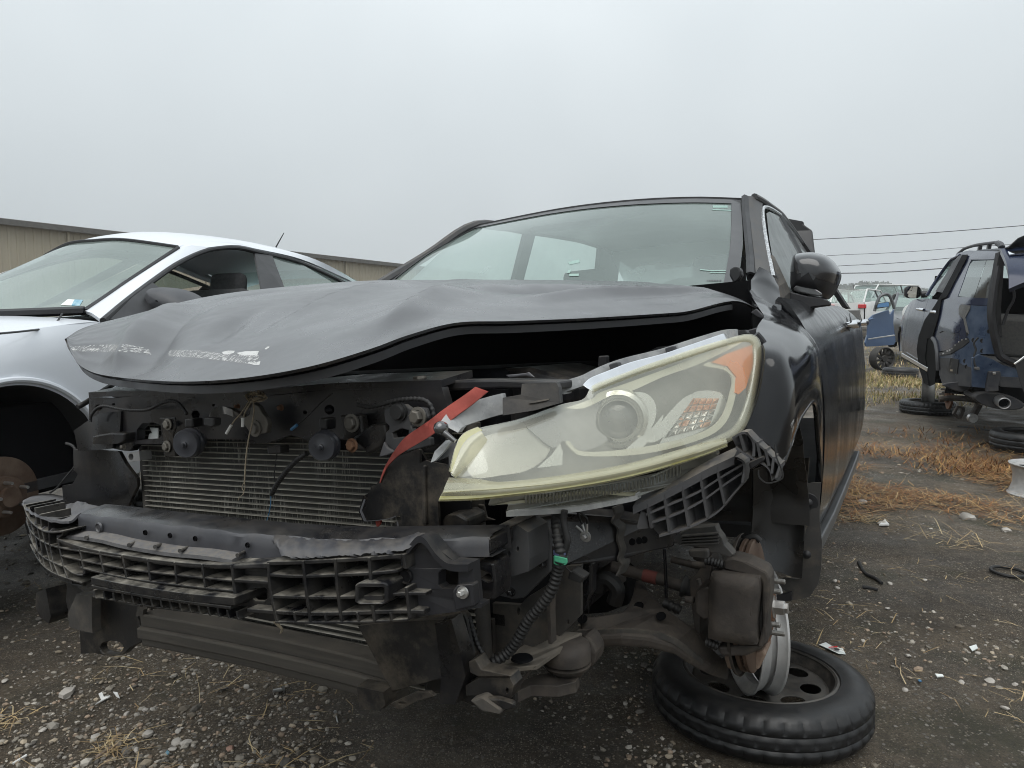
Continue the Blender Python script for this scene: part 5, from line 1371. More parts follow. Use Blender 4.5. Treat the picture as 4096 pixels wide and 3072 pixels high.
# hazed cover: clear panel, thick yellowed rim, lower fin
def strip(name, top, bot, nu, nv, fn, mat, solid=0.0):
    a, b = resample(cr([V((*p, 0)) for p in top], 6), nu), resample(cr([V((*p, 0)) for p in bot], 6), nu)
    rows = []
    for k in range(nv):
        v = k / (nv - 1)
        rows.append([H(tuple(a[i].lerp(b[i], v)[:2]), fn(i / (nu - 1), v)) for i in range(nu)])
    return MB().grid(rows).build(name, mat, lamp, angle=80, solid=solid, solid_off=1)
lt_line = S6((160, 930), (195, 775), (245, 692), (335, 652), (600, 592), (860, 502), (1000, 468), (1052, 388), (1150, 338), (1400, 254), (1700, 152), (1900, 92), (2035, 62), (2095, 78))
lb_line = S6((165, 950), (240, 990), (420, 1035), (600, 1040), (800, 1018), (1000, 990), (1200, 953), (1400, 905), (1600, 848), (1800, 785), (1930, 725), (2015, 650), (2080, 470), (2118, 250), (2120, 135), (2095, 78))
bulge = lambda u, v: -.014 * (math.sin(PI * v) ** .5) * min(1, u * 8, (1 - u) * 8)
strip('cover_lens', lt_line, lb_line, 90, 22, bulge, 'lamp_lens')
edge_fn = lambda u, v: -.004 - .008 * math.sin(PI * v)
strip('cover_rim', S6((1052, 385), (1400, 250), (1700, 148), (1900, 88), (2035, 56), (2100, 74), (2126, 130), (2124, 252), (2084, 480), (2018, 660), (1905, 748), (1600, 856)), S6((1070, 425), (1400, 300), (1700, 202), (1900, 140), (2010, 108), (2060, 118), (2072, 160), (2070, 250), (2030, 460), (1965, 620), (1870, 690), (1590, 800)), 90, 7, edge_fn, 'lens_edge')
strip('cover_rim', S6((1600, 800), (1200, 902), (800, 965), (500, 990), (330, 985)), S6((1600, 856), (1200, 962), (800, 1028), (500, 1052), (300, 1040)), 60, 7, edge_fn, 'lens_edge')
strip('lens_fin', S6((160, 930), (195, 775), (245, 692), (335, 652)), S6((185, 962), (250, 900), (330, 812), (388, 728)), 24, 7, lambda u, v: -.012 - .004 * math.sin(PI * v), 'lens_edge', .003)
strip('lens_fin_edge', S6((158, 928), (193, 775), (243, 692), (335, 650)), S6((172, 930), (215, 800), (270, 720), (360, 668)), 24, 4, lambda u, v: -.016, 'lens_olive', .002)
strip('lower_fin', S6((150, 975), (330, 985), (500, 1002), (900, 955), (1300, 882), (1700, 770), (1900, 722)), S6((85, 1105), (300, 1098), (500, 1078), (900, 1030), (1300, 955), (1700, 842), (1905, 762)), 70, 8, lambda u, v: -.006 - .012 * math.sin(PI * v), 'lens_edge', .003)
strip('fin_ridge', S6((120, 1050), (500, 1025), (900, 982), (1300, 912), (1700, 805), (1880, 742)), S6((112, 1062), (500, 1036), (900, 993), (1300, 922), (1700, 815), (1884, 750)), 60, 4, lambda u, v: -.021, 'lens_edge', .002)
strip('fin_edge', S6((95, 1085), (300, 1082), (500, 1062), (900, 1016), (1300, 940), (1700, 828), (1900, 752)), S6((85, 1108), (300, 1100), (500, 1080), (900, 1032), (1300, 957), (1700, 844), (1905, 764)), 60, 3, lambda u, v: -.014, 'lens_olive', .002)
# bright top flange
def rim(name, pts, w, d, mat, n=4, b0=-.004):
    q = [H((p.x, p.y), b0) for p in cr([V((*p, 0)) for p in pts], n)]
    m = len(q)
    A = [(q[min(i + 1, m - 1)] - q[max(i - 1, 0)]).normalized().cross(V((.35, -1, .1))).normalized() * w for i in range(m)]
    return MB().rect([x - a / 2 for x, a in zip(q, A)], A, V((0, d, 0))).build(name, mat, lamp, angle=60, bevel=.002)
rim('top_chrome', S6((1025, 402), (1060, 368), (1150, 330), (1300, 272), (1500, 218), (1640, 172), (1900, 82)), .020, .02, 'chrome', b0=.012)
rim('top_flange', S6((845, 430), (870, 395), (1000, 350), (1060, 320), (1160, 275), (1280, 235), (1500, 180), (1700, 115), (1880, 62), (1960, 55)), .018, .03, 'clear_edge', b0=.03)
rim('top_flange', S6((150, 650), (200, 590), (290, 555), (420, 515), (500, 495)), .032, .012, 'clear_edge', b0=.01)
for x, y in ((1190, 262), (1545, 158), (400, 505)):
    rim('flange_clip', S6((x - 25, y + 8), (x + 30, y - 8)), .012, .02, 'trim_black', b0=.016)
# black carrier tab and loose adjuster knob
lt_ = MB().prism([H(p, -.03) for p in S6((490, 572), (490, 460), (605, 440), (612, 372), (690, 368), (830, 366), (845, 395), (852, 492), (690, 540))], V((0, .012, 0))).build('carrier_tab', 'black_plastic', lamp, smooth=False, bevel=.004)
MB().prism([H(p, -.032) for p in S6((660, 488), (700, 478), (785, 465), (780, 474), (700, 490), (662, 494))], V((0, .003, 0))).build('scuff', 'dirty_steel', lt_, smooth=False)
q = H(S6((95, 652))[0], -.02); R = CAR.px(q, 28)
mk('smoked', (.05, .05, .052), (.11, .11, .11), rough=.08, r2=.15, metal=.4, scale=14, coat=1)
kn = MB().lathe([(0, -R * .9), (R * .5, -R * .8), (R * .9, -R * .4), (R, 0), (R * .95, R * .5), (R * .8, R * 1.0), (0, R * 1.0)], q, (0, 1, 0), 28).build('adjuster_knob', 'smoked', lamp)
MB().tube([H(p, -.02) for p in S6((120, 680), (190, 735))], [CAR.px(q, 14), CAR.px(q, 9)], 12).build('knob_stem', 'smoked', lamp)
MB().prism([H(p, -.0) for p in S6((35, 870), (60, 800), (130, 730), (180, 720), (120, 800), (60, 860))], V((0, .006, 0))).build('broken_tab', 'clear_edge', lamp, smooth=False)
MB().prism([H(p, .015) for p in S6((65, 865), (140, 750), (190, 735), (200, 760), (150, 900), (150, 830))], V((0, .01, 0))).build('broken_tab', 'trim_black', lamp, smooth=False)
# clear ribbed skirt below
def Hs(p, b=0): return CAR.at(p, y=hy(p[0], 1900, .03 + b))
sk = Z('R3', (640, 1085), (1000, 1062), (1300, 1020), (1500, 985), (1700, 900), (1880, 825), (1895, 850), (1870, 905), (1740, 1000), (1560, 1050), (1440, 1095), (1200, 1140), (1060, 1162), (720, 1178), (735, 1130), (620, 1140))
skirt = MB().prism([Hs(p) for p in sk], V((0, .02, 0))).build('lamp_skirt', 'skirt_plastic', lamp, smooth=False, bevel=.003)
for k in range(46):
    x = 830 + k * 19
    y0 = interp([(640, 1090), (1000, 1068), (1300, 1026), (1500, 990), (1700, 910), (1880, 835)], x)
    y1 = interp([(720, 1165), (1060, 1150), (1200, 1130), (1440, 1085), (1560, 1042), (1740, 990), (1870, 900)], x)
    MB().rect([Hs(Z('R3', (x, y0))[0], -.002), Hs(Z('R3', (x, (y0 + y1) / 2 + 6))[0], -.002)], V((.0025, 0, 0)), V((0, .003, 0))).build('flute', 'skirt_plastic', skirt, smooth=False)
MB().rect(cr([Hs(p, -.006) for p in Z('R3', (725, 1170), (1060, 1150), (1200, 1130), (1430, 1085), (1440, 1070))], 4), V((0, .02, 0)), V((0, 0, -.008))).build('skirt_lip', 'clear_edge', skirt)
MB().rect(cr([Hs(p, .002) for p in Z('R3', (640, 1120), (900, 1100), (1160, 1060), (1400, 1070), (1440, 1060))], 4), V((0, .01, 0)), V((0, 0, -.004))).build('torn_edge', 'lens_edge', skirt)
# ------------------------------------------------------------------ ribbed bumper brackets beside the lamp
def grid_bracket(name, outline, hlines, vlines, yfun, depth, mat):
    base = MB().prism([U(p, lambda x, z: yfun(x, z) + depth) for p in outline], V((0, .004, 0))).build(name, mat, car, smooth=False)
    for L in hlines: MB().rect(cr([U(p, yfun) for p in L], 4), V((0, depth, 0)), V((0, 0, -.004))).build('rib', mat, base, smooth=False)
    for L in vlines: MB().rect(cr([U(p, yfun) for p in L], 4), V((0, depth, 0)), V((.004, 0, 0))).build('rib', mat, base, smooth=False)
    return base
R3 = lambda *a: Z('R3', *a)
yb1 = lambda x, z: -.50 + .75 * (x - .68)
mk('bracket_grey', (.035, .036, .039), (.06, .06, .064), rough=.5, r2=.65, scale=9, bump=.15, dust=.8)
gb = grid_bracket('bumper_bracket', R3((1450, 1150), (1570, 1100), (1760, 1000), (1980, 870), (2040, 900), (2020, 1030), (1900, 1165), (1750, 1245), (1575, 1300), (1545, 1270), (1500, 1180)),
    [R3((1428, 1145), (1560, 1080), (1700, 1010), (1850, 930), (1990, 868)), R3((1500, 1180), (1640, 1120), (1780, 1060), (1920, 970), (2040, 900)), R3((1530, 1225), (1660, 1180), (1800, 1110), (1940, 1010), (2030, 950)), R3((1570, 1300), (1750, 1245), (1890, 1170), (1960, 1090), (2030, 1010))],
    [R3((1495, 1125), (1520, 1262)), R3((1590, 1075), (1620, 1285)), R3((1690, 1030), (1725, 1250)), R3((1790, 970), (1830, 1205)), R3((1880, 920), (1925, 1130)), R3((1990, 868), (2035, 905), (2025, 1010))], yb1, .045, 'bracket_grey')
MB().rect(cr([U(p, lambda x, z: yb1(x, z) - .002) for p in R3((1425, 1140), (1560, 1078), (1700, 1008), (1850, 928), (1985, 866))], 4), V((0, .05, .012)), V((0, 0, -.014))).build('top_rail', 'bracket_grey', gb, angle=50)
plate('side_fin', R3((1470, 1160), (1445, 1260), (1452, 1270), (1515, 1262), (1500, 1180)), lambda x, z: yb1(x, z) + .01, .01, 'bracket_grey', gb)
yb2 = lambda x, z: -.40 + .6 * (x - .88)
gb2 = grid_bracket('fender_bracket', Z('T4', (38, 760), (110, 730), (170, 785), (240, 850), (310, 915), (320, 960), (300, 1000), (255, 985), (240, 920), (150, 868), (60, 810)),
    [Z('T4', (40, 758), (110, 728), (175, 785), (245, 850), (312, 918)), Z('T4', (58, 812), (145, 866), (235, 920), (258, 990))],
    [Z('T4', (75, 745), (100, 838)), Z('T4', (110, 730), (150, 790), (150, 866)), Z('T4', (170, 785), (190, 890)), Z('T4', (215, 825), (235, 918)), Z('T4', (262, 868), (250, 960)), Z('T4', (300, 905), (275, 985))], yb2, .04, 'bracket_grey')
plate('clip', Z('T4', (125, 900), (215, 860), (225, 885), (140, 945)), lambda x, z: yb2(x, z) - .005, .03, 'black_plastic', gb2, bevel=.004)
pipe('cord_loop', Z('T4', (275, 795), (285, 870), (315, 940), (318, 985), (280, 1005), (230, 1012), (190, 980), (185, 940)), [-.38] * 8, 3, 'rubber', car, 6)
# ------------------------------------------------------------------ wheel well, brake, suspension
AX = V((0, 0, .245))
hubx = .845
mb = MB()
mb.lathe([(.075, -.012), (.137, -.012), (.1405, -.010), (.1405, -.003), (.137, -.001), (.08, -.001)], (hubx, 0, AX.z), (1, 0, 0), 64)
mb.lathe([(.075, -.026), (.137, -.026), (.1405, -.024), (.1405, -.0175), (.137, -.0155), (.08, -.0155)], (hubx, 0, AX.z), (1, 0, 0), 64)
for k in range(30):
    t = 2 * PI * k / 30
    mb.box((hubx - .0138, .108 * math.cos(t), AX.z + .108 * math.sin(t)), (.005, .055, .003), Matrix.Rotation(t, 3, 'X'))
rotor = mb.build('brake_rotor', 'rust_face', car, angle=40)
MB().lathe([(.078, -.004), (.076, .022), (.073, .026), (.036, .027), (.034, .034), (.030, .036), (.0, .030)], (hubx, 0, AX.z), (1, 0, 0), 48).build('hub_hat', 'rust', rotor)
b = MB(); b.lathe([(.024, 0), (.024, .006), (.0, .006)], (hubx + .030, 0, AX.z), (1, 0, 0), 24); b.lathe([(.0165, 0), (.0165, .022), (.013, .024), (.012, .024), (.012, .030), (.0, .030)], (hubx + .034, 0, AX.z), (1, 0, 0), 6)
b.build('hub_nut', 'zinc', rotor, angle=25)
mk('stud_steel', (.20, .195, .18), (.32, .31, .29), rough=.35, r2=.5, metal=.8, scale=40)
st_me = None
for k in range(5):
    t = 2 * PI * k / 5 + .95
    c = V((hubx + .024, .057 * math.cos(t), AX.z + .057 * math.sin(t)))
    if st_me is None:
        path = [V((i * .00085, 0, 0)) for i in range(38)]
        o = MB().tube(path, [(.0059 if i % 2 else .0052) for i in range(37)] + [.004], 10).build('wheel_stud', 'stud_steel', rotor, angle=20)
        st_me = o.data
    else:
        o = bpy.data.objects.new('wheel_stud', st_me); COL.objects.link(o); o.parent = rotor
    o.location = c
MB().lathe([(.02, -.03), (.12, -.034), (.15, -.030), (.152, -.024)], (hubx - .005, 0, AX.z), (1, 0, 0), 48, arc=.56, up=(0, .2, 1)).build('dust_shield', 'grimy_metal', car, solid=.002)
R5 = lambda *a: Z('R5', *a)
# caliper: body faces the camera, bridge wraps over the disc
cal = plate('brake_caliper', R5((905, 645), (960, 645), (1225, 680), (1228, 770), (1215, 900), (1205, 1000), (1210, 1130), (1100, 1125), (925, 1095), (880, 1085), (890, 900), (890, 760)), -.165, .09, 'grimy_metal', car, [R5(*rsq(962, 855, 1035, 912, .3))], bevel=.012)
wplate('caliper_face', R5((912, 655), (960, 652), (1215, 688), (1218, 770), (1205, 900), (1196, 1000), (1200, 1118), (1100, 1113), (930, 1084), (892, 1075), (900, 900), (900, 760)), -.166, .004, 'grimy_metal', cal, .002, .010, 20)
plate('caliper_bridge', R5((985, 565), (1040, 550), (1150, 580), (1270, 640), (1292, 690), (1295, 780), (1270, 1000), (1280, 1110), (1240, 1150), (1210, 1140), (1245, 1000), (1240, 720), (1220, 680), (1180, 665), (985, 620)), -.150, .06, 'grimy_metal', cal, bevel=.01)
plate('caliper_foot', R5((945, 1140), (1200, 1130), (1255, 1120), (1240, 1160), (1130, 1205), (980, 1205), (950, 1180)), -.14, .06, 'grimy_metal', cal, bevel=.01)
plate('inner_pad', R5((1225, 705), (1250, 715), (1245, 1010), (1212, 1095), (1200, 1080), (1230, 900)), -.13, .06, 'flap', cal, bevel=.003)
plate('piston_housing', R5((800, 775), (880, 740), (900, 760), (895, 950), (850, 960), (795, 920)), -.14, .07, 'grimy_metal', cal, bevel=.02)
plate('window_slot', R5(*rsq(962, 855, 1035, 912, .3)), -.1775, .004, 'black_void', cal)
plate('cast_mark', R5((1118, 880), (1172, 880), (1172, 935), (1118, 935)), -.178, .003, 'grimy_metal', cal, bevel=.001)
pipe('slide_boot', R5((865, 570), (905, 575), (940, 585), (985, 595)), -.15, 18, 'rubber', cal, 14, 8, ribs=.006)
pipe('slide_boot', R5((870, 1110), (905, 1120), (950, 1140)), -.145, 19, 'rubber', cal, 14, 8, ribs=.006)
pipe('slide_pin', R5((780, 590), (865, 600)), -.14, 13, 'grimy_metal', cal, 10)
pipe('bleed_bolt', R5((820, 690), (830, 725)), -.15, 9, 'dirty_steel', cal, 8)
pipe('bleed_bolt', R5((735, 825), (790, 830)), -.12, 15, 'grimy_metal', cal, 6)
plate('knuckle', R5((760, 700), (850, 600), (880, 560), (905, 620), (880, 760), (830, 960), (830, 1060), (870, 1130), (820, 1140), (790, 1000), (770, 850)), -.06, .08, 'grimy_metal', car, bevel=.012)
mk('rust_clay', (.16, .10, .07), (.27, .20, .15), rough=.85, r2=.95, scale=20, bump=.8, bscale=120)
plate('ball_joint', R5((985, 1205), (1120, 1208), (1250, 1160), (1270, 1190), (1220, 1295), (1120, 1300), (1010, 1290)), -.03, .08, 'rust_clay', car, bevel=.015)
# lower control arm: pressed steel, seen from above and in front
za = .17
arm_pts = R5((20, 935), (150, 930), (300, 905), (350, 860), (380, 780), (400, 690), (450, 700), (490, 770), (600, 880), (700, 950), (790, 1010), (860, 1090), (960, 1190), (1020, 1240), (1000, 1300), (880, 1260), (760, 1200), (640, 1120), (480, 1075), (300, 1060), (60, 1075))
ya = [-.22, -.2, -.15, -.1, -.0, .1, .1, .02, -.06, -.08, -.08, -.07, -.04, -.02, -.03, -.10, -.14, -.18, -.22, -.26, -.28]
arm = MB().prism([CAR.at(p, y=y) for p, y in zip(arm_pts, ya)], V((0, .012, -.03))).build('control_arm', 'grimy_metal', car, smooth=False, bevel=.008)
MB().rect(cr([CAR.at(p, y=y) + V((0, -.003, 0)) for p, y in zip(R5((30, 1020), (300, 1010), (480, 1020), (640, 1060), (760, 1140), (860, 1210)), (-.26, -.24, -.2, -.17, -.13, -.1))], 6), V((0, -.008, 0)), V((0, 0, -.012))).build('arm_flange', 'dirty_steel', arm, angle=50)
for p, yy in (((428, 872), -.09), ((575, 940), -.13), ((55, 960), -.24)):
    q = CAR.at(R5(p)[0], y=yy); MB().lathe([(0, 0), (.009, 0), (.011, -.002)], q + V((0, -.003, .001)), (0, .6, -.8), 16).build('hole', 'black_void', arm)
pipe('drive_shaft', R5((250, 610), (400, 650), (560, 690), (720, 740)), 0.02, 24, 'grimy_metal', car, 16)
ds = bpy.data.objects[[o.name for o in bpy.data.objects if o.name.startswith('drive_shaft')][-1]]
mk('shaft_red', (.12, .03, .022), (.17, .05, .04), rough=.8, scale=20)
pipe('red_band', R5((455, 664), (545, 686)), 0.018, 25.5, 'shaft_red', ds, 16)
pipe('cv_boot', R5((715, 735), (760, 750), (810, 765)), 0.01, 44, 'rubber', ds, 18, 8, ribs=.012)
pipe('inner_joint', R5((130, 680), (200, 690), (290, 640)), .05, 46, 'grimy_metal', ds, 16)
pipe('stabiliser_link', R5((592, 490), (602, 660), (607, 860)), -.01, 7, 'rail_paint', car, 10)
pipe('link_joint', R5((590, 850), (640, 870), (700, 900)), -.02, 22, 'rubber', car, 12, 8, ribs=.01)
pipe('tie_rod', R5((640, 560), (760, 590), (850, 610)), .08, 14, 'grimy_metal', car, 12)
pipe('strut_tube', R5((880, 330), (870, 430), (860, 560)), .10, 46, 'grimy_metal', car, 18)
pipe('brake_hose', R5((1080, 540), (1095, 490), (1130, 430), (1190, 410), (1230, 440)), .03, 12, 'rubber', car, 10, 8)
plate('subframe', R5((30, 590), (110, 580), (250, 620), (330, 690), (360, 860), (200, 920), (40, 930)), .12, .10, 'black_void', car, bevel=.02)
plate('stiffener', R5((60, 600), (105, 585), (108, 780), (60, 880), (40, 930), (30, 700)), -.20, .03, 'rail_paint', car, bevel=.008)
MB().tube(cr([CAR.at(p, y=.0) for p in R5((150, 760), (180, 700), (230, 700), (280, 760), (260, 850))], 6), .02, 10).build('arm_bushing', 'rubber', car)
# broken plastic lamp mount above the caliper
brk = plate('broken_mount', R5((650, 440), (680, 395), (760, 355), (930, 340), (945, 380), (975, 420), (990, 465), (1050, 530), (1030, 545), (960, 520), (900, 515), (880, 480), (820, 480), (740, 470), (700, 468)), -.28, .03, 'flap', car, bevel=.004)
for k in range(4): plate('rib', R5((700, 405 + k * 18), (950, 385 + k * 22), (950, 393 + k * 22), (700, 412 + k * 18)), -.292, .012, 'flap', brk, bevel=0)
plate('mount_leg', R5((970, 460), (1000, 470), (1060, 530), (1040, 548), (960, 500)), -.25, .02, 'flap', brk, bevel=.004)
plate('mount_strap', R5((745, 500), (880, 500), (880, 560), (760, 545)), -.22, .02, 'flap', brk, bevel=.004)
# arch liner: dark moulded shell around the wheel
rows = []
for k in range(33):
    t = lerp(1.05, 3.2, k / 32)
    ang = PI - t
    rr_ = .355 + .012 * noise.noise(V((k * .4, 0, 2)))
    y, z = -math.cos(t - .06) * rr_ * 1.03 + .01, AX.z + .09 + math.sin(t - .06) * rr_
    rows.append([V((x, y + .008 * noise.noise(V((x * 6, k * .3, 0))), z + .008 * noise.noise(V((x * 5, k * .3, 5))))) for x in [lerp(.46, .915, i / 14) for i in range(15)]])
liner = MB().grid(rows).build('wheel_liner', 'liner', car, solid=.003)
MB().box((.455, .02, .45), (.01, .74, .5)).build('inner_wing', 'rail_paint', car, smooth=False)
yl = .40
# rear face of the liner with its outer flange (mud flap)
lr = [[U(p, y) for p, y in zip(Z('T4', *r), ys)] for r, ys in (
    ([(150, 930), (270, 900), (380, 880), (470, 870)], (.30, .36, .38, .36)),
    ([(150, 1150), (270, 1140), (380, 1130), (450, 1120)], (.33, .38, .40, .38)),
    ([(140, 1330), (270, 1330), (370, 1320), (440, 1300)], (.33, .38, .40, .39)),
    ([(160, 1480), (280, 1500), (370, 1530), (425, 1535)], (.30, .36, .39, .40)))]
flap = wplate('mud_flap', R5((1535, 62), (1570, 52), (1632, 50), (1622, 180), (1624, 300), (1640, 450), (1634, 620), (1615, 720), (1560, 805), (1500, 825), (1440, 832), (1425, 790), (1375, 760), (1335, 700), (1400, 685), (1492, 690), (1505, 600), (1522, 520), (1520, 420), (1545, 330), (1525, 280), (1515, 210), (1540, 150)), .41, .006, 'flap', car, .006)
for p in ((1548, 185), (1538, 528)):
    q = U(R5(p)[0], .406); MB().lathe([(0, -.006), (.006, -.005), (.011, -.001), (.011, .002)], q, (0, 1, 0), 18).build('clip', 'trim_black', flap)
    MB().lathe([(0, -.001), (.024, -.001), (.026, .001)], q + V((0, .0035, 0)), (0, 1, 0), 24).build('clip_recess', 'trim_black', flap)
plate('flap_foot', R5((1335, 800), (1440, 775), (1440, 835), (1400, 840), (1340, 835)), .40, .01, 'trim_black', flap)
rows = [curve(r, 16) for r in lr]
rows = list(map(list, zip(*[curve(list(c), 16) for c in zip(*rows)])))
MB().grid(rows).build('liner_back', 'liner', liner, solid=.004)
# ------------------------------------------------------------------ glasshouse
T1 = lambda *a: Z('T1', *a)
T4 = lambda *a: Z('T4', *a)
R7 = lambda *a: Z('R7', *a)
def UY(L, z='T1'):
    return [CAR.at(Z(z, (a, b))[0], y=c) for a, b, c in L]
ws_top = UY([(556, 230, 1.42), (900, 162, 1.33), (1200, 124, 1.30), (1500, 108, 1.33), (1730, 114, 1.42)], 'R7')
ws_bot = [V((-.83, .80, 1.11)), V((-.42, .67, 1.035)), V((0, .62, 1.0)), V((.40, .68, .975)), CAR.at(R7((1712, 500))[0], y=.80)]
ws_l = [ws_bot[0]] + UY([(330, 352, 1.10)], 'R7') + [ws_top[0]]
ws_r = [ws_bot[-1]] + UY([(1738, 300, 1.10)], 'R7') + [ws_top[-1]]
wsg = coons(ws_bot, ws_top, ws_l, ws_r, 30, 20)
for j, r in enumerate(wsg):
    for i in range(len(r)):
        r[i] = r[i] + V((0, -.03, .015)) * (math.sin(PI * i / 29) * math.sin(PI * j / 19))
ws = MB().grid(wsg).build('windshield', 'windshield', car, angle=80)
def ribbon(name, a, b, mat, par, solid=.002, lift=V((0, -.004, .003))):
    return MB().grid([[p + lift for p in a], [p + lift for p in b]]).build(name, mat, par, angle=70, solid=solid)
frac = lambda j0, j1, rng: ([wsg[j0][i] for i in rng], [wsg[j1][i] for i in rng])
mk('frit', (.05, .051, .054), (.07, .071, .074), rough=.35, scale=8)
ribbon('frit_band', *frac(19, 18, range(30)), 'frit', ws)
ribbon('frit_band', [wsg[j][29] for j in range(20)], [wsg[j][28].lerp(wsg[j][29], .15) for j in range(20)], 'frit', ws)
ribbon('frit_band', [wsg[j][0] for j in range(20)], [wsg[j][1].lerp(wsg[j][0], .3) for j in range(20)], 'frit', ws)
WB = BVHTree.FromPolygons([tuple(p) for r in wsg for p in r], [tuple(p.vertices) for p in ws.data.polygons])
def on_ws(p, lift=.004):
    d = (CAR.R3 @ wray(*p)).normalized()
    loc, _, _, _ = WB.ray_cast(CAR.o, d)
    return loc - d * lift if loc else None
def decal(name, pts, mat, par, f=on_ws):
    q = [f(p) for p in pts]
    if all(q): return MB().add(q, [tuple(range(len(q)))]).build(name, mat, par, smooth=False, fixn=False)
mk('decal_green', (.22, .33, .30), (.28, .40, .36), rough=.6)
decal('sticker', T1((140, 335), (303, 337), (308, 362), (142, 362)), 'decal_green', ws)
decal('sticker', T1((137, 375), (375, 388), (373, 398), (137, 386)), 'decal_green', ws)
decal('sticker', R7((965, 385), (1012, 373), (1018, 386), (970, 396)), 'decal_green', ws)
decal('sticker', R7((970, 437), (1012, 436), (1012, 446), (970, 447)), 'decal_green', ws)
decal('sticker', R7((965, 420), (978, 418), (974, 432), (960, 434)), 'decal_green', ws)
for k in range(9): decal('vin_mark', T1((80 + k * 18, 1158), (92 + k * 18, 1158), (92 + k * 18, 1172), (80 + k * 18, 1172)), 'frit', ws)
decal('peeled_film', T1((0, 1040), (120, 1052), (320, 1050), (318, 1058), (120, 1062), (0, 1050)), 'decal_green', ws)
decal('peeled_film', T1((100, 1085), (130, 1070), (300, 1078), (320, 1074), (318, 1084), (140, 1080)), 'decal_green', ws)
# roof
drv = [(1.42, .600, 1.408), (1.6, .617, 1.424), (1.9, .615, 1.448), (2.4, .596, 1.482), (2.8, .582, 1.492), (3.2, .580, 1.470), (3.7, .596, 1.408)]
rows = []
for y, x, z in drv:
    xp, zp = -.68 - (x - .60), z + .052
    r = []
    for i in range(17):
        u = i / 16
        crown = math.sin(PI * u)
        yy = y - (.10 * crown if y < 1.5 else .05 * crown if y < 1.7 else 0)
        r.append(V((lerp(xp, x, u), yy, lerp(zp, z, u) + (.010 if y < 1.5 else .02) * crown)))
    rows.append(r)
for i in range(17):     # leading edge meets the glass
    u = i / 16
    p = curve(ws_top, 17)[i]
    rows[0][i] = p + V((0, .004, .012))
rows = list(map(list, zip(*[cr(list(c), 4) for c in zip(*rows)])))
mk('dark_roof', (.03, .03, .032), (.05, .05, .052), rough=.4, r2=.5, scale=7, dust=.35)
roof = MB().grid(rows).build('roof', 'dark_roof', car, solid=.012, angle=60)
# driver-side A pillar, black moulding, chrome window surround
ap = [UY(r) for r in ([(535, 232, 1.42), (605, 242, 1.46), (700, 305, 1.58)], [(548, 420, 1.31), (615, 395, 1.37), (690, 372, 1.49)], [(572, 640, 1.15), (650, 635, 1.21), (722, 630, 1.29)], [(602, 900, .98), (685, 900, 1.03), (768, 900, 1.09)], [(615, 1060, .87), (715, 1070, .91), (800, 1092, .96)], [(640, 1200, .80), (745, 1215, .83), (835, 1230, .87)])]
ap = list(map(list, zip(*[cr(list(c), 5) for c in zip(*ap)])))
ap = [cr(r, 3) for r in ap]
pil = MB().grid(ap).build('windshield_pillar', 'dark_roof', car, solid=.02, angle=60)
mo = [UY(r) for r in ([(458, 236, 1.41), (497, 228, 1.415), (535, 232, 1.42)], [(465, 420, 1.30), (505, 415, 1.30), (548, 420, 1.31)], [(485, 640, 1.15), (528, 638, 1.15), (572, 640, 1.155)], [(508, 900, .98), (555, 898, .98), (602, 900, .985)], [(515, 1082, .855), (560, 1084, .855), (612, 1086, .86)])]
mo = list(map(list, zip(*[cr(list(c), 5) for c in zip(*mo)])))
for r in mo: r[1] = r[1] + V((.0, -.008, .004))
MB().grid(mo).build('pillar_moulding', 'trim_black', pil, solid=.008, angle=50)
plate('moulding_gap', T1((505, 1080), (615, 1080), (640, 1060), (640, 1160), (520, 1160)), .86, .05, 'black_void', pil)
mk('speckled_chrome', (.34, .345, .35), (.75, .76, .77), rough=.15, r2=.3, metal=.8, scale=90, detail=3)
ch = UY([(812, 1130, .93), (785, 1000, 1.02), (745, 800, 1.16), (712, 600, 1.30), (692, 440, 1.42), (695, 375, 1.49), (720, 355, 1.55), (760, 362, 1.63), (820, 395, 1.78), (890, 442, 2.0)])
MB().tube(cr(ch, 6), .0078, 8).build('window_surround', 'speckled_chrome', pil)
# roof rail rearwards to the C pillar
rail_o = UY([(600, 240, 1.46), (690, 290, 1.58), (770, 345, 1.75), (890, 432, 2.1), (950, 500, 2.6), (1080, 675, 3.2), (1210, 868, 3.7)])
MB().tube(cr(rail_o, 6), .014, 8).build('roof_rail', 'dark_roof', car)
MB().tube(cr([p + V((.004, -.0, -.02)) for p in rail_o[2:]], 6), .012, 8).build('drip_rail', 'trim_black', car)
gpoly = UY([(735, 425, 1.46), (765, 405, 1.54), (880, 455, 1.95), (1000, 680, 1.97), (1110, 885, 1.97), (1230, 1110, 1.97), (1180, 1400, 1.5), (1050, 1420, 1.1), (905, 1240, .95), (835, 1090, .96), (795, 880, 1.08), (765, 700, 1.23)])
dg = MB().add(gpoly, [tuple(range(len(gpoly)))]).build('door_glass', 'wet_window', car, smooth=False, fixn=False)
bp = UY([(885, 455, 1.96), (1000, 680, 1.97), (1110, 885, 1.97), (1230, 1110, 1.97)])
MB().rect(bp, V((.012, .03, 0)), V((-.02, .04, 0))).build('centre_pillar', 'trim_black', car, smooth=False)
g2 = UY([(905, 462, 2.05), (945, 505, 2.6), (1080, 690, 3.1), (1195, 872, 3.2), (1260, 960, 3.2), (1240, 1080, 2.1), (1120, 880, 2.05)])
MB().add(g2, [tuple(range(len(g2)))]).build('door_glass', 'wet_window', car, smooth=False, fixn=False)
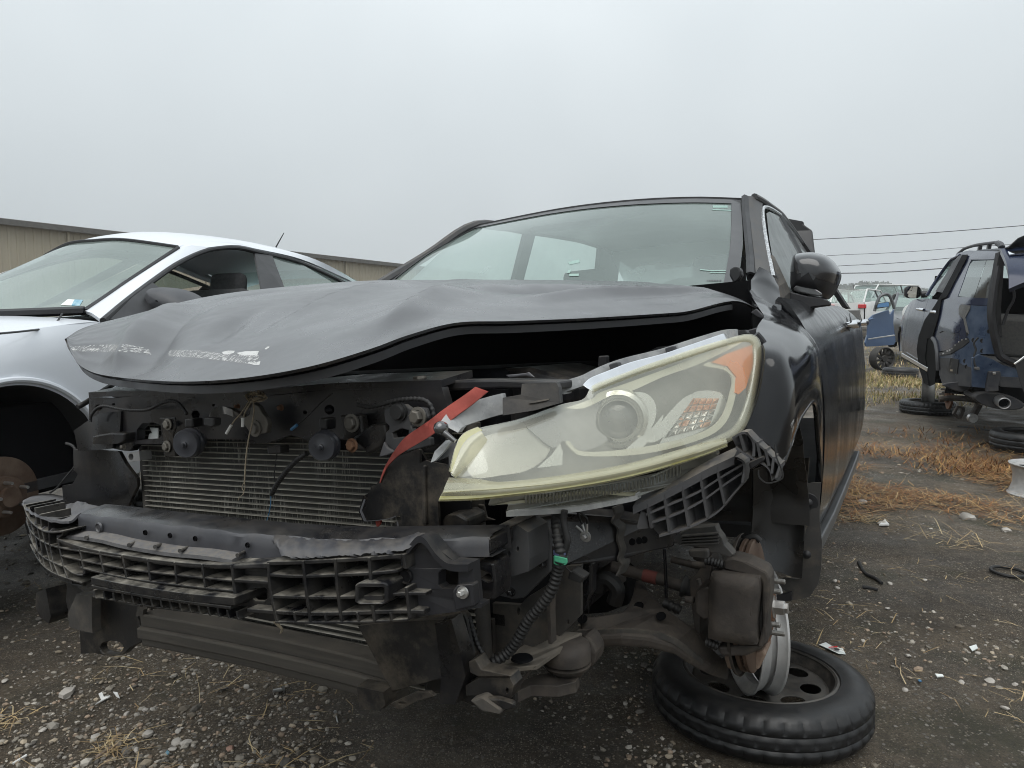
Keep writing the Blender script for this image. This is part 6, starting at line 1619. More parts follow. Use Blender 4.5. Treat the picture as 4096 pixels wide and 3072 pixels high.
# far-side pillars and panes, seen through the glass
def bar(name, a, b, w, mat='interior', t=.03):
    a, b = V(a), V(b)
    MB().rect([a, b], V((t, 0, 0)), V((0, w, 0))).build(name, mat, car, smooth=False)
xpz = lambda y: (interp([(.8, -.83), (1.42, -.68), (2.4, -.68), (3.2, -.66), (3.7, -.66)], y), interp([(.8, 1.13), (1.42, 1.462), (1.9, 1.50), (2.4, 1.53), (2.8, 1.54), (3.2, 1.52), (3.7, 1.45)], y))
MB().tube(cr([V((*(lambda a: (a[0], y, a[1]))(xpz(y)),)) for y in (.8, 1.1, 1.42, 1.9, 2.4, 2.8, 3.2, 3.7)], 5), .022, 8).build('roof_rail', 'dark_roof', car)
bar('centre_pillar', (-.70, 1.95, 1.50), (-.90, 2.0, 1.03), .11)
bar('rear_pillar', (-.68, 3.0, 1.52), (-.88, 3.3, 1.05), .40)
bar('rear_pillar', (.575, 3.35, 1.44), (.80, 3.5, 1.02), .35)
for a, b, c, d in (((-.83, .85, 1.05), (-.69, 1.40, 1.47), (-.69, 1.98, 1.52), (-.90, 2.02, 1.02)), ((-.90, 2.05, 1.02), (-.70, 2.00, 1.53), (-.68, 3.05, 1.55), (-.88, 3.35, 1.04))):
    MB().add([a, b, c, d], [(0, 1, 2, 3)]).build('door_glass', 'fog_window', car, smooth=False, fixn=False)
MB().add([(-.66, 3.15, 1.55), (.58, 3.15, 1.50), (.66, 3.95, 1.02), (-.70, 3.95, 1.06)], [(0, 1, 2, 3)]).build('rear_glass', 'fog_window', car, smooth=False, fixn=False)
mb = MB(); mb.grid([[V((-.93, y, z)) for y in (.62, 1.2, 2.0, 2.9, 3.9, 4.3)] for z in (.22, .6, .9)] + [[V((-.90, y, 1.03)) for y in (.62, 1.2, 2.0, 2.9, 3.9, 4.3)]])
mb.build('body_side', 'black_paint', car, solid=.03)
# interior
dash = MB(); dash.box((-.05, .98, .90), (1.5, .34, .22)); dash.box((.36, 1.05, .97), (.42, .22, .10)); dash.build('dashboard', 'interior', car, bevel=.04)
MB().lathe([(.175 + .016 * math.cos(a), .016 * math.sin(a)) for a in [k * PI / 5 for k in range(11)]], (.36, 1.22, .93), (0, -.85, .5), 40).build('steering_wheel', 'interior', car)
for sx in (-.38, .34):
    mb = MB(); mb.box((sx, 1.95, .78), (.48, .14, .62), Matrix.Rotation(-.2, 3, 'X')); s_ = mb.build('seat', 'seat_cloth', car, bevel=.05)
    MB().box((sx, 2.06, 1.18), (.26, .09, .17), Matrix.Rotation(-.15, 3, 'X')).build('headrest', 'seat_cloth', s_, bevel=.035)
MB().box((0, 2.95, .75), (1.4, .16, .6), Matrix.Rotation(-.3, 3, 'X')).build('rear_seat', 'seat_cloth', car, bevel=.05)
MB().box((0, 3.6, 1.02), (1.4, .7, .04)).build('parcel_shelf', 'interior', car, smooth=False)
MB().box((0, 2.2, .25), (1.7, 3.2, .04)).build('floor_pan', 'interior', car, smooth=False)
sv = UY([(775, 203, 1.40), (1180, 152, 1.38), (1290, 132, 1.36), (1080, 190, 1.30), (790, 222, 1.30)], 'R7')
mk('visor', (.10, .105, .105), (.13, .135, .135), rough=.9)
MB().prism([p + V((0, .05, -.03)) for p in sv], V((0, .02, .01))).build('sun_visor', 'visor', car, smooth=False)
# ------------------------------------------------------------------ doors
woff = [(.55, -.012), (1.0, 0), (2.0, .006), (2.8, .002), (3.4, -.02), (3.9, -.07), (4.3, -.13)]
def door_sec(y, n=26, z0=.235):
    zc = interp([(.60, .79), (1.0, .825), (1.85, .865), (2.8, .89), (4.2, .92)], y)
    zb = interp([(.6, .945), (1.9, .975), (2.8, .995), (4.2, 1.02)], y)
    P = [V((.900, y, z0)), V((.926, y, .32)), V((.942, y, .45)), V((.949, y, .58)), V((.946, y, .70)), V((.936, y, zc - .02)), V((.930, y, zc)), V((.905, y, lerp(zc, zb, .4))), V((.875, y, lerp(zc, zb, .75))), V((.838, y, zb))]
    o = interp(woff, y)
    return [p + V((o, 0, 0)) for p in curve(P, n)]
def door(name, y0, y1, n=14, arch=None):
    rows = []
    for k in range(n):
        y = lerp(y0, y1, k / (n - 1))
        z0 = .235
        if arch:
            d = arch[1] ** 2 - (y - arch[0]) ** 2
            if d > 0: z0 = max(z0, .31 + math.sqrt(d))
        rows.append(door_sec(y, z0=min(z0, .6)) if z0 < .32 else [p for p in [V((q.x, q.y, max(q.z, z0))) for q in door_sec(y)]])
    for r in rows:
        for p in r:
            p.x += .003 * noise.noise(V((p.y * 3, p.z * 3, 2.2)))
    return MB().grid(rows).build(name, 'wet_door', car, solid=.02, angle=60)
d1 = door('front_door', .60, 1.928)
d2 = door('rear_door', 1.94, 2.92)
d3 = door('quarter_panel', 2.93, 4.3, arch=(2.85, .36))
mk('grey_trim', (.10, .105, .11), (.16, .165, .17), rough=.35, r2=.45, metal=.5, scale=12)
MB().rect([V((.925 + interp(woff, y), y, .235)) for y in (.55, 1.0, 1.6, 2.2, 2.48)], V((-.03, 0, -.006)), V((-.006, 0, -.05))).build('rocker_trim', 'grey_trim', car, smooth=False, bevel=.006)
for y, par in ((1.80, d1), (2.74, d2)):
    x = .938 + interp(woff, y)
    z = interp([(1.8, .873), (2.74, .895)], y)
    h = MB().tube([(x - .01, y - .11, z), (x + .016, y - .085, z + .002), (x + .024, y, z + .004), (x + .022, y + .08, z + .003), (x - .008, y + .105, z)], [.009, .016, .0185, .017, .010], 14).build('handle', 'chrome', par)
    MB().lathe([(0, .004), (.02, .002), (.034, -.002)], (x - .006, y - .05, z + .005), (1, 0, .2), 20).build('handle_recess', 'trim_black', par)
    MB().prism([(x + .004, y - .13, z + .05), (x + .012, y - .10, z + .01), (x + .006, y - .14, z + .008)], V((0, .004, 0))).build('torn_film', 'trim_black', par, smooth=False)
# ------------------------------------------------------------------ front fender
fs = [(-.205, [(112, 705), (118, 708), (124, 712), (130, 716), (136, 722)]),
      (-.20, [(150, 630), (165, 665), (180, 705), (195, 745), (208, 775)]),
      (-.192, [(188, 525), (212, 590), (236, 670), (255, 750), (266, 822)]),
      (-.178, [(212, 400), (250, 470), (290, 580), (312, 740), (320, 900)]),
      (-.16, [(222, 290), (290, 350), (350, 480), (352, 670), (346, 850)]),
      (-.10, [(205, 235), (310, 290), (385, 400), (395, 560), (384, 740)]),
      (-.03, [(175, 190), (300, 240), (405, 350), (428, 480), (415, 655)]),
      (.06, [(178, 150), (305, 200), (430, 330), (462, 440), (455, 598)]),
      (.16, [(205, 108), (315, 155), (452, 305), (488, 420), (497, 563)]),
      (.26, [(216, 92), (330, 130), (465, 285), (505, 400), (526, 568)]),
      (.33, [(205, 70), (330, 110), (470, 270), (508, 400), (540, 620)]),
      (.38, [(188, 45), (325, 90), (470, 258), (512, 430), (548, 760)]),
      (.46, [(160, 0), (300, 40), (440, 200), (500, 380), (550, 900)]),
      (.56, [(132, -45), (270, -20), (400, 130), (495, 340), (556, 1000)])]
XSH = [(-.16, .948), (-.10, .954), (-.03, .957), (.06, .960), (.16, .960), (.26, .957), (.33, .953), (.38, .950), (.46, .945), (.56, .936)]
ZSH = [(-.16, .757), (-.10, .766), (-.03, .776), (.06, .786), (.16, .795), (.26, .800), (.56, .800)]
frows = []
for y, pts in fs:
    if y < -.17:
        frows.append(resample(cr([CAR.at(p, y=y) for p in T4(*pts)], 6), 26))
        continue
    I_ = CAR.at(T4(pts[0])[0], y=y)
    xs_, zs_ = interp(XSH, y), interp(ZSH, y)
    zb_ = min(CAR.at(T4(pts[-1])[0], y=y).z, zs_ - .015)
    zb_ = max(zb_, .30)
    I_.x = min(I_.x, xs_ - .004)
    zs_ = min(zs_, I_.z - .004)
    S_ = V((xs_ - .006, y, zs_))
    M_1 = I_.lerp(S_, .5) + V((.012, 0, .012)) * min(1, (I_ - S_).length / .08)
    frows.append(resample(cr([I_, M_1, S_, V((xs_ + .001, y, lerp(zs_, zb_, .25))), V((xs_ + .002, y, lerp(zs_, zb_, .6))), V((xs_ - .006, y, zb_))], 6), 26))
frows = list(map(list, zip(*[cr(list(c), 4) for c in zip(*frows)])))
for _ in range(4):
    cp = [[p.copy() for p in r] for r in frows]
    for j in range(1, len(frows) - 1):
        for i in range(1, len(frows[0]) - 1):
            cp[j][i] = frows[j][i] * .4 + (frows[j - 1][i] + frows[j + 1][i] + frows[j][i - 1] + frows[j][i + 1]) * .15
    frows = cp
fen = MB().grid(frows).build('front_fender', 'black_paint', car, angle=70, solid=.006)
# bent-up tail of the fender beside the windshield
tl = [UY(r) for r in ([(620, 1440, .42), (700, 1500, .45), (800, 1560, .48), (900, 1600, .52)],
                      [(555, 1295, .55), (650, 1350, .56), (760, 1400, .57), (900, 1450, .58)],
                      [(450, 1205, .66), (600, 1200, .66), (740, 1240, .66), (885, 1330, .66)],
                      [(560, 1165, .70), (640, 1130, .70), (750, 1150, .70), (872, 1250, .70)],
                      [(655, 1015, .75), (700, 1035, .75), (770, 1080, .75), (855, 1180, .75)])]
tl = [cr(r, 5) for r in tl]
tl = list(map(list, zip(*[cr(list(c), 5) for c in zip(*tl)])))
MB().grid(tl).build('fender_tail', 'black_paint', fen, angle=70, solid=.004)
plate('door_gap', T4((350, 60), (420, 150), (470, 230), (500, 300), (500, 420), (470, 400), (420, 300), (360, 180)), .60, .02, 'black_void', car)
# arch lip and paint scuffs
MB().tube([r[-1] + V((-.004, 0, 0)) for r in frows[12:]], .006, 8).build('arch_lip', 'black_paint', fen)
FB = BVHTree.FromPolygons([tuple(p) for r in frows for p in r], [tuple(p.vertices) for p in fen.data.polygons])
def on_fen(p, lift=.002):
    d = (CAR.R3 @ wray(*p)).normalized()
    loc, _, _, _ = FB.ray_cast(CAR.o, d)
    return loc - d * lift if loc else None
scrape_mat('scrape_fen', .42, .5)
for P in ([(352, 722), (372, 712), (408, 712), (402, 728), (360, 742)], [(405, 660), (425, 612), (452, 606), (445, 640), (412, 690)], [(362, 690), (380, 660), (405, 650), (400, 690), (370, 708)]):
    decal('scratch', T4(*P), 'scrape_fen', fen, on_fen)
# passenger fender: plain crumpled panel behind the hood corner
pf = [[V((x, y, z)) for x, z in ((-.72, .86), (-.84, .85), (-.92, .78), (-.95, .62))] for y in (-.30, -.1, .1, .35, .6)]
MB().grid([cr(r, 4) for r in pf]).build('front_fender', 'black_paint', car, solid=.006)
# headlamp pocket edge
MB().tube(cr([H(p, .03) for p in T4((112, 710), (188, 530), (222, 300), (210, 240), (170, 190))], 6), .008, 8).build('fender_edge', 'trim_black', fen)
# cowl end cap and seal
cw = plate('cowl_seal', T1((245, 1250), (330, 1195), (362, 1180), (322, 1110), (330, 1040), (370, 1015), (430, 1018), (455, 1060), (468, 1110), (420, 1190), (385, 1235), (470, 1245), (500, 1180), (520, 1260), (440, 1300), (330, 1275)), .70, .03, 'trim_black', car, bevel=.006)
plate('cowl_cap', T1((322, 1110), (330, 1040), (370, 1015), (430, 1018), (450, 1060), (440, 1130), (400, 1180), (362, 1180)), .685, .05, 'trim_black', cw, bevel=.012)
MB().box((0, .72, .93), (1.5, .22, .05)).build('cowl', 'trim_black', car, smooth=False)
# fender inner stay
plate('hood_hinge', T1((620, 1480), (700, 1560), (710, 1590), (640, 1570), (560, 1520)), .30, .02, 'dark_paint', car)
plate('wing_stay', Z('R3', (1960, 180), (2000, 168), (2050, 165), (2060, 185), (1990, 200)), -.05, .03, 'trim_black', car, bevel=.004)
# ------------------------------------------------------------------ door mirror
mo_ = [(1035, 960), (1045, 915), (1075, 888), (1150, 872), (1270, 867), (1390, 895), (1470, 950), (1525, 1025), (1547, 1090), (1530, 1170), (1500, 1240), (1460, 1310), (1420, 1352), (1375, 1370), (1240, 1350), (1120, 1325), (1035, 1295), (1016, 1240), (1014, 1150), (1020, 1040)]
base = [CAR.at(p, y=1.16) for p in T1(*mo_)]
base = cr(base + [base[0]], 8)[:-1]
cen = sum(base, V()) / len(base)
lay = []
for sc, dy in [(.97, .10), (1.0, .06), (1.0, .02)] + [(math.cos(k * PI / 2 / 12) ** .55 if k < 12 else .01, -.15 * math.sin(k * PI / 2 / 12)) for k in range(13)]:
    lay.append([cen + V((.008 * dy, dy, 0)) + (p - cen) * sc for p in base])
n_ = len(base)
mb = MB()
cap_mb = MB()
vs = [p for l in lay for p in l]
split = lambda p: (p.z > cen.z - .012 + .38 * (cen.x - p.x)) and p.y < cen.y + .03
f1, f2 = [], []
for j in range(len(lay) - 1):
    for i in range(n_):
        f = (j * n_ + i, j * n_ + (i + 1) % n_, (j + 1) * n_ + (i + 1) % n_, (j + 1) * n_ + i)
        c = sum((vs[k] for k in f), V()) / 4
        (f2 if split(c) else f1).append(f)
f1.append(tuple(range(n_)))
mirror = MB().add(vs, f1).build('door_mirror', 'trim_black', car, angle=60)
mk('cap_gloss', (.012, .012, .0135), (.017, .017, .019), rough=.18, r2=.25, scale=8, coat=.6)
MB().add([cen + (p - cen) * 1.012 for p in vs], f2).build('mirror_cap', 'cap_gloss', mirror, angle=80)
tls = [(1030, 1252), (1065, 1215), (1160, 1222), (1260, 1245), (1345, 1300), (1350, 1325), (1325, 1345), (1200, 1320), (1040, 1282)]
MB().prism([CAR.at(p, y=1.03) for p in T1(*tls)], V((0, .06, 0))).build('turn_lens', 'smoked', mirror, smooth=False, bevel=.006)
armp = [(935, 1268), (965, 1262), (1045, 1308), (1200, 1345), (1385, 1372), (1428, 1398), (1424, 1438), (1300, 1452), (1100, 1492), (958, 1484), (945, 1380)]
MB().prism([CAR.at(p, y=1.0) for p in T1(*armp)], V((0, .09, 0))).build('mirror_arm', 'trim_black', mirror, smooth=False, bevel=.012)
sail = UY([(795, 878, 1.08), (830, 905, 1.09), (890, 1030, 1.03), (960, 1180, 1.0), (1005, 1290, 1.0), (985, 1480, .98), (955, 1480, .92), (900, 1380, .90), (860, 1230, .92), (820, 1080, .97)])
MB().prism(sail, V((-.012, .01, 0))).build('sail_panel', 'flap', mirror, smooth=False, bevel=.004)
# ------------------------------------------------------------------ raised boot lid
bl = [CAR.at(p, y=y) for p, y in zip(T1((925, 472), (1000, 486), (1145, 512), (1143, 545), (1238, 612), (1252, 740), (1268, 868), (1200, 868)), (4.25, 4.25, 4.25, 4.25, 4.25, 4.2, 4.15, 4.1))]
left = [V((-.62, p.y, p.z)) for p in bl]
mb = MB()
k = len(bl)
mb.prism([V((-.62, 4.25, bl[0].z)), bl[0], bl[2], bl[3], bl[4], bl[5], bl[6], V((-.62, 4.1, bl[6].z))], V((0, .05, 0)))
mb.build('boot_lid', 'trim_black', car, smooth=False, bevel=.01)
MB().box((0, 4.1, .75), (1.6, .5, .5)).build('tail_body', 'black_paint', car, bevel=.05)
# ------------------------------------------------------------------ red strap, rope, stone on the beam
sp_t = Z('T6', (1940, 130), (1820, 220), (1650, 335), (1540, 415), (1440, 495), (1300, 590), (1150, 700), (1050, 830), (985, 930), (935, 1020), (900, 1110), (880, 1195))
sp_b = Z('T6', (2080, 180), (1900, 330), (1760, 430), (1620, 540), (1470, 655), (1300, 760), (1180, 830), (1090, 890), (1000, 975), (952, 1040), (915, 1120), (884, 1198))
ys = [-.66, -.67, -.68, -.69, -.70, -.70, -.70, -.695, -.68, -.672, -.668, -.666]
a = curve([U(p, y) for p, y in zip(sp_t, ys)], 60); b = curve([U(p, y) for p, y in zip(sp_b, ys)], 60)
mb = MB(); rows = []
for k in range(5): rows.append([a[i].lerp(b[i], k / 4) for i in range(60)])
mb.grid(rows)
# tail of the strap hanging below the torn duct
t2 = [U(p, -.64) for p in Z('T6', (835, 1600), (838, 1640), (848, 1680))]
b2 = [U(p, -.64) for p in Z('T6', (900, 1600), (892, 1645), (858, 1685))]
mb.grid([t2, b2])
# hidden run behind the duct joins both ends
mb.grid([[U(p, -.642) for p in Z('T6', (880, 1190), (860, 1400), (840, 1605))], [U(p, -.642) for p in Z('T6', (925, 1120), (920, 1400), (896, 1605))]])
strap_o = mb.build('red_strap', 'strap_red', solid=.0025, angle=80)
strap_o.matrix_world = CAR.M
uvl = strap_o.data.uv_layers.new(name='uv')
for lp in strap_o.data.loops:
    i = lp.vertex_index
    uvl.data[lp.index].uv = ((i % 60) / 2.2, (i // 60) / 4) if i < 300 else (0, 0)
tag(strap_o, 'faded red ribbed strap stretched slantwise beside the headlamp', 'strap')
# rope tied round the latch
rope = thing('rope', 'thin tan rope knotted around the hood latch', 'rope', CAR.M)
def rp(pts, ys, r=3.0, name='strand'):
    ys = ys if isinstance(ys, list) else [ys] * len(pts)
    q = [U(p, y) for p, y in zip(pts, ys)]
    return MB().tube(cr(q, 6), CAR.px(q[0], r), 7).build(name, 'rope', rope)
R2 = lambda *a: Z('R2', *a)
for x0, x1 in ((1110, 1120), (1132, 1128), (1160, 1140)):
    rp(R2((x0, 172), (x0 - 2, 210), (x1, 250)), [-.70, -.68, -.67])
rk = random.Random(4)
for k in range(5):
    c = (1135 + rk.uniform(-18, 22), 262 + rk.uniform(-14, 16))
    rp(R2(*[(c[0] + rk.uniform(26, 50) * math.cos(t), c[1] + rk.uniform(12, 26) * math.sin(t)) for t in [k + i * PI / 3 for i in range(8)]]), [-.665 - .012 * (i % 2) for i in range(8)], 3.4, 'knot_loop')
rp(R2((1120, 270), (1128, 330), (1115, 420), (1100, 480), (1085, 580), (1078, 680), (1075, 730)), -.665)
rp(R2((1075, 728), (1062, 760), (1072, 790), (1048, 815), (1040, 832)), -.66, 1.5, 'frayed_end')
rp(R2((1075, 728), (1078, 760), (1066, 800)), -.66, 1.4, 'frayed_end')
rp(R2((1100, 285), (1060, 345), (1020, 390), (1000, 420)), [-.665, -.67, -.675, -.675])
rp(R2((1115, 285), (1085, 330), (1070, 370), (1066, 385)), [-.665, -.67, -.67, -.67])
for p, q in (((1003, 416), (975, 462)), ((1066, 375), (1065, 425))):
    a_, b_ = U(R2(p)[0], -.677), U(R2(q)[0], -.677)
    MB().tube([a_, b_], CAR.px(a_, 6), 8).build('tape_tip', 'white_plastic', rope)
# stone resting on the beam
sq = CAR.on(S4((1335, 365))[0], fy(.065))
v, f = stone_geo(random.Random(8), CAR.px(sq, 30), 2)
so = MB().add(v, f).build('stone', 'stone_brown', angle=30, fixn=False)
so.matrix_world = Matrix.Translation(CAR.M @ (sq + V((0, .0, -.012))))
tag(so, 'reddish brown stone resting on the bumper beam', 'stone')
so2 = MB().add(*stone_geo(random.Random(9), .010, 2)).build('stone', 'stone_red', angle=30, fixn=False)
so2.matrix_world = Matrix.Translation(CAR.M @ (CAR.on(S4((1525, 362))[0], fy(.06)) + V((0, 0, .0))))
tag(so2, 'tiny orange brown pebble on the bumper end', 'stone')
# ================================================================== silver sedan on the left
WF = Frame(-.292, .006, -.022, (-2.69, 2.87, .249))
wc = thing('sedan', 'silver sedan with missing front wheel and open driver window, left of the black wreck', 'car', WF.M)
R1 = lambda *a: Z('R1', *a)
def WP(L): return [WF.at(R1((a, b))[0], y=c) for a, b, c in L]
winT = WP([(570, 668, .42), (720, 542, .72), (880, 422, 1.05), (1000, 342, 1.28), (1150, 278, 1.55), (1300, 264, 1.8), (1420, 288, 2.0), (1660, 347, 2.4), (1870, 442, 2.85), (1935, 472, 3.0)])
mirx = lambda p: V((-p.x, p.y, p.z))
wsL = WP([(468, 612, .5), (590, 530, .70), (720, 440, .92), (985, 264, 1.35)])
belt_w = [(-.9, .52, .66), (-.72, .66, .74), (-.45, .76, .81), (-.1, .82, .87), (.3, .86, .915), (.5, .87, .93), (1.0, .89, .955), (1.6, .89, .98), (2.2, .885, 1.01), (2.7, .86, 1.06), (3.0, .82, 1.10), (3.4, .76, 1.10), (3.75, .66, 1.06)]
bx = lambda y: interp([(a, b) for a, b, c in belt_w], y)
bz = lambda y: interp([(a, c) for a, b, c in belt_w], y)
def side_panel(root, name, y0, y1, bx, bz, xm, z0, mat, arch=None, az=.33, n=40, sgn=1, lip=None, dz=0):
    """one body-side panel as columns from the sill (or wheel arch) up to the shoulder"""
    rows = []
    for k in range(n):
        t = k / (n - 1)
        y = lerp(y0, y1, t)
        zb_ = z0
        if arch:
            for ya, r in arch:
                d = r * r - (y - ya) ** 2
                if d > 0: zb_ = max(zb_, az + math.sqrt(d))
        b = V((bx(y), 0, bz(y)))
        m = xm(y)
        P = [V((m - .035, y, z0)), V((m - .005, y, z0 + .12)), V((m, y, .50)), V((m - .003, y, .64)), V((lerp(m, b.x, .25), y, lerp(.64, b.z, .55))), V((lerp(m, b.x, .6), y, lerp(.64, b.z, .85))), V((b.x, y, b.z))]
        c = curve(P, 22)
        c = [V((sgn * p.x, p.y, max(p.z, zb_) + dz)) for p in c]
        rows.append(c)
    return MB().grid(rows).build(name, mat, root, solid=.012, angle=50)
xmw = lambda y: interp([(-.95, .60), (-.75, .74), (-.5, .84), (-.2, .89), (.3, .905), (1.0, .915), (2.2, .915), (2.8, .90), (3.3, .86), (3.8, .74)], y)
for sg in (1, -1):
    side_panel(wc, 'front_fender', -.93, .58, bx, bz, xmw, .24, 'silver_paint', [(0, .37)], .335, 60, sg)
    side_panel(wc, 'front_door', .588, 1.86, bx, bz, xmw, .24, 'silver_paint', None, .33, 16, sg)
    side_panel(wc, 'rear_door', 1.868, 2.72, bx, bz, xmw, .24, 'silver_paint', None, .33, 14, sg)
    side_panel(wc, 'rear_quarter', 2.728, 3.78, bx, bz, xmw, .24, 'silver_paint', [(2.74, .37)], .335, 40, sg)
# hood and front
rows = []
for y in (-.93, -.88, -.75, -.5, -.2, .1, .3, .42):
    x, z = bx(y), bz(y)
    rows.append([V((lerp(-x, x, i / 20), y - .14 * math.sin(PI * i / 20) * (1 if y < -.5 else .3), z + .002 + .045 * math.sin(PI * i / 20) ** .8)) for i in range(21)])
wh = MB().grid(list(map(list, zip(*[cr(list(c), 3) for c in zip(*rows)])))).build('hood', 'silver_paint', wc, solid=.01, angle=60)
MB().tube(cr(WP([(0, 738, -.1), (120, 727, .05), (240, 712, .2), (300, 690, .3), (345, 628, .38)]), 6), .004, 6).build('hood_gap', 'trim_black', wh)
rows = [[V((x, y, z)) for x, y in ((-.80, -.55), (-.60, -.92), (-.3, -1.02), (0, -1.05), (.3, -1.02), (.60, -.92), (.80, -.55))] for z in (.2, .4, .55, .68)]
MB().grid([cr(r, 4) for r in rows]).build('front_fascia', 'silver_paint', wc, solid=.01)
# glass, pillars, roof
wtop = [mirx(wsL[-1]), V((-.2, 1.26, 1.385)), V((0, 1.25, 1.39)), V((.2, 1.26, 1.385)), wsL[-1]]
wbot = [mirx(wsL[0]), V((-.3, .36, .97)), V((0, .33, .968)), V((.3, .36, .97)), wsL[0]]
g = coons(wbot, wtop, [mirx(p) for p in wsL], wsL, 20, 14)
mkglass('windshield2', (.78, .88, .84), .40, (.45, .53, .50), var=.3, hz_scale=1.8)
wws = MB().grid(g).build('windshield', 'windshield2', wc, angle=80)
B2 = BVHTree.FromPolygons([tuple(p) for r in g for p in r], [tuple(p.vertices) for p in wws.data.polygons])
def on_w2(p):
    d = (WF.R3 @ wray(*p)).normalized(); loc = B2.ray_cast(WF.o, d)[0]
    return loc - d * .006 if loc else None
decal('sticker', R1((335, 580), (375, 548), (412, 550), (395, 583)), 'sticker_white', wws, on_w2)
decal('sticker', R1((395, 583), (412, 550), (460, 552), (440, 585)), 'sticker_blue', wws, on_w2)
decal('sticker_print', R1((358, 566), (372, 556), (378, 558), (362, 576)), 'print_black', wws, on_w2)
ribw = [g[j][19] for j in range(14)]
MB().tube(ribw, .012, 6).build('glass_seal', 'trim_black', wws)
MB().tube([g[0][i] for i in range(20)], .02, 6).build('cowl_trim', 'trim_black', wws)
MB().tube([g[13][i] + V((0, 0, .004)) for i in range(20)], .010, 6).build('glass_seal', 'trim_black', wws)
outl = WP([(570, 668, .42), (720, 540, .72), (880, 418, 1.05), (1000, 335, 1.28), (1150, 262, 1.55), (1300, 248, 1.8), (1420, 270, 2.0), (1660, 325, 2.4), (1870, 415, 2.85), (1990, 472, 3.2)])
wr = WP([(985, 262, 1.35), (1100, 228, 1.6), (1300, 236, 1.9), (1500, 262, 2.2), (1700, 312, 2.5), (1850, 378, 2.8), (1990, 462, 3.25)])
for fm in (lambda p: p, mirx):
    a_ = curve([fm(p) for p in wsL], 24); b_ = curve([fm(p) for p in outl[:5]], 24)
    MB().grid([a_, [x.lerp(y, .5) + V((0, -.01, .012)) for x, y in zip(a_, b_)], b_]).build('windshield_pillar', 'silver_paint', wc, solid=.015, angle=70)
    b_ = curve([fm(p) for p in outl[4:]], 24); a_ = curve([fm(p) for p in wr], 24)
    MB().grid([a_, [x.lerp(y, .5) + V((0, 0, .008)) for x, y in zip(a_, b_)], b_]).build('roof_rail', 'silver_paint', wc, solid=.015, angle=70)
    MB().tube(curve([fm(p) for p in winT], 40), .014, 8).build('window_seal', 'trim_black', wc)
L_, R_ = curve([mirx(p) for p in wr], 24), curve(wr, 24)
rows = []
for a_, b_ in zip(L_, R_):
    rows.append([a_.lerp(b_, i / 16) + V((0, -.08 * math.sin(PI * i / 16) * max(0, 1 - (a_.y - 1.35) / .4), .075 * math.sin(PI * i / 16) ** .8)) for i in range(17)])
for i in range(17):
    rows[0][i] = curve(wtop, 17)[i] + V((0, .004, .008))
MB().grid(rows).build('roof', 'silver_paint', wc, solid=.012, angle=70)
yq = lambda y: V((bx(y), y, bz(y)))
def pane(root, name, pts, mat): return MB().add(pts, [tuple(range(len(pts)))]).build(name, mat, root, smooth=False, fixn=False)
# driver's window is wound down: pillars and rear pane only on this side
for fm, opened in ((lambda p: p, True), (mirx, False)):
    q = [fm(p) for p in WP([(1408, 288, 1.98), (1505, 306, 2.12), (1580, 505, 2.2), (1455, 545, 2.02)])]
    q[2] = fm(WF.at(R1((1585, 515))[0], x=.885)); q[3] = fm(WF.at(R1((1462, 560))[0], x=.885))
    MB().prism(q, V((-.012 if opened else .012, 0, 0))).build('centre_pillar', 'trim_black', wc, smooth=False)
    rp_ = [fm(p) for p in WP([(1508, 312, 2.13), (1660, 350, 2.4), (1862, 442, 2.84)])] + [fm(WF.at(R1((1880, 480))[0], x=.85)), fm(WF.at(R1((1585, 512))[0], x=.88))]
    pane(wc, 'rear_door_glass', rp_, 'green_window')
    MB().prism([fm(p) for p in WP([(1862, 438, 2.84), (1935, 470, 3.0)])] + [fm(V((.82, 3.02, bz(3.0)))), fm(V((.84, 2.88, bz(2.88))))], V((0, .0, .006))).build('rear_pillar', 'trim_black', wc, smooth=False)
    if not opened:
        fp_ = [fm(p) for p in winT[1:7]] + [fm(yq(2.0)), fm(yq(.75))]
        pane(wc, 'front_door_glass', fp_, 'clear_window')
sl = WP([(572, 668, .42), (700, 560, .66), (845, 455, .95)]) + [V((.895, .98, .955)), V((.88, .55, .94))]
MB().prism(sl, V((-.012, 0, 0))).build('sail_panel', 'trim_black', wc, smooth=False, bevel=.004)
rows = []
rg_ = [mirx(wr[-1]), wr[-1]]
pane(wc, 'rear_glass', [mirx(wr[-2]), wr[-2], V((.70, 3.45, 1.12)), V((-.70, 3.45, 1.12))], 'clear_window')
rows = [[V((lerp(-bx(y), bx(y), i / 12), y, bz(y) + .03 * math.sin(PI * i / 12))) for i in range(13)] for y in (3.2, 3.4, 3.6, 3.78)]
MB().grid(rows).build('boot_lid', 'silver_paint', wc, solid=.012)
MB().grid([[V((x, 3.80 + .05 * (1 - abs(x) / .7), z)) for x in (-.74, -.4, 0, .4, .74)] for z in (.25, .5, .8, 1.07)]).build('rear_fascia', 'silver_paint', wc, solid=.012)
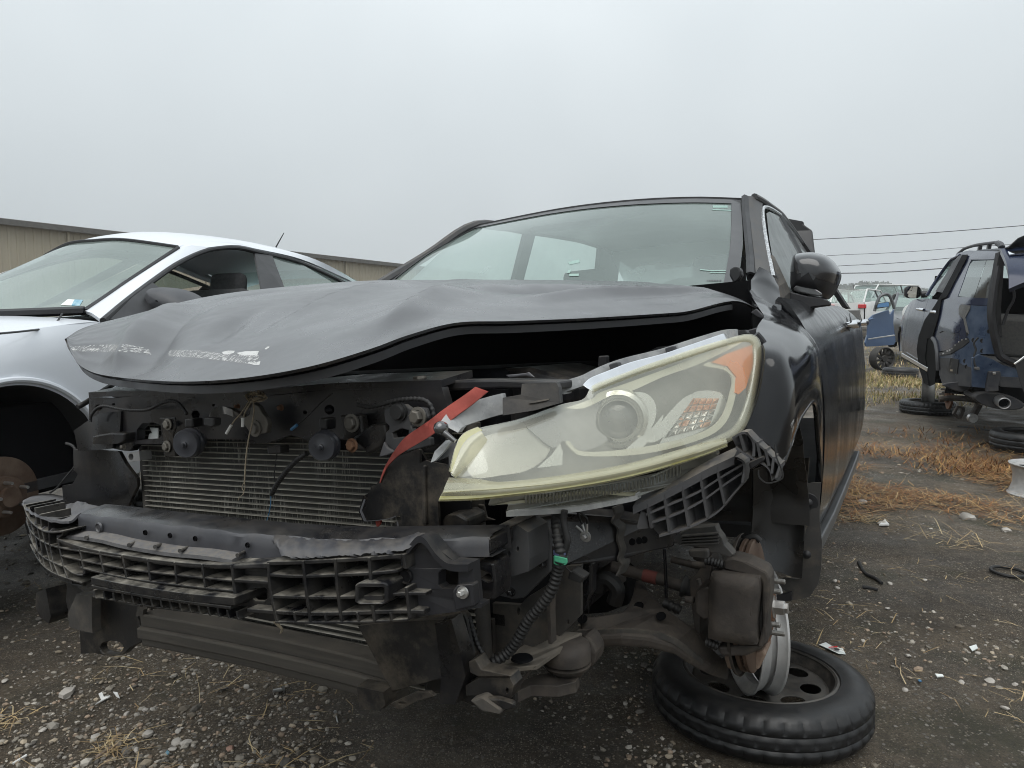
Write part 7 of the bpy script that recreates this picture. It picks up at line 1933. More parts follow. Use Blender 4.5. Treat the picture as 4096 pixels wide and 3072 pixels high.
# interior
MB().box((0, 1.5, .28), (1.6, 3.6, .04)).build('floor_pan', 'interior', wc, smooth=False)
MB().box((0, .62, .82), (1.45, .34, .26)).build('dashboard', 'interior', wc, bevel=.05)
MB().box((0, .38, .6), (1.5, .02, .6)).build('firewall', 'black_void', wc, smooth=False)
for sx in (-.37, .37):
    s_ = MB().box((sx, 1.75, .80), (.48, .15, .66), Matrix.Rotation(-.22, 3, 'X')).build('seat', 'seat_cloth', wc, bevel=.05)
    MB().box((sx, 1.90, 1.15), (.25, .09, .17), Matrix.Rotation(-.15, 3, 'X')).build('headrest', 'seat_cloth', s_, bevel=.04)
    MB().box((sx, 1.55, .52), (.5, .5, .14)).build('cushion', 'seat_cloth', s_, bevel=.05)
MB().box((0, 2.75, .85), (1.35, .16, .6), Matrix.Rotation(-.3, 3, 'X')).build('rear_seat', 'seat_cloth', wc, bevel=.05)
MB().lathe([(.175 + .016 * math.cos(a), .016 * math.sin(a)) for a in [k * PI / 5 for k in range(11)]], (.36, .95, .92), (0, -.85, .5), 36).build('steering_wheel', 'interior', wc)
MB().prism(WP([(285, 300, 1.22), (420, 262, 1.25), (500, 262, 1.25), (330, 305, 1.2)]), V((0, .03, 0))).build('sun_visor', 'visor', wc, smooth=False)
# mirror
mpts = [(845, 500), (860, 486), (920, 484), (1000, 510), (1060, 550), (1092, 590), (1095, 660), (980, 650), (850, 612), (838, 560)]
b0 = [WF.at(p, y=.86) for p in R1(*mpts)]
b0 = cr(b0 + [b0[0]], 3)[:-1]; c0 = sum(b0, V()) / len(b0)
vs = []
lys = ((.94, .10), (1, .06), (1, 0), (.93, -.04), (.75, -.075), (.45, -.095), (.05, -.10))
for s_, d in lys: vs += [c0 + V((0, d, 0)) + (p - c0) * s_ for p in b0]
nn = len(b0); fsx = [(j * nn + i, j * nn + (i + 1) % nn, (j + 1) * nn + (i + 1) % nn, (j + 1) * nn + i) for j in range(len(lys) - 1) for i in range(nn)]
wm = MB().add(vs, fsx + [tuple(range(nn))]).build('door_mirror', 'mirror_grey', wc, angle=60)
MB().box((.93, .86, .965), (.12, .06, .04)).build('mirror_arm', 'trim_black', wm, bevel=.01)
MB().tube(WP([(1525, 262, 2.6), (1570, 182, 2.62)]), [.0055, .003], 8).build('antenna', 'trim_black', wc)
# wheel well and bare brake disc
rows = [[V((x, -math.cos(t) * .375, .33 + math.sin(t) * .375)) for x in (.45, .6, .75, .89)] for t in [lerp(-.3, PI + .3, k / 24) for k in range(25)]]
mk('liner_grey', (.016, .016, .0165), (.028, .027, .026), rough=.75, r2=.9, scale=8)
MB().grid(rows).build('wheel_liner', 'liner_grey', wc, solid=.004)
MB().box((.46, 0, .4), (.01, .8, .6)).build('inner_wing', 'liner_grey', wc, smooth=False)
al = MB().tube([V((xmw(y) + .003, y, z)) for y, z in [(-math.cos(t) * .378, .335 + math.sin(t) * .378) for t in [lerp(.15, PI - .15, k / 30) for k in range(31)]]], .012, 8).build('arch_lip', 'silver_paint', wc)
wrot = MB().lathe([(.08, -.02), (.146, -.02), (.15, -.018), (.15, -.002), (.146, 0), (.078, 0), (.076, .03), (.04, .034), (.038, .05), (0, .05)], (.80, 0, .27), (1, 0, 0), 56).build('brake_rotor', 'rust_face', wc, angle=40)
for k in range(5):
    t = 2 * PI * k / 5 + .5
    MB().tube([(.83, .057 * math.cos(t), .27 + .057 * math.sin(t)), (.87, .057 * math.cos(t), .27 + .057 * math.sin(t))], .0065, 8).build('wheel_stud', 'zinc', wrot)
MB().box((0, 1.4, .42), (1.55, 3.4, .36)).build('underbody', 'black_void', wc, smooth=False)
# stand holding it up
ws2 = wheel_stand((*(WF.M @ V((.0, 1.3, 0)))[:2], 0), .31, .15, .2, 'dark tyre and rim stand propping up the silver sedan', .3)
# ================================================================== beige metal warehouse
def hpt(px, py, h):          # point at height h above ground on that pixel ray
    d = wray(px, py); return CAM + d * ((h - CAMH) / d.z)
A_, B_ = hpt(0, 887, 6.0), hpt(1600, 1063, 6.0)
dirw = (B_ - A_); dirw.z = 0; Lw = dirw.length; dirw.normalize()
st = A_ - dirw * 14
Lt = Lw + 30
nrm = V((dirw.y, -dirw.x, 0))
Mw = Matrix.Translation(V((st.x, st.y, 0))) @ Matrix(((dirw.x, -nrm.x, 0, 0), (dirw.y, -nrm.y, 0, 0), (0, 0, 1, 0), (0, 0, 0, 1)))
wh_ = thing('warehouse', 'long low beige ribbed metal warehouse with dark eaves behind the cars', 'building', Mw)
pm = None
np_ = int(Lt / 1.2)
for k in range(np_):
    if pm is None:
        mb = MB(); prof = []
        for r_ in range(3):
            x = r_ * .4
            prof += [(x, 0), (x + .26, 0), (x + .29, -.04), (x + .36, -.04), (x + .39, 0)]
        prof.append((1.2, 0))
        mb.grid([[V((x, y, 0)) for x, y in prof], [V((x, y, 5.95)) for x, y in prof]])
        o = mb.build('wall_panel', 'beige_metal', wh_, smooth=False); pm = o
    else:
        o = pm.copy(); COL.objects.link(o)
    o.location = (k * 1.2, 0, 0)
rf = MB().prism([(-.4, -.35, 5.9), (np_ * 1.2 + .4, -.35, 5.9), (np_ * 1.2 + .4, 12, 7.6), (-.4, 12, 7.6)], V((0, 0, .15))).build('roof', 'eave_dark', wh_, smooth=False)
MB().box((np_ * .6, -.38, 5.98), (np_ * 1.2 + .8, .16, .28)).build('gutter', 'eave_dark', wh_, smooth=False)
for px in (271, 1378, 820):
    d = wray(px, 1000); # where the ray meets the wall plane
    t = (V((st.x, st.y, 0)) - CAM).dot(nrm) / d.dot(nrm)
    s = ((CAM + d * t) - V((st.x, st.y, 0))).dot(dirw)
    MB().tube([(s, -.12, 5.85), (s, -.12, 0)], .07, 8).build('downpipe', 'beige_metal', wh_)
MB().box((np_ * .6, 6, 2.9), (np_ * 1.2 - .2, 11.6, 5.8)).build('inner_mass', 'eave_dark', wh_, smooth=False)
# ================================================================== overhead cables, distant trees
def cable(p0, p1, d0, d1, r, label):
    a_, b_ = WD(p0, d0), WD(p1, d1)
    dirc = b_ - a_
    P = []
    for k in range(25):
        t = lerp(-.5, 1.6, k / 24)
        q = a_ + dirc * t; q.z -= .10 * math.sin(PI * max(0, min(1, t)))
        P.append(q)
    return tag(MB().tube(P, r, 6).build('power_cable', 'wire_dark'), label, 'cable')
cable((3255, 958), (4096, 902), 70, 62, .035, 'topmost overhead cable crossing above the blue wreck')
cable((3390, 1018), (3861, 989), 74, 70, .025, 'faint thin overhead cable second below the topmost')
cable((3380, 1062), (3801, 1032), 72, 68, .03, 'overhead cable just above the thick spliced one')
cable((3370, 1093), (3764, 1074), 70, 66, .045, 'thick lowest overhead cable with a splice')
rt = random.Random(31)
def tree_line(name, tops, dist, label):
    mb, cols = MB(), []
    for (px, py, wpx) in tops:
        top = WD((px, py), dist); w = wpx * dist / FPX
        gx, gy, ht = top.x, top.y, top.z
        mb.tube([(gx, gy, .5), (gx + .2, gy, ht * .45), (gx, gy, ht * .7)], [.6, .4, .15], 6)
        cols += [(.05, .04, .03)] * (18)
        for k in range(520):
            a1, u = rt.uniform(0, 2 * PI), rt.random() ** .5
            hh = rt.uniform(.12, 1.0)
            rad = w * .5 * math.sqrt(max(.02, 1 - ((hh - .55) / .5) ** 2)) * (1 + .25 * noise.noise(V((a1, hh * 4, px))))
            c = V((gx + math.cos(a1) * rad * u, gy + math.sin(a1) * rad * u, ht * hh * (.94 + .06 * rt.random())))
            s = rt.uniform(.8, 1.9)
            n1 = V((rt.gauss(0, 1), rt.gauss(0, 1), rt.gauss(0, 1))).normalized(); t1 = n1.orthogonal().normalized(); t2 = n1.cross(t1)
            mb.add([c + t1 * s, c + t2 * s * .7, c - t1 * s, c - t2 * s * .7], [(0, 1, 2, 3)])
            kk = rt.uniform(.6, 1.2)
            cols += [(.035 * kk, .05 * kk, .022 * kk)] * 4
    o = mb.build(name, 'tinted', smooth=False, kind='stuff', fixn=False)
    tint_mesh(o, cols); tag(o, label, 'trees')
    return o
tree_line('distant_trees', [(3240, 1150, 130), (3310, 1148, 130), (3365, 1138, 120), (3420, 1132, 110), (3470, 1124, 120), (3525, 1126, 120), (3560, 1140, 80), (3610, 1160, 110), (3680, 1152, 110), (3760, 1158, 120), (3850, 1160, 120), (3950, 1155, 140), (4060, 1150, 140), (4180, 1150, 150)], 420, 'misty far-off clump of trees behind the parked wrecks')
tree_line('distant_trees', [(x, 1175 + (i % 3) * 6, 150) for i, x in enumerate(range(1500, 3200, 95))], 430, 'misty treeline hidden behind the black sedan')
# ================================================================== stripped blue SUV, rear towards us
SF = Frame(-.354, .05, .058, (5.123, 6.312, .131))
sv_ = thing('suv', 'stripped dark blue SUV with its tailgate half open and rear bumper missing', 'suv', SF.M)
T2 = lambda *a: Z('T2', *a)
T3 = lambda *a: Z('T3', *a)
def SP(fn, L): return [SF.at(fn((a, b))[0], y=c) for a, b, c in L]
# left body side, y forward from the tail
bxs = lambda y: interp([(0, .80), (.3, .88), (1.0, .93), (2.0, .955), (3.0, .95), (3.8, .90), (4.6, .72)], y)
bzs = lambda y: interp([(0, 1.13), (.6, 1.15), (1.2, 1.17), (2.4, 1.17), (3.3, 1.14), (4.0, 1.08), (4.6, .98)], y)
xms = lambda y: interp([(0, .86), (.2, .93), (.6, .985), (1.4, 1.0), (2.5, 1.0), (3.5, .99), (4.2, .95), (4.7, .80)], y)
for sg in (-1, 1):
    side_panel(sv_, 'quarter_shell', .32, 1.35, bxs, bzs, xms, .40, 'suv_blue', [(1.05, .42)], .33, 40, sg)
    side_panel(sv_, 'rear_door', 1.36, 2.22, bxs, bzs, xms, .34, 'suv_blue', [(1.05, .42)], .33, 24, sg)
    side_panel(sv_, 'front_door', 2.23, 3.35, bxs, bzs, xms, .34, 'suv_blue', None, .33, 16, sg)
    side_panel(sv_, 'front_fender', 3.36, 4.68, bxs, bzs, xms, .34, 'suv_blue', [(3.92, .42)], .33, 40, sg)
MB().rect([V((-1.012, y, .36)) for y in (1.5, 2.2, 3.3)], V((.02, 0, 0)), V((0, 0, .05))).build('side_moulding', 'chrome', sv_, smooth=False, bevel=.006)
XS = [(.2, -.96), (.45, -.975), (.6, -1.0), (.9, -1.0), (1.08, -.97), (1.17, -.95), (1.6, -.765), (1.72, -.70), (1.9, -.5)]
def SB(p, lift=0.0, pad=.014):
    """first point where the pixel ray meets the body: tumblehome side, rounded corner, flat tail"""
    d = SF.R3 @ wray(*p)
    def inside(t):
        q = SF.o + d * t
        return q.x >= interp(XS, q.z) - pad and q.y >= .36 * max(0, (-q.x - .70) / .30) ** 2 - pad
    t = 4.0
    while t < 16 and not inside(t): t += .06
    lo, hi = t - .06, t
    for _ in range(18):
        m = (lo + hi) / 2
        if inside(m): hi = m
        else: lo = m
    return SF.o + d * hi
def skin(name, pts, mat, par=None, pad=.014, solid=.006, sm=0, fn=None):
    return drape(name, (fn or T2)(*pts), lambda p, d: SB(p, 0, pad), mat, par or sv_, 16, sm, solid)
quarter = skin('quarter_skin', [(1050, 1100), (1230, 1060), (1700, 1084), (1690, 1192), (1275, 1172), (1240, 1240), (1255, 1335), (1310, 1395), (1345, 1580), (1377, 1668), (1259, 1714), (1095, 1841), (940, 1868), (925, 1720), (850, 1659), (940, 1350), (985, 1100)], 'suv_blue')
corner = skin('bare_quarter', [(1275, 1176), (1690, 1196), (1720, 1330), (1790, 1659), (1800, 1900), (1532, 1905), (1427, 1960), (1427, 2388), (1005, 2351), (958, 2206), (950, 1885), (1095, 1845), (1259, 1718), (1377, 1672), (1345, 1580), (1312, 1395), (1257, 1335), (1242, 1240)], 'suv_bare', pad=.006)
skin('lamp_pocket', [(1258, 1185), (1290, 1174), (1410, 1186), (1400, 1250), (1335, 1370), (1385, 1580), (1390, 1610), (1350, 1580), (1310, 1390), (1250, 1330), (1240, 1250)], 'cloth_grey', corner, .022)
skin('crumple', [(940, 1500), (1060, 1400), (1240, 1470), (1260, 1560), (1150, 1600), (1010, 1560), (945, 1590)], 'suv_blue', corner, .024, sm=2)
skin('torn_seam', [(950, 1885), (1095, 1838), (1259, 1712), (1377, 1665), (1395, 1720), (1300, 1800), (1120, 1900), (960, 1930)], 'trim_black', corner, .02)
for k, (x, y) in enumerate(((890, 250), (960, 210), (1000, 195), (1040, 170), (1090, 115), (1150, 60), (1200, 30), (1265, 15))):
    skin('bright_clip', [(x, y), (x + 16, y - 4), (x + 18, y + 20), (x + 4, y + 26)], 'zinc', corner, .026, .004, 0, T3)
fr_ = skin('air_vent', [(1030, 330), (1165, 358), (1140, 582), (1000, 555)], 'trim_black', corner, .022, .01, 0, T3)
for r_ in range(3):
    for c_ in range(2):
        x, y = 1042 + c_ * 52 - r_ * 8, 388 + r_ * 58
        skin('vent_flap', [(x, y), (x + 46, y + 4), (x + 40, y + 46), (x - 6, y + 40)], 'tan_vent', fr_, .034, .004, 0, T3)
mk('trimhole', (.01, .01, .01), rough=.8)
for p in ((1400, 40), (1540, 50), (1540, 215), (1290, 470), (1262, 380), (1310, -60), (1650, -100)):
    q = SB(T3(p)[0], 0, .014); MB().lathe([(0, 0), (.012, 0), (.018, -.003), (.022, .002)], q, (.3, 1, 0), 12).build('hole', 'trimhole', corner)
skin('lower_grime', [(960, 1960), (1150, 1960), (1300, 2060), (1425, 2100), (1425, 2385), (1008, 2348), (960, 2200)], 'suv_grime', corner, .012, sm=0)
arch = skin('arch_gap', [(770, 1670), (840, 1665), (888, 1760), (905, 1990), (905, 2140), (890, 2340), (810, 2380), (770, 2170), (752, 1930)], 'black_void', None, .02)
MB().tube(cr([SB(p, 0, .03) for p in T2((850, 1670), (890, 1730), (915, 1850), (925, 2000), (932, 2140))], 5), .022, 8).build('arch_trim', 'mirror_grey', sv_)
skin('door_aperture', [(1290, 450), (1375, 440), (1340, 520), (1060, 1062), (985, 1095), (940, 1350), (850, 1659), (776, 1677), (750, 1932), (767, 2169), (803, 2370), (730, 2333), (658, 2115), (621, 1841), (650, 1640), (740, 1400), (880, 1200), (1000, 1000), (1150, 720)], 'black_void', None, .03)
skin('quarter_glass', [(1640, 522), (1445, 530), (1400, 580), (1230, 1050), (1455, 1074)], 'dark_window', None, .02, 0)
skin('quarter_glass', [(1815, 518), (1646, 522), (1461, 1074), (1700, 1080)], 'smoke_window', None, .02, 0)
skin('roof_side', [(1200, 430), (1290, 400), (1400, 378), (1840, 395), (1830, 506), (1640, 513), (1430, 513), (1360, 500), (1380, 440), (1290, 440), (1190, 470)], 'suv_blue')
skin('rear_pillar', [(1432, 513), (1360, 500), (1340, 520), (1060, 1062), (1050, 1100), (1180, 1100), (1230, 1056), (1400, 572)], 'suv_blue')
skin('door_frame', [(1290, 445), (1240, 455), (1150, 560), (900, 980), (1000, 1000), (1150, 720)], 'trim_black', None, .022)
skin('front_door_glass', [(1185, 515), (1110, 545), (780, 1035), (865, 1045), (935, 950)], 'clear_window', None, .012, 0)
MB().tube(cr([SB(p, 0, .02) for p in T2((1250, 450), (1190, 480), (1100, 540), (920, 790), (760, 1045))], 5), .018, 8).build('window_surround', 'suv_blue', sv_)
plate_s = lambda name, fn, pts, y, th, mat, par, holes=(), bevel=.004: MB().prism([SF.at(p, y=y) for p in fn(*pts)], V((0, th, 0)), [[SF.at(p, y=y) for p in h] for h in holes]).build(name, mat, par, smooth=False, bevel=bevel)
# rear sill panel
plate_s('tail_panel', T3, [(1365, 330), (1480, 270), (1720, 360), (1850, 440), (2250, 540), (2250, 650), (2150, 660), (1640, 620), (1620, 825), (1370, 800)], -.01, .03, 'suv_bare', sv_)
plate_s('tow_mount', T3, [(1640, 555), (1830, 550), (1845, 640), (1800, 790), (1800, 870), (1600, 880), (1600, 780)], -.05, .05, 'suv_grime', sv_, (), .006)
plate_s('mount_nut', T3, [(1705, 560), (1755, 555), (1760, 600), (1710, 605)], -.07, .02, 'zinc', sv_)
plate_s('cross_member', T3, [(1680, 625), (2300, 660), (2300, 830), (1840, 800), (1800, 770), (1680, 770)], -.03, .06, 'suv_grime', sv_)
plate_s('tail_apron', T3, [(870, 770), (940, 740), (1150, 715), (1365, 770), (1360, 830), (1200, 888), (1050, 850)], .25, .03, 'suv_grime', sv_, (), .01)
P1 = lambda x, y, c: SF.at(T2((x, y))[0], y=c)
# roof, rails
rows = []
for y, z in ((.2, 1.70), (.6, 1.735), (1.2, 1.75), (2.0, 1.745), (2.6, 1.69), (2.9, 1.62)):
    rows.append([V((lerp(-.70, .70, i / 12), y, z + .04 * math.sin(PI * i / 12) - .03)) for i in range(13)])
MB().grid(rows).build('roof', 'suv_blue', sv_, solid=.02)
for sg in (-1, 1):
    bar_ = [SF.at(p, x=-.66) for p in T2((1868, 335), (1850, 290), (1780, 262), (1700, 268), (1500, 295), (1330, 345), (1260, 395), (1225, 425))]
    bar_ = cr([V((p.x * -sg, p.y, p.z)) for p in bar_], 5)
    r_ = MB().tube(bar_, [.03] * 9 + [.017] * (len(bar_) - 9), 10).build('roof_bar', 'mirror_grey', sv_)
    for p in ((1680, 330), (1545, 350)):
        q = SF.at(T2(p)[0], x=-.66); MB().box((q.x * -sg, q.y, q.z), (.03, .06, .06)).build('bar_foot', 'trim_black', r_)
MB().add([(-.66, 2.9, 1.64), (.66, 2.9, 1.64), (.80, 3.7, 1.14), (-.80, 3.7, 1.14)], [(0, 1, 2, 3)]).build('windshield', 'clear_window', sv_, smooth=False, fixn=False)
MB().box((0, 4.2, .9), (1.5, 1.0, .35)).build('engine_hood', 'suv_blue', sv_, bevel=.08)
# interior seen through the tail
MB().box((0, 1.6, .62), (1.6, 3.0, .05)).build('load_floor', 'cloth_grey', sv_, smooth=False)
MB().box((0, 2.6, 1.0), (1.7, .04, .9)).build('inner_bulkhead', 'black_void', sv_, smooth=False)
MB().box((.80, 1.2, 1.1), (.03, 2.4, .9)).build('inner_trim', 'black_void', sv_, smooth=False)
MB().box((-.80, .9, .95), (.03, 1.2, .5)).build('inner_trim', 'black_void', sv_, smooth=False)
sq_ = MB().box((-.25, .75, .86), (.80, .16, .42), Matrix.Rotation(.25, 3, 'X')).build('rear_seat', 'cloth_grey', sv_, bevel=.04)
MB().box((.5, .75, .86), (.60, .16, .42), Matrix.Rotation(.25, 3, 'X')).build('rear_seat', 'cloth_grey', sv_, bevel=.04)
# tail aperture: dark frame
apr = SP(T2, [(1840, 420, .12), (1790, 700, .08), (1730, 1100, .03), (1720, 1400, .0)]) + SP(T3, [(1790, 200, -.01), (1850, 320, -.01), (2060, 420, -.02), (2300, 470, -.02)])
MB().tube(cr(apr, 5), .035, 8).build('tail_seal', 'trim_black', sv_)
MB().tube(cr([V((-p.x * .9, p.y, p.z)) for p in apr[:5]], 5), .035, 8).build('tail_seal', 'trim_black', sv_)
MB().tube(cr(SP(T2, [(1905, 420, .05), (1990, 760, .05), (2050, 1060, .04), (1960, 1260, .03), (1880, 1480, .02)]), 5), .012, 6).build('gas_strut', 'trim_black', sv_)
plate_s('tail_frame', T2, [(1835, 395), (1900, 340), (1935, 420), (1905, 560), (1890, 800), (1860, 1200), (1870, 1659), (1790, 1659), (1700, 1290), (1700, 1085), (1810, 510)], .06, .05, 'trim_black', sv_, (), .006)
# half-open tailgate: blue skin, bright strip, lettering, dark glass above
hin = P1(1890, 340, .1)
e0, e1 = P1(1852, 350, -.25), P1(1985, 850, -.75)
ux = V((1, 0, 0))
def TGp(u, v):       # u across 0..1.4 m from the left edge, v 0 (upper) .. 1 (lower lip)
    p = e0.lerp(e1, v) + ux * u
    p.y -= .06 * math.sin(PI * v) + .05 * math.sin(PI * min(1, max(0, u / 1.35)))
    p.z += .05 * math.sin(PI * min(1, max(0, u / 1.35))) * 1.0
    return p
vv = [i / 12 for i in range(13)]
rows = [[TGp(u, v) + V((0, 0, -.05 * (1 - min(1, u / .10)) * v ** 4)) for u in [k * 1.36 / 26 for k in range(27)]] for v in vv]
gate = MB().grid(rows).build('tailgate', 'suv_blue', sv_, solid=.05, angle=60)
MB().grid([[TGp(u, v) + V((0, -.02, .012)) for u in [.03 + k * 1.3 / 20 for k in range(21)]] for v in (.14, .17, .21, .24)]).build('bright_strip', 'chrome', gate, solid=.01)
tmx = text_mesh('LIMITED', .085, .006)
for i, v in enumerate(tmx.v):
    q = TGp(.15 + (v[0] + .0) * 1.5 + .245, .66 - v[1] * 1.55)
    nrm_ = (TGp(.4, .5) - SF.o).normalized()
    tmx.v[i] = tuple(q - nrm_ * (.012 + v[2]))
tmx.build('lettering', 'sticker_white', gate, smooth=False, fixn=False)
gl_ = [[V((u + e0.x + .03, e0.y + .02 - .10 * math.sin(PI * t * .5), e0.z + .01 + .22 * math.sin(PI * min(1, u / 1.3)) ** .55 * t)) for u in [k * 1.3 / 20 for k in range(21)]] for t in (0, .25, .5, .75, 1)]
mk('dark_glass', (.01, .01, .011), (.02, .018, .017), rough=.35, r2=.6, scale=20)
MB().grid(gl_).build('tailgate_glass', 'dark_glass', gate, solid=.01)
# mirror, handles
m4 = [P1(x, y, 3.15) for x, y in rsq(440, 898, 682, 1082, .2)]
smr = MB().prism(m4, V((0, .10, 0))).build('door_mirror', 'trim_black', sv_, smooth=False, bevel=.02)
MB().prism([P1(x, y, 3.145) for x, y in rsq(478, 908, 668, 1072, .16)], V((0, .004, 0))).build('mirror_glass', 'mirror_glass', smr, smooth=False)
MB().prism([P1(x, y, 3.142) for x, y in ((500, 960), (545, 970), (555, 910), (550, 908), (540, 962), (500, 952))], V((0, .002, 0))).build('mirror_mark', 'trim_black', smr, smooth=False)
MB().tube([P1(680, 1025, 3.2), P1(760, 1020, 3.2)], .045, 10).build('mirror_arm', 'trim_black', smr)
for y in (2.40, 1.52):
    MB().tube([(-.985, y - .10, 1.03), (-1.02, y - .07, 1.035), (-1.025, y + .06, 1.035), (-.985, y + .1, 1.03)], .018, 8).build('handle', 'chrome', sv_)
# rear arch liner, hub, disc, suspension bits
rows = [[V((x, 1.05 - math.cos(t) * .43, .33 + math.sin(t) * .43)) for x in (-.985, -.8, -.6, -.5)] for t in [lerp(-.2, PI + .2, k / 20) for k in range(21)]]
MB().grid(rows).build('wheel_liner', 'black_void', sv_, solid=.004)
srot = MB().lathe([(.05, -.02), (.15, -.02), (.15, 0), (.08, 0), (.08, .03), (0, .03)], (-.86, 1.05, .17), (-1, 0, 0), 40).build('brake_rotor', 'rust', sv_, angle=40)
for k in range(5):
    t = 2 * PI * k / 5
    MB().tube([(-.89, 1.05 + .06 * math.cos(t), .17 + .06 * math.sin(t)), (-.94, 1.05 + .06 * math.cos(t), .17 + .06 * math.sin(t))], .011, 8).build('wheel_stud', 'zinc', srot)
MB().box((0, 2.0, .36), (1.7, 3.6, .20)).build('underbody', 'black_void', sv_, smooth=False)
pts_ = SP(T3, [(830, 1000, .9), (1010, 980, .9), (1200, 985, .85), (1400, 1010, .8), (1700, 1060, .8)])
MB().tube(cr(pts_, 4), .03, 10).build('axle_beam', 'grimy_metal', sv_)
plate_s('trailing_arm', T3, [(1055, 1240), (1130, 1110), (1250, 1130), (1260, 1190), (1190, 1330), (1120, 1310)], .7, .05, 'grimy_metal', sv_, [T3((1110, 1230), (1150, 1150), (1200, 1150), (1190, 1210), (1150, 1270))])
MB().tube(cr(SP(T3, [(1480, 1080, .5), (1430, 1180, .5), (1380, 1260, .48), (1330, 1340, .46)]), 4), .035, 10).build('stabiliser_bar', 'grimy_metal', sv_)
MB().lathe([(0, 0), (.03, .0), (.045, .02), (.045, .06), (0, .06)], SF.at(T3((1335, 1290))[0], y=.45), (.3, -1, 0), 16).build('bushing_end', 'zinc', sv_)
MB().tube(cr(SP(T3, [(1470, 0, .02), (1400, 90, .02), (1430, 200, .01), (1400, 300, .0), (1410, 430, -.01), (1450, 500, -.02)]), 5), .009, 6).build('dangling_wire', 'rubber', sv_)
plate_s('dangling_plug', T3, [(1410, 480), (1490, 480), (1495, 525), (1415, 520)], -.04, .03, 'cloth_grey', sv_)
# muffler and tailpipe
mc = SF.at(T3((1790, 1030))[0], y=.1); ms = 300 / 4.046 * (SF.M @ mc).y / FPX
mb = MB()
vs, fsx = [], []
secs = ((-.02, .90), (.0, 1.0), (.35, 1.0), (.42, .9))
ne = 36
tiltm = Matrix.Rotation(.12, 3, 'Y')
for d, s_ in secs:
    for k in range(ne):
        a = 2 * PI * k / ne
        vs.append(mc + V((0, d, 0)) + tiltm @ V((ms * 1.22 * s_ * math.cos(a), 0, ms * .42 * s_ * math.sin(a))))
for j in range(len(secs) - 1):
    for k in range(ne): fsx.append((j * ne + k, j * ne + (k + 1) % ne, (j + 1) * ne + (k + 1) % ne, (j + 1) * ne + k))
fsx += [tuple(range(ne)), tuple((len(secs) - 1) * ne + k for k in reversed(range(ne)))]
muf = MB().add(vs, fsx).build('muffler', 'suv_grime', sv_, angle=40)
tq_ = SF.at(T3((1890, 1068))[0], y=-.06); tr_ = 95 / 4.046 * (SF.M @ tq_).y / FPX
MB().lathe([(tr_ * .82, .12), (tr_ * .82, 0), (tr_ * .9, -.004), (tr_, 0), (tr_, .14)], tq_, (0, 1, .05), 32).build('tailpipe', 'aluminium', muf)
MB().lathe([(0, .06), (tr_ * .82, .06)], tq_, (0, 1, .05), 24).build('pipe_inside', 'black_void', muf)
gst = G((3725, 1642))
st2 = wheel_stand((5.45, 9.25, gz(5.45, 9.25)), .33, .17, .21, 'black tyre lying flat with an upright rim welded on, under the blue SUV', -.53)
MB().lathe([(.10, -.03), (.235, -.03), (.235, .12), (.10, .12)], (-.05, 0, .17 * .74 + .42 + .18), (.86, -.5, 0), 40).build('upper_rim', 'wheel_black', st2)
# ================================================================== right edge bits
g = G((4085, 1990)); zz = gz(g.x, g.y)
rmo = thing('silver_rim', 'bright silver bare rim lying on dead grass near a rock', 'rim', Matrix.Translation(V((g.x + .27, g.y + .16, zz))))
MB().lathe(rim_prof(.215, .22), (0, 0, 0), (0, 0, 1), 48).build('barrel', 'wheel_bright', rmo, angle=50)
mb = MB(); disc(mb, .19, .20, 5, .04, .11); mb.build('face', 'wheel_bright', rmo, smooth=False)
g = G((4105, 1826)); lt2 = thing('discarded_tyre', 'loose black tyre lying past the dead grass beside the silver rim', 'tyre', Matrix.Translation(V((g.x + .26, g.y + .32, 0))))
tyre_mesh(.32, .18, 48).build('tread', 'tyre', lt2, angle=40)
bpx = T3((2050, 430), (2130, 380), (2300, 250), (2420, 250), (2420, 1300), (2330, 1300), (2240, 1000), (2150, 760))
bcp = [WY(p, 5.55) for p in bpx]
mk('trim_gloss', (.012, .012, .013), (.02, .02, .022), rough=.3, scale=6)
gb_ = WY(T3((2420, 1300))[0], 5.55)
bcp2 = bcp[:4] + [V((bcp[4].x + .1, bcp[4].y, 0)), V((bcp[5].x + .05, bcp[5].y, 0))] + bcp[6:]
bco = MB().prism(bcp2, V((.30, .25, 0))).build('bumper_cover', 'trim_gloss', None, smooth=False, bevel=.01)
tag(bco, 'glossy black bumper corner with a bright scuffed edge, standing behind the blue SUV', 'bumper')
MB().tube([WY(p, 5.54) for p in T3((2052, 430), (2135, 375), (2230, 300), (2300, 250))], .008, 6).build('scuffed_edge', 'zinc', bco)
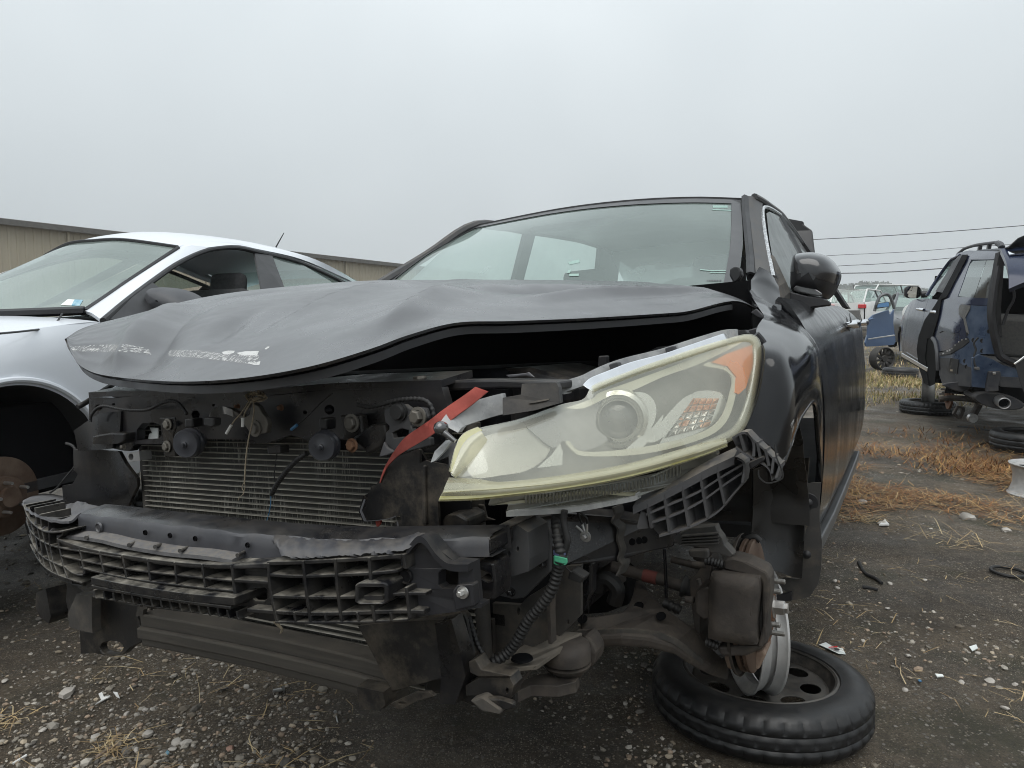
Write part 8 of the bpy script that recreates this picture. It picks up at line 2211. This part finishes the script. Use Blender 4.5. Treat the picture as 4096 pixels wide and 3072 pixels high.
# ================================================================== far row of wrecks
mk('car_red', (.18, .02, .02), (.22, .03, .03), rough=.3, coat=.3)
def far_car(name, label, px_base, depth, yaw, L, Wd, Ht, paint, lift=.15, wagon=False, group=None, cat='car', glass='clear_window', arch_f=True):
    """simple full car: y along its length from the nose (0) to the tail (L)"""
    d = WY(px_base, depth)
    M_ = Matrix.Translation(V((d.x, d.y, lift + gz(d.x, d.y)))) @ Matrix.Rotation(yaw, 4, 'Z') @ Matrix.Translation(V((0, -L / 2, 0)))
    r = thing(name, label, cat, M_, group)
    hw = Wd / 2
    k = Ht / 1.45
    bz_ = lambda y: interp([(0, .62 * k), (.25, .74 * k), (.9, .86 * k), (1.35, .93 * k), (L * .6, .97 * k), (L * .86, 1.03 * k if not wagon else 1.0 * k), (L, (.92 if not wagon else .95) * k)], y)
    bx_ = lambda y: interp([(0, hw * .62), (.4, hw * .84), (1.3, hw * .93), (L * .7, hw * .95), (L * .92, hw * .88), (L, hw * .74)], y)
    xm_ = lambda y: interp([(0, hw * .72), (.4, hw * .93), (1.2, hw), (L * .75, hw), (L * .93, hw * .93), (L, hw * .80)], y)
    af, ar = .92, L * .79
    for sg in (-1, 1):
        for nm, a, b in (('front_fender', 0.02, 1.55), ('front_door', 1.56, L * .55), ('rear_door', L * .55 + .01, L * .74), ('rear_quarter', L * .74 + .01, L - .02)):
            side_panel(r, nm, a, b, bx_, bz_, xm_, .22, paint, [(af, .35), (ar, .35)], .31, 26, sg)
        for ya in (af, ar):
            MB().lathe([(.10, 0), (.22, .01), (.24, .05), (.24, .16), (.22, .2)], (sg * (hw - .22), ya, .31), (sg, 0, 0), 24).build('wheel_well', 'black_void', r)
    rows = [[V((lerp(-bx_(y), bx_(y), i / 10), y, bz_(y) + .04 * math.sin(PI * i / 10))) for i in range(11)] for y in (.02, .2, .5, .9, 1.3, 1.45)]
    MB().grid(rows).build('hood', paint, r, solid=.01)
    s0, s1, s2, s3 = 1.4, 2.05, (L * .72 if not wagon else L * .90), (L * .86 if not wagon else L * .985)
    tw = hw * .70
    T = [V((-tw, s1, Ht - .05)), V((tw, s1, Ht - .05)), V((tw, s2, Ht - .05)), V((-tw, s2, Ht - .05))]
    rows = [[V((lerp(-tw, tw, i / 10), y, Ht - .05 + .05 * math.sin(PI * i / 10) + dz)) for i in range(11)] for y, dz in ((s1, -.01), (lerp(s1, s2, .3), .0), (lerp(s1, s2, .7), .0), (s2, -.015))]
    MB().grid(rows).build('roof', paint, r, solid=.015)
    A = [V((-bx_(s0) * .92, s0, bz_(s0))), V((bx_(s0) * .92, s0, bz_(s0)))]
    C = [V((-bx_(s3) * .92, s3, bz_(s3))), V((bx_(s3) * .92, s3, bz_(s3)))]
    pane(r, 'windshield', [A[0], A[1], T[1], T[0]], glass)
    pane(r, 'rear_glass', [C[1], C[0], T[3], T[2]], glass)
    for sg, t0, t1, a_, c_ in ((-1, T[0], T[3], A[0], C[0]), (1, T[1], T[2], A[1], C[1])):
        mB = lerp(s1, s2, .45)
        bl_ = V((sg * bx_(mB), mB, bz_(mB))); tp_ = V((sg * tw, mB, Ht - .05))
        pane(r, 'front_door_glass', [a_, bl_, tp_, t0], glass); pane(r, 'rear_door_glass', [bl_, c_, t1, tp_], glass)
        MB().tube([a_, t0, tp_, t1, c_], .035, 6).build('roof_rail', paint, r)
        MB().tube([bl_, tp_], .035, 6).build('centre_pillar', 'trim_black', r)
    MB().box((0, L * .5, .4), (Wd * .86, L * .8, .3)).build('underbody', 'black_void', r, smooth=False)
    MB().box((0, L * .5, .8), (Wd * .8, .16, .6)).build('seat_row', 'seat_cloth', r, bevel=.05)
    for yy, nm in ((.03, 'front_fascia'), (L - .03, 'rear_fascia')):
        MB().prism([(-hw * .74, yy, .25), (hw * .74, yy, .25), (hw * .72, yy, bz_(yy) - .01), (-hw * .72, yy, bz_(yy) - .01)], V((0, .04 if yy < 1 else -.04, 0))).build(nm, paint, r, smooth=False, bevel=.02)
    return r, M_, hw, bz_
def tails(r, L, hw, z, mat='tail_red'):
    for sg in (-1, 1):
        MB().box((sg * hw * .66, L - .02, z), (.30, .10, .16)).build('tail_lamp', mat, r, bevel=.02)
S5 = lambda *a: Z('S5', *a)
r, M_, hw, bz_ = far_car('sedan', 'white wagon with a red tail lamp, bumper gone, behind the dented doors', (3445, 1300), 31, PI - .72, 4.5, 1.85, 1.70, 'white_paint', .38, True)
tails(r, 4.5, hw, .95)
MB().box((-.3, 4.5, .55), (.5, .06, .5)).build('bare_panel', 'cloth_grey', r, bevel=.03)
for sg in (-1, 1): MB().tube([(sg * .58, 2.2, 1.60), (sg * .58, 2.6, 1.68), (sg * .58, 3.7, 1.68), (sg * .58, 4.0, 1.60)], .025, 6).build('roof_bar', 'zinc', r)
MB().tube([(-.1, 3.9, 1.6), (-.12, 4.1, 1.85)], .012, 6).build('antenna', 'trim_black', r)
far_car('van', 'long white van roof showing behind the open blue door', (3585, 1290), 36, PI - 1.2, 5.2, 1.95, 2.05, 'white_paint', .38, True, cat='van')
r2_, M2_, hw2, bz2 = far_car('sedan', 'blue sedan, nose stripped, behind its own open door', (3690, 1330), 18.8, -.42, 4.5, 1.8, 1.5, 'car_grey', .28)
MB().lathe([(0, -.12), (.12, -.11), (.2, -.06), (.22, 0), (.2, .05), (0, .05)], (-.45, .2, .92), (-.3, -1, .1), 20).build('airbag_lump', 'white_paint', r2_)
r2_['label'] = 'grey sedan with stripped nose and bare hub beyond the blue SUV'
# its blue door, standing open
dpts = S5((715, 735), (800, 660), (1060, 570), (1080, 660), (1150, 560), (1140, 800), (1180, 1100), (1150, 1160), (900, 1180), (680, 1190), (660, 1130), (700, 1000))
ddep = 16.0
dm = thing('car_door', 'blue car door swung open with a sky tinted mirror', 'door', Matrix.Translation(WY(S5((900, 1160))[0], ddep)))
off = dm.location
DY = lambda p, d=ddep: WY(p, d) - off
MB().prism([DY(p, ddep + (p[0] - 3480) * .003) for p in dpts], V((.02, .10, 0))).build('door_skin', 'car_blue', dm, smooth=False, bevel=.02)
fr = [DY(p, ddep) for p in S5((820, 600), (860, 460), (910, 360), (980, 322), (1040, 322), (1085, 370), (1130, 480), (1150, 560))]
MB().tube(cr(fr, 4), .035, 8).build('window_frame', 'car_grey', dm)
pane(dm, 'door_glass', [DY(p, ddep) for p in S5((830, 600), (870, 460), (915, 370), (985, 330), (1035, 330), (1080, 380), (1125, 490), (1145, 560), (1000, 600))], 'clear_window')
mm = MB().prism([DY(p, ddep - .12) for p in S5((860, 500), (880, 475), (1060, 440), (1075, 470), (1070, 530), (860, 560))], V((0, .10, 0))).build('door_mirror', 'trim_black', dm, smooth=False, bevel=.015)
MB().prism([DY(p, ddep - .125) for p in S5((872, 505), (885, 480), (1050, 448), (1062, 475), (1058, 522), (868, 540))], V((0, .004, 0))).build('mirror_glass', 'lens_blue', mm, smooth=False)
MB().tube([DY(p, ddep - .06) for p in S5((722, 745), (800, 722))], .022, 8).build('handle', 'car_blue', dm)
MB().tube([DY(p, ddep - .05) for p in S5((715, 1065), (900, 1035), (1150, 1000))], .015, 6).build('side_moulding', 'zinc', dm)
far_car('sedan', 'dark distant hatchback roof far beyond the white wagon', (3345, 1300), 36, PI - .5, 4.3, 1.8, 1.6, 'dark_paint', .35, True)
far_car('sedan', 'distant silver car roof behind the grey sedan', (3700, 1290), 42, 2.2, 4.5, 1.8, 1.6, 'silver_paint', .3)
far_car('sedan', 'far red hatchback glimpsed between the white wagon and the van', (3510, 1290), 40, PI - .4, 4.2, 1.75, 1.5, 'car_red', .3)
far_car('sedan', 'pale distant sedan at the left of the far row', (3395, 1290), 44, PI - 1.0, 4.5, 1.8, 1.5, 'silver_paint', .35)
# loose black multi-spoke rim propped on the grass
rc = WY(S5((945, 1385))[0], 15.6)
rw = thing('alloy_wheel', 'black eight spoke alloy wheel standing on the grass', 'wheel', Matrix.Translation(rc) @ Matrix.Rotation(.25, 4, 'Z'))
RR = 192 / 4.1475 * 15.6 / FPX
MB().lathe([(RR, -.10), (RR, .10), (RR * .94, .11), (RR * .90, .09), (RR * .86, -.09), (RR * .94, -.11), (RR, -.10)], (0, 0, 0), (0, 1, 0), 48).build('rim', 'wheel_black', rw, angle=50)
for k in range(10):
    a = 2 * PI * k / 10 + .1
    MB().rect([V((.05 * math.cos(a), -.05, .05 * math.sin(a))), V((RR * .5 * math.cos(a), -.085, RR * .5 * math.sin(a))), V((RR * .9 * math.cos(a), -.07, RR * .9 * math.sin(a)))], V((-.045 * math.sin(a), 0, .045 * math.cos(a))), V((0, .05, 0))).build('spoke', 'wheel_black', rw, smooth=False)
MB().lathe([(0, -.09), (.06, -.09), (.08, -.05), (.08, 0)], (0, 0, 0), (0, 1, 0), 20).build('centre_cap', 'wheel_black', rw)
g = WY(S5((1250, 1600))[0], 14.0)
lt3 = thing('discarded_tyre', 'dark tyre lying flat in the grass beside the black rim', 'tyre', Matrix.Translation(V((g.x, g.y, gz(g.x, g.y)))))
tyre_mesh(.32, .2, 40).build('tread', 'tyre', lt3, angle=40)
# ================================================================== haze
def haze():
    m = bpy.data.materials.new('mist'); m.use_nodes = True
    n, l = m.node_tree.nodes, m.node_tree.links
    n.remove(n['Principled BSDF'])
    v = n.new('ShaderNodeVolumePrincipled')
    v.inputs['Color'].default_value = (.93, .96, .97, 1)
    v.inputs['Density'].default_value = .00105
    v.inputs['Anisotropy'].default_value = .2
    l.new(v.outputs[0], n['Material Output'].inputs['Volume'])
    MAT['mist'] = m
    o = MB().box((0, 0, 14.0), (1000, 1000, 31.0)).build('haze', 'mist', None, smooth=False, kind='stuff')
    return tag(o, 'thin pale mist hanging over the whole yard', 'haze')
haze()
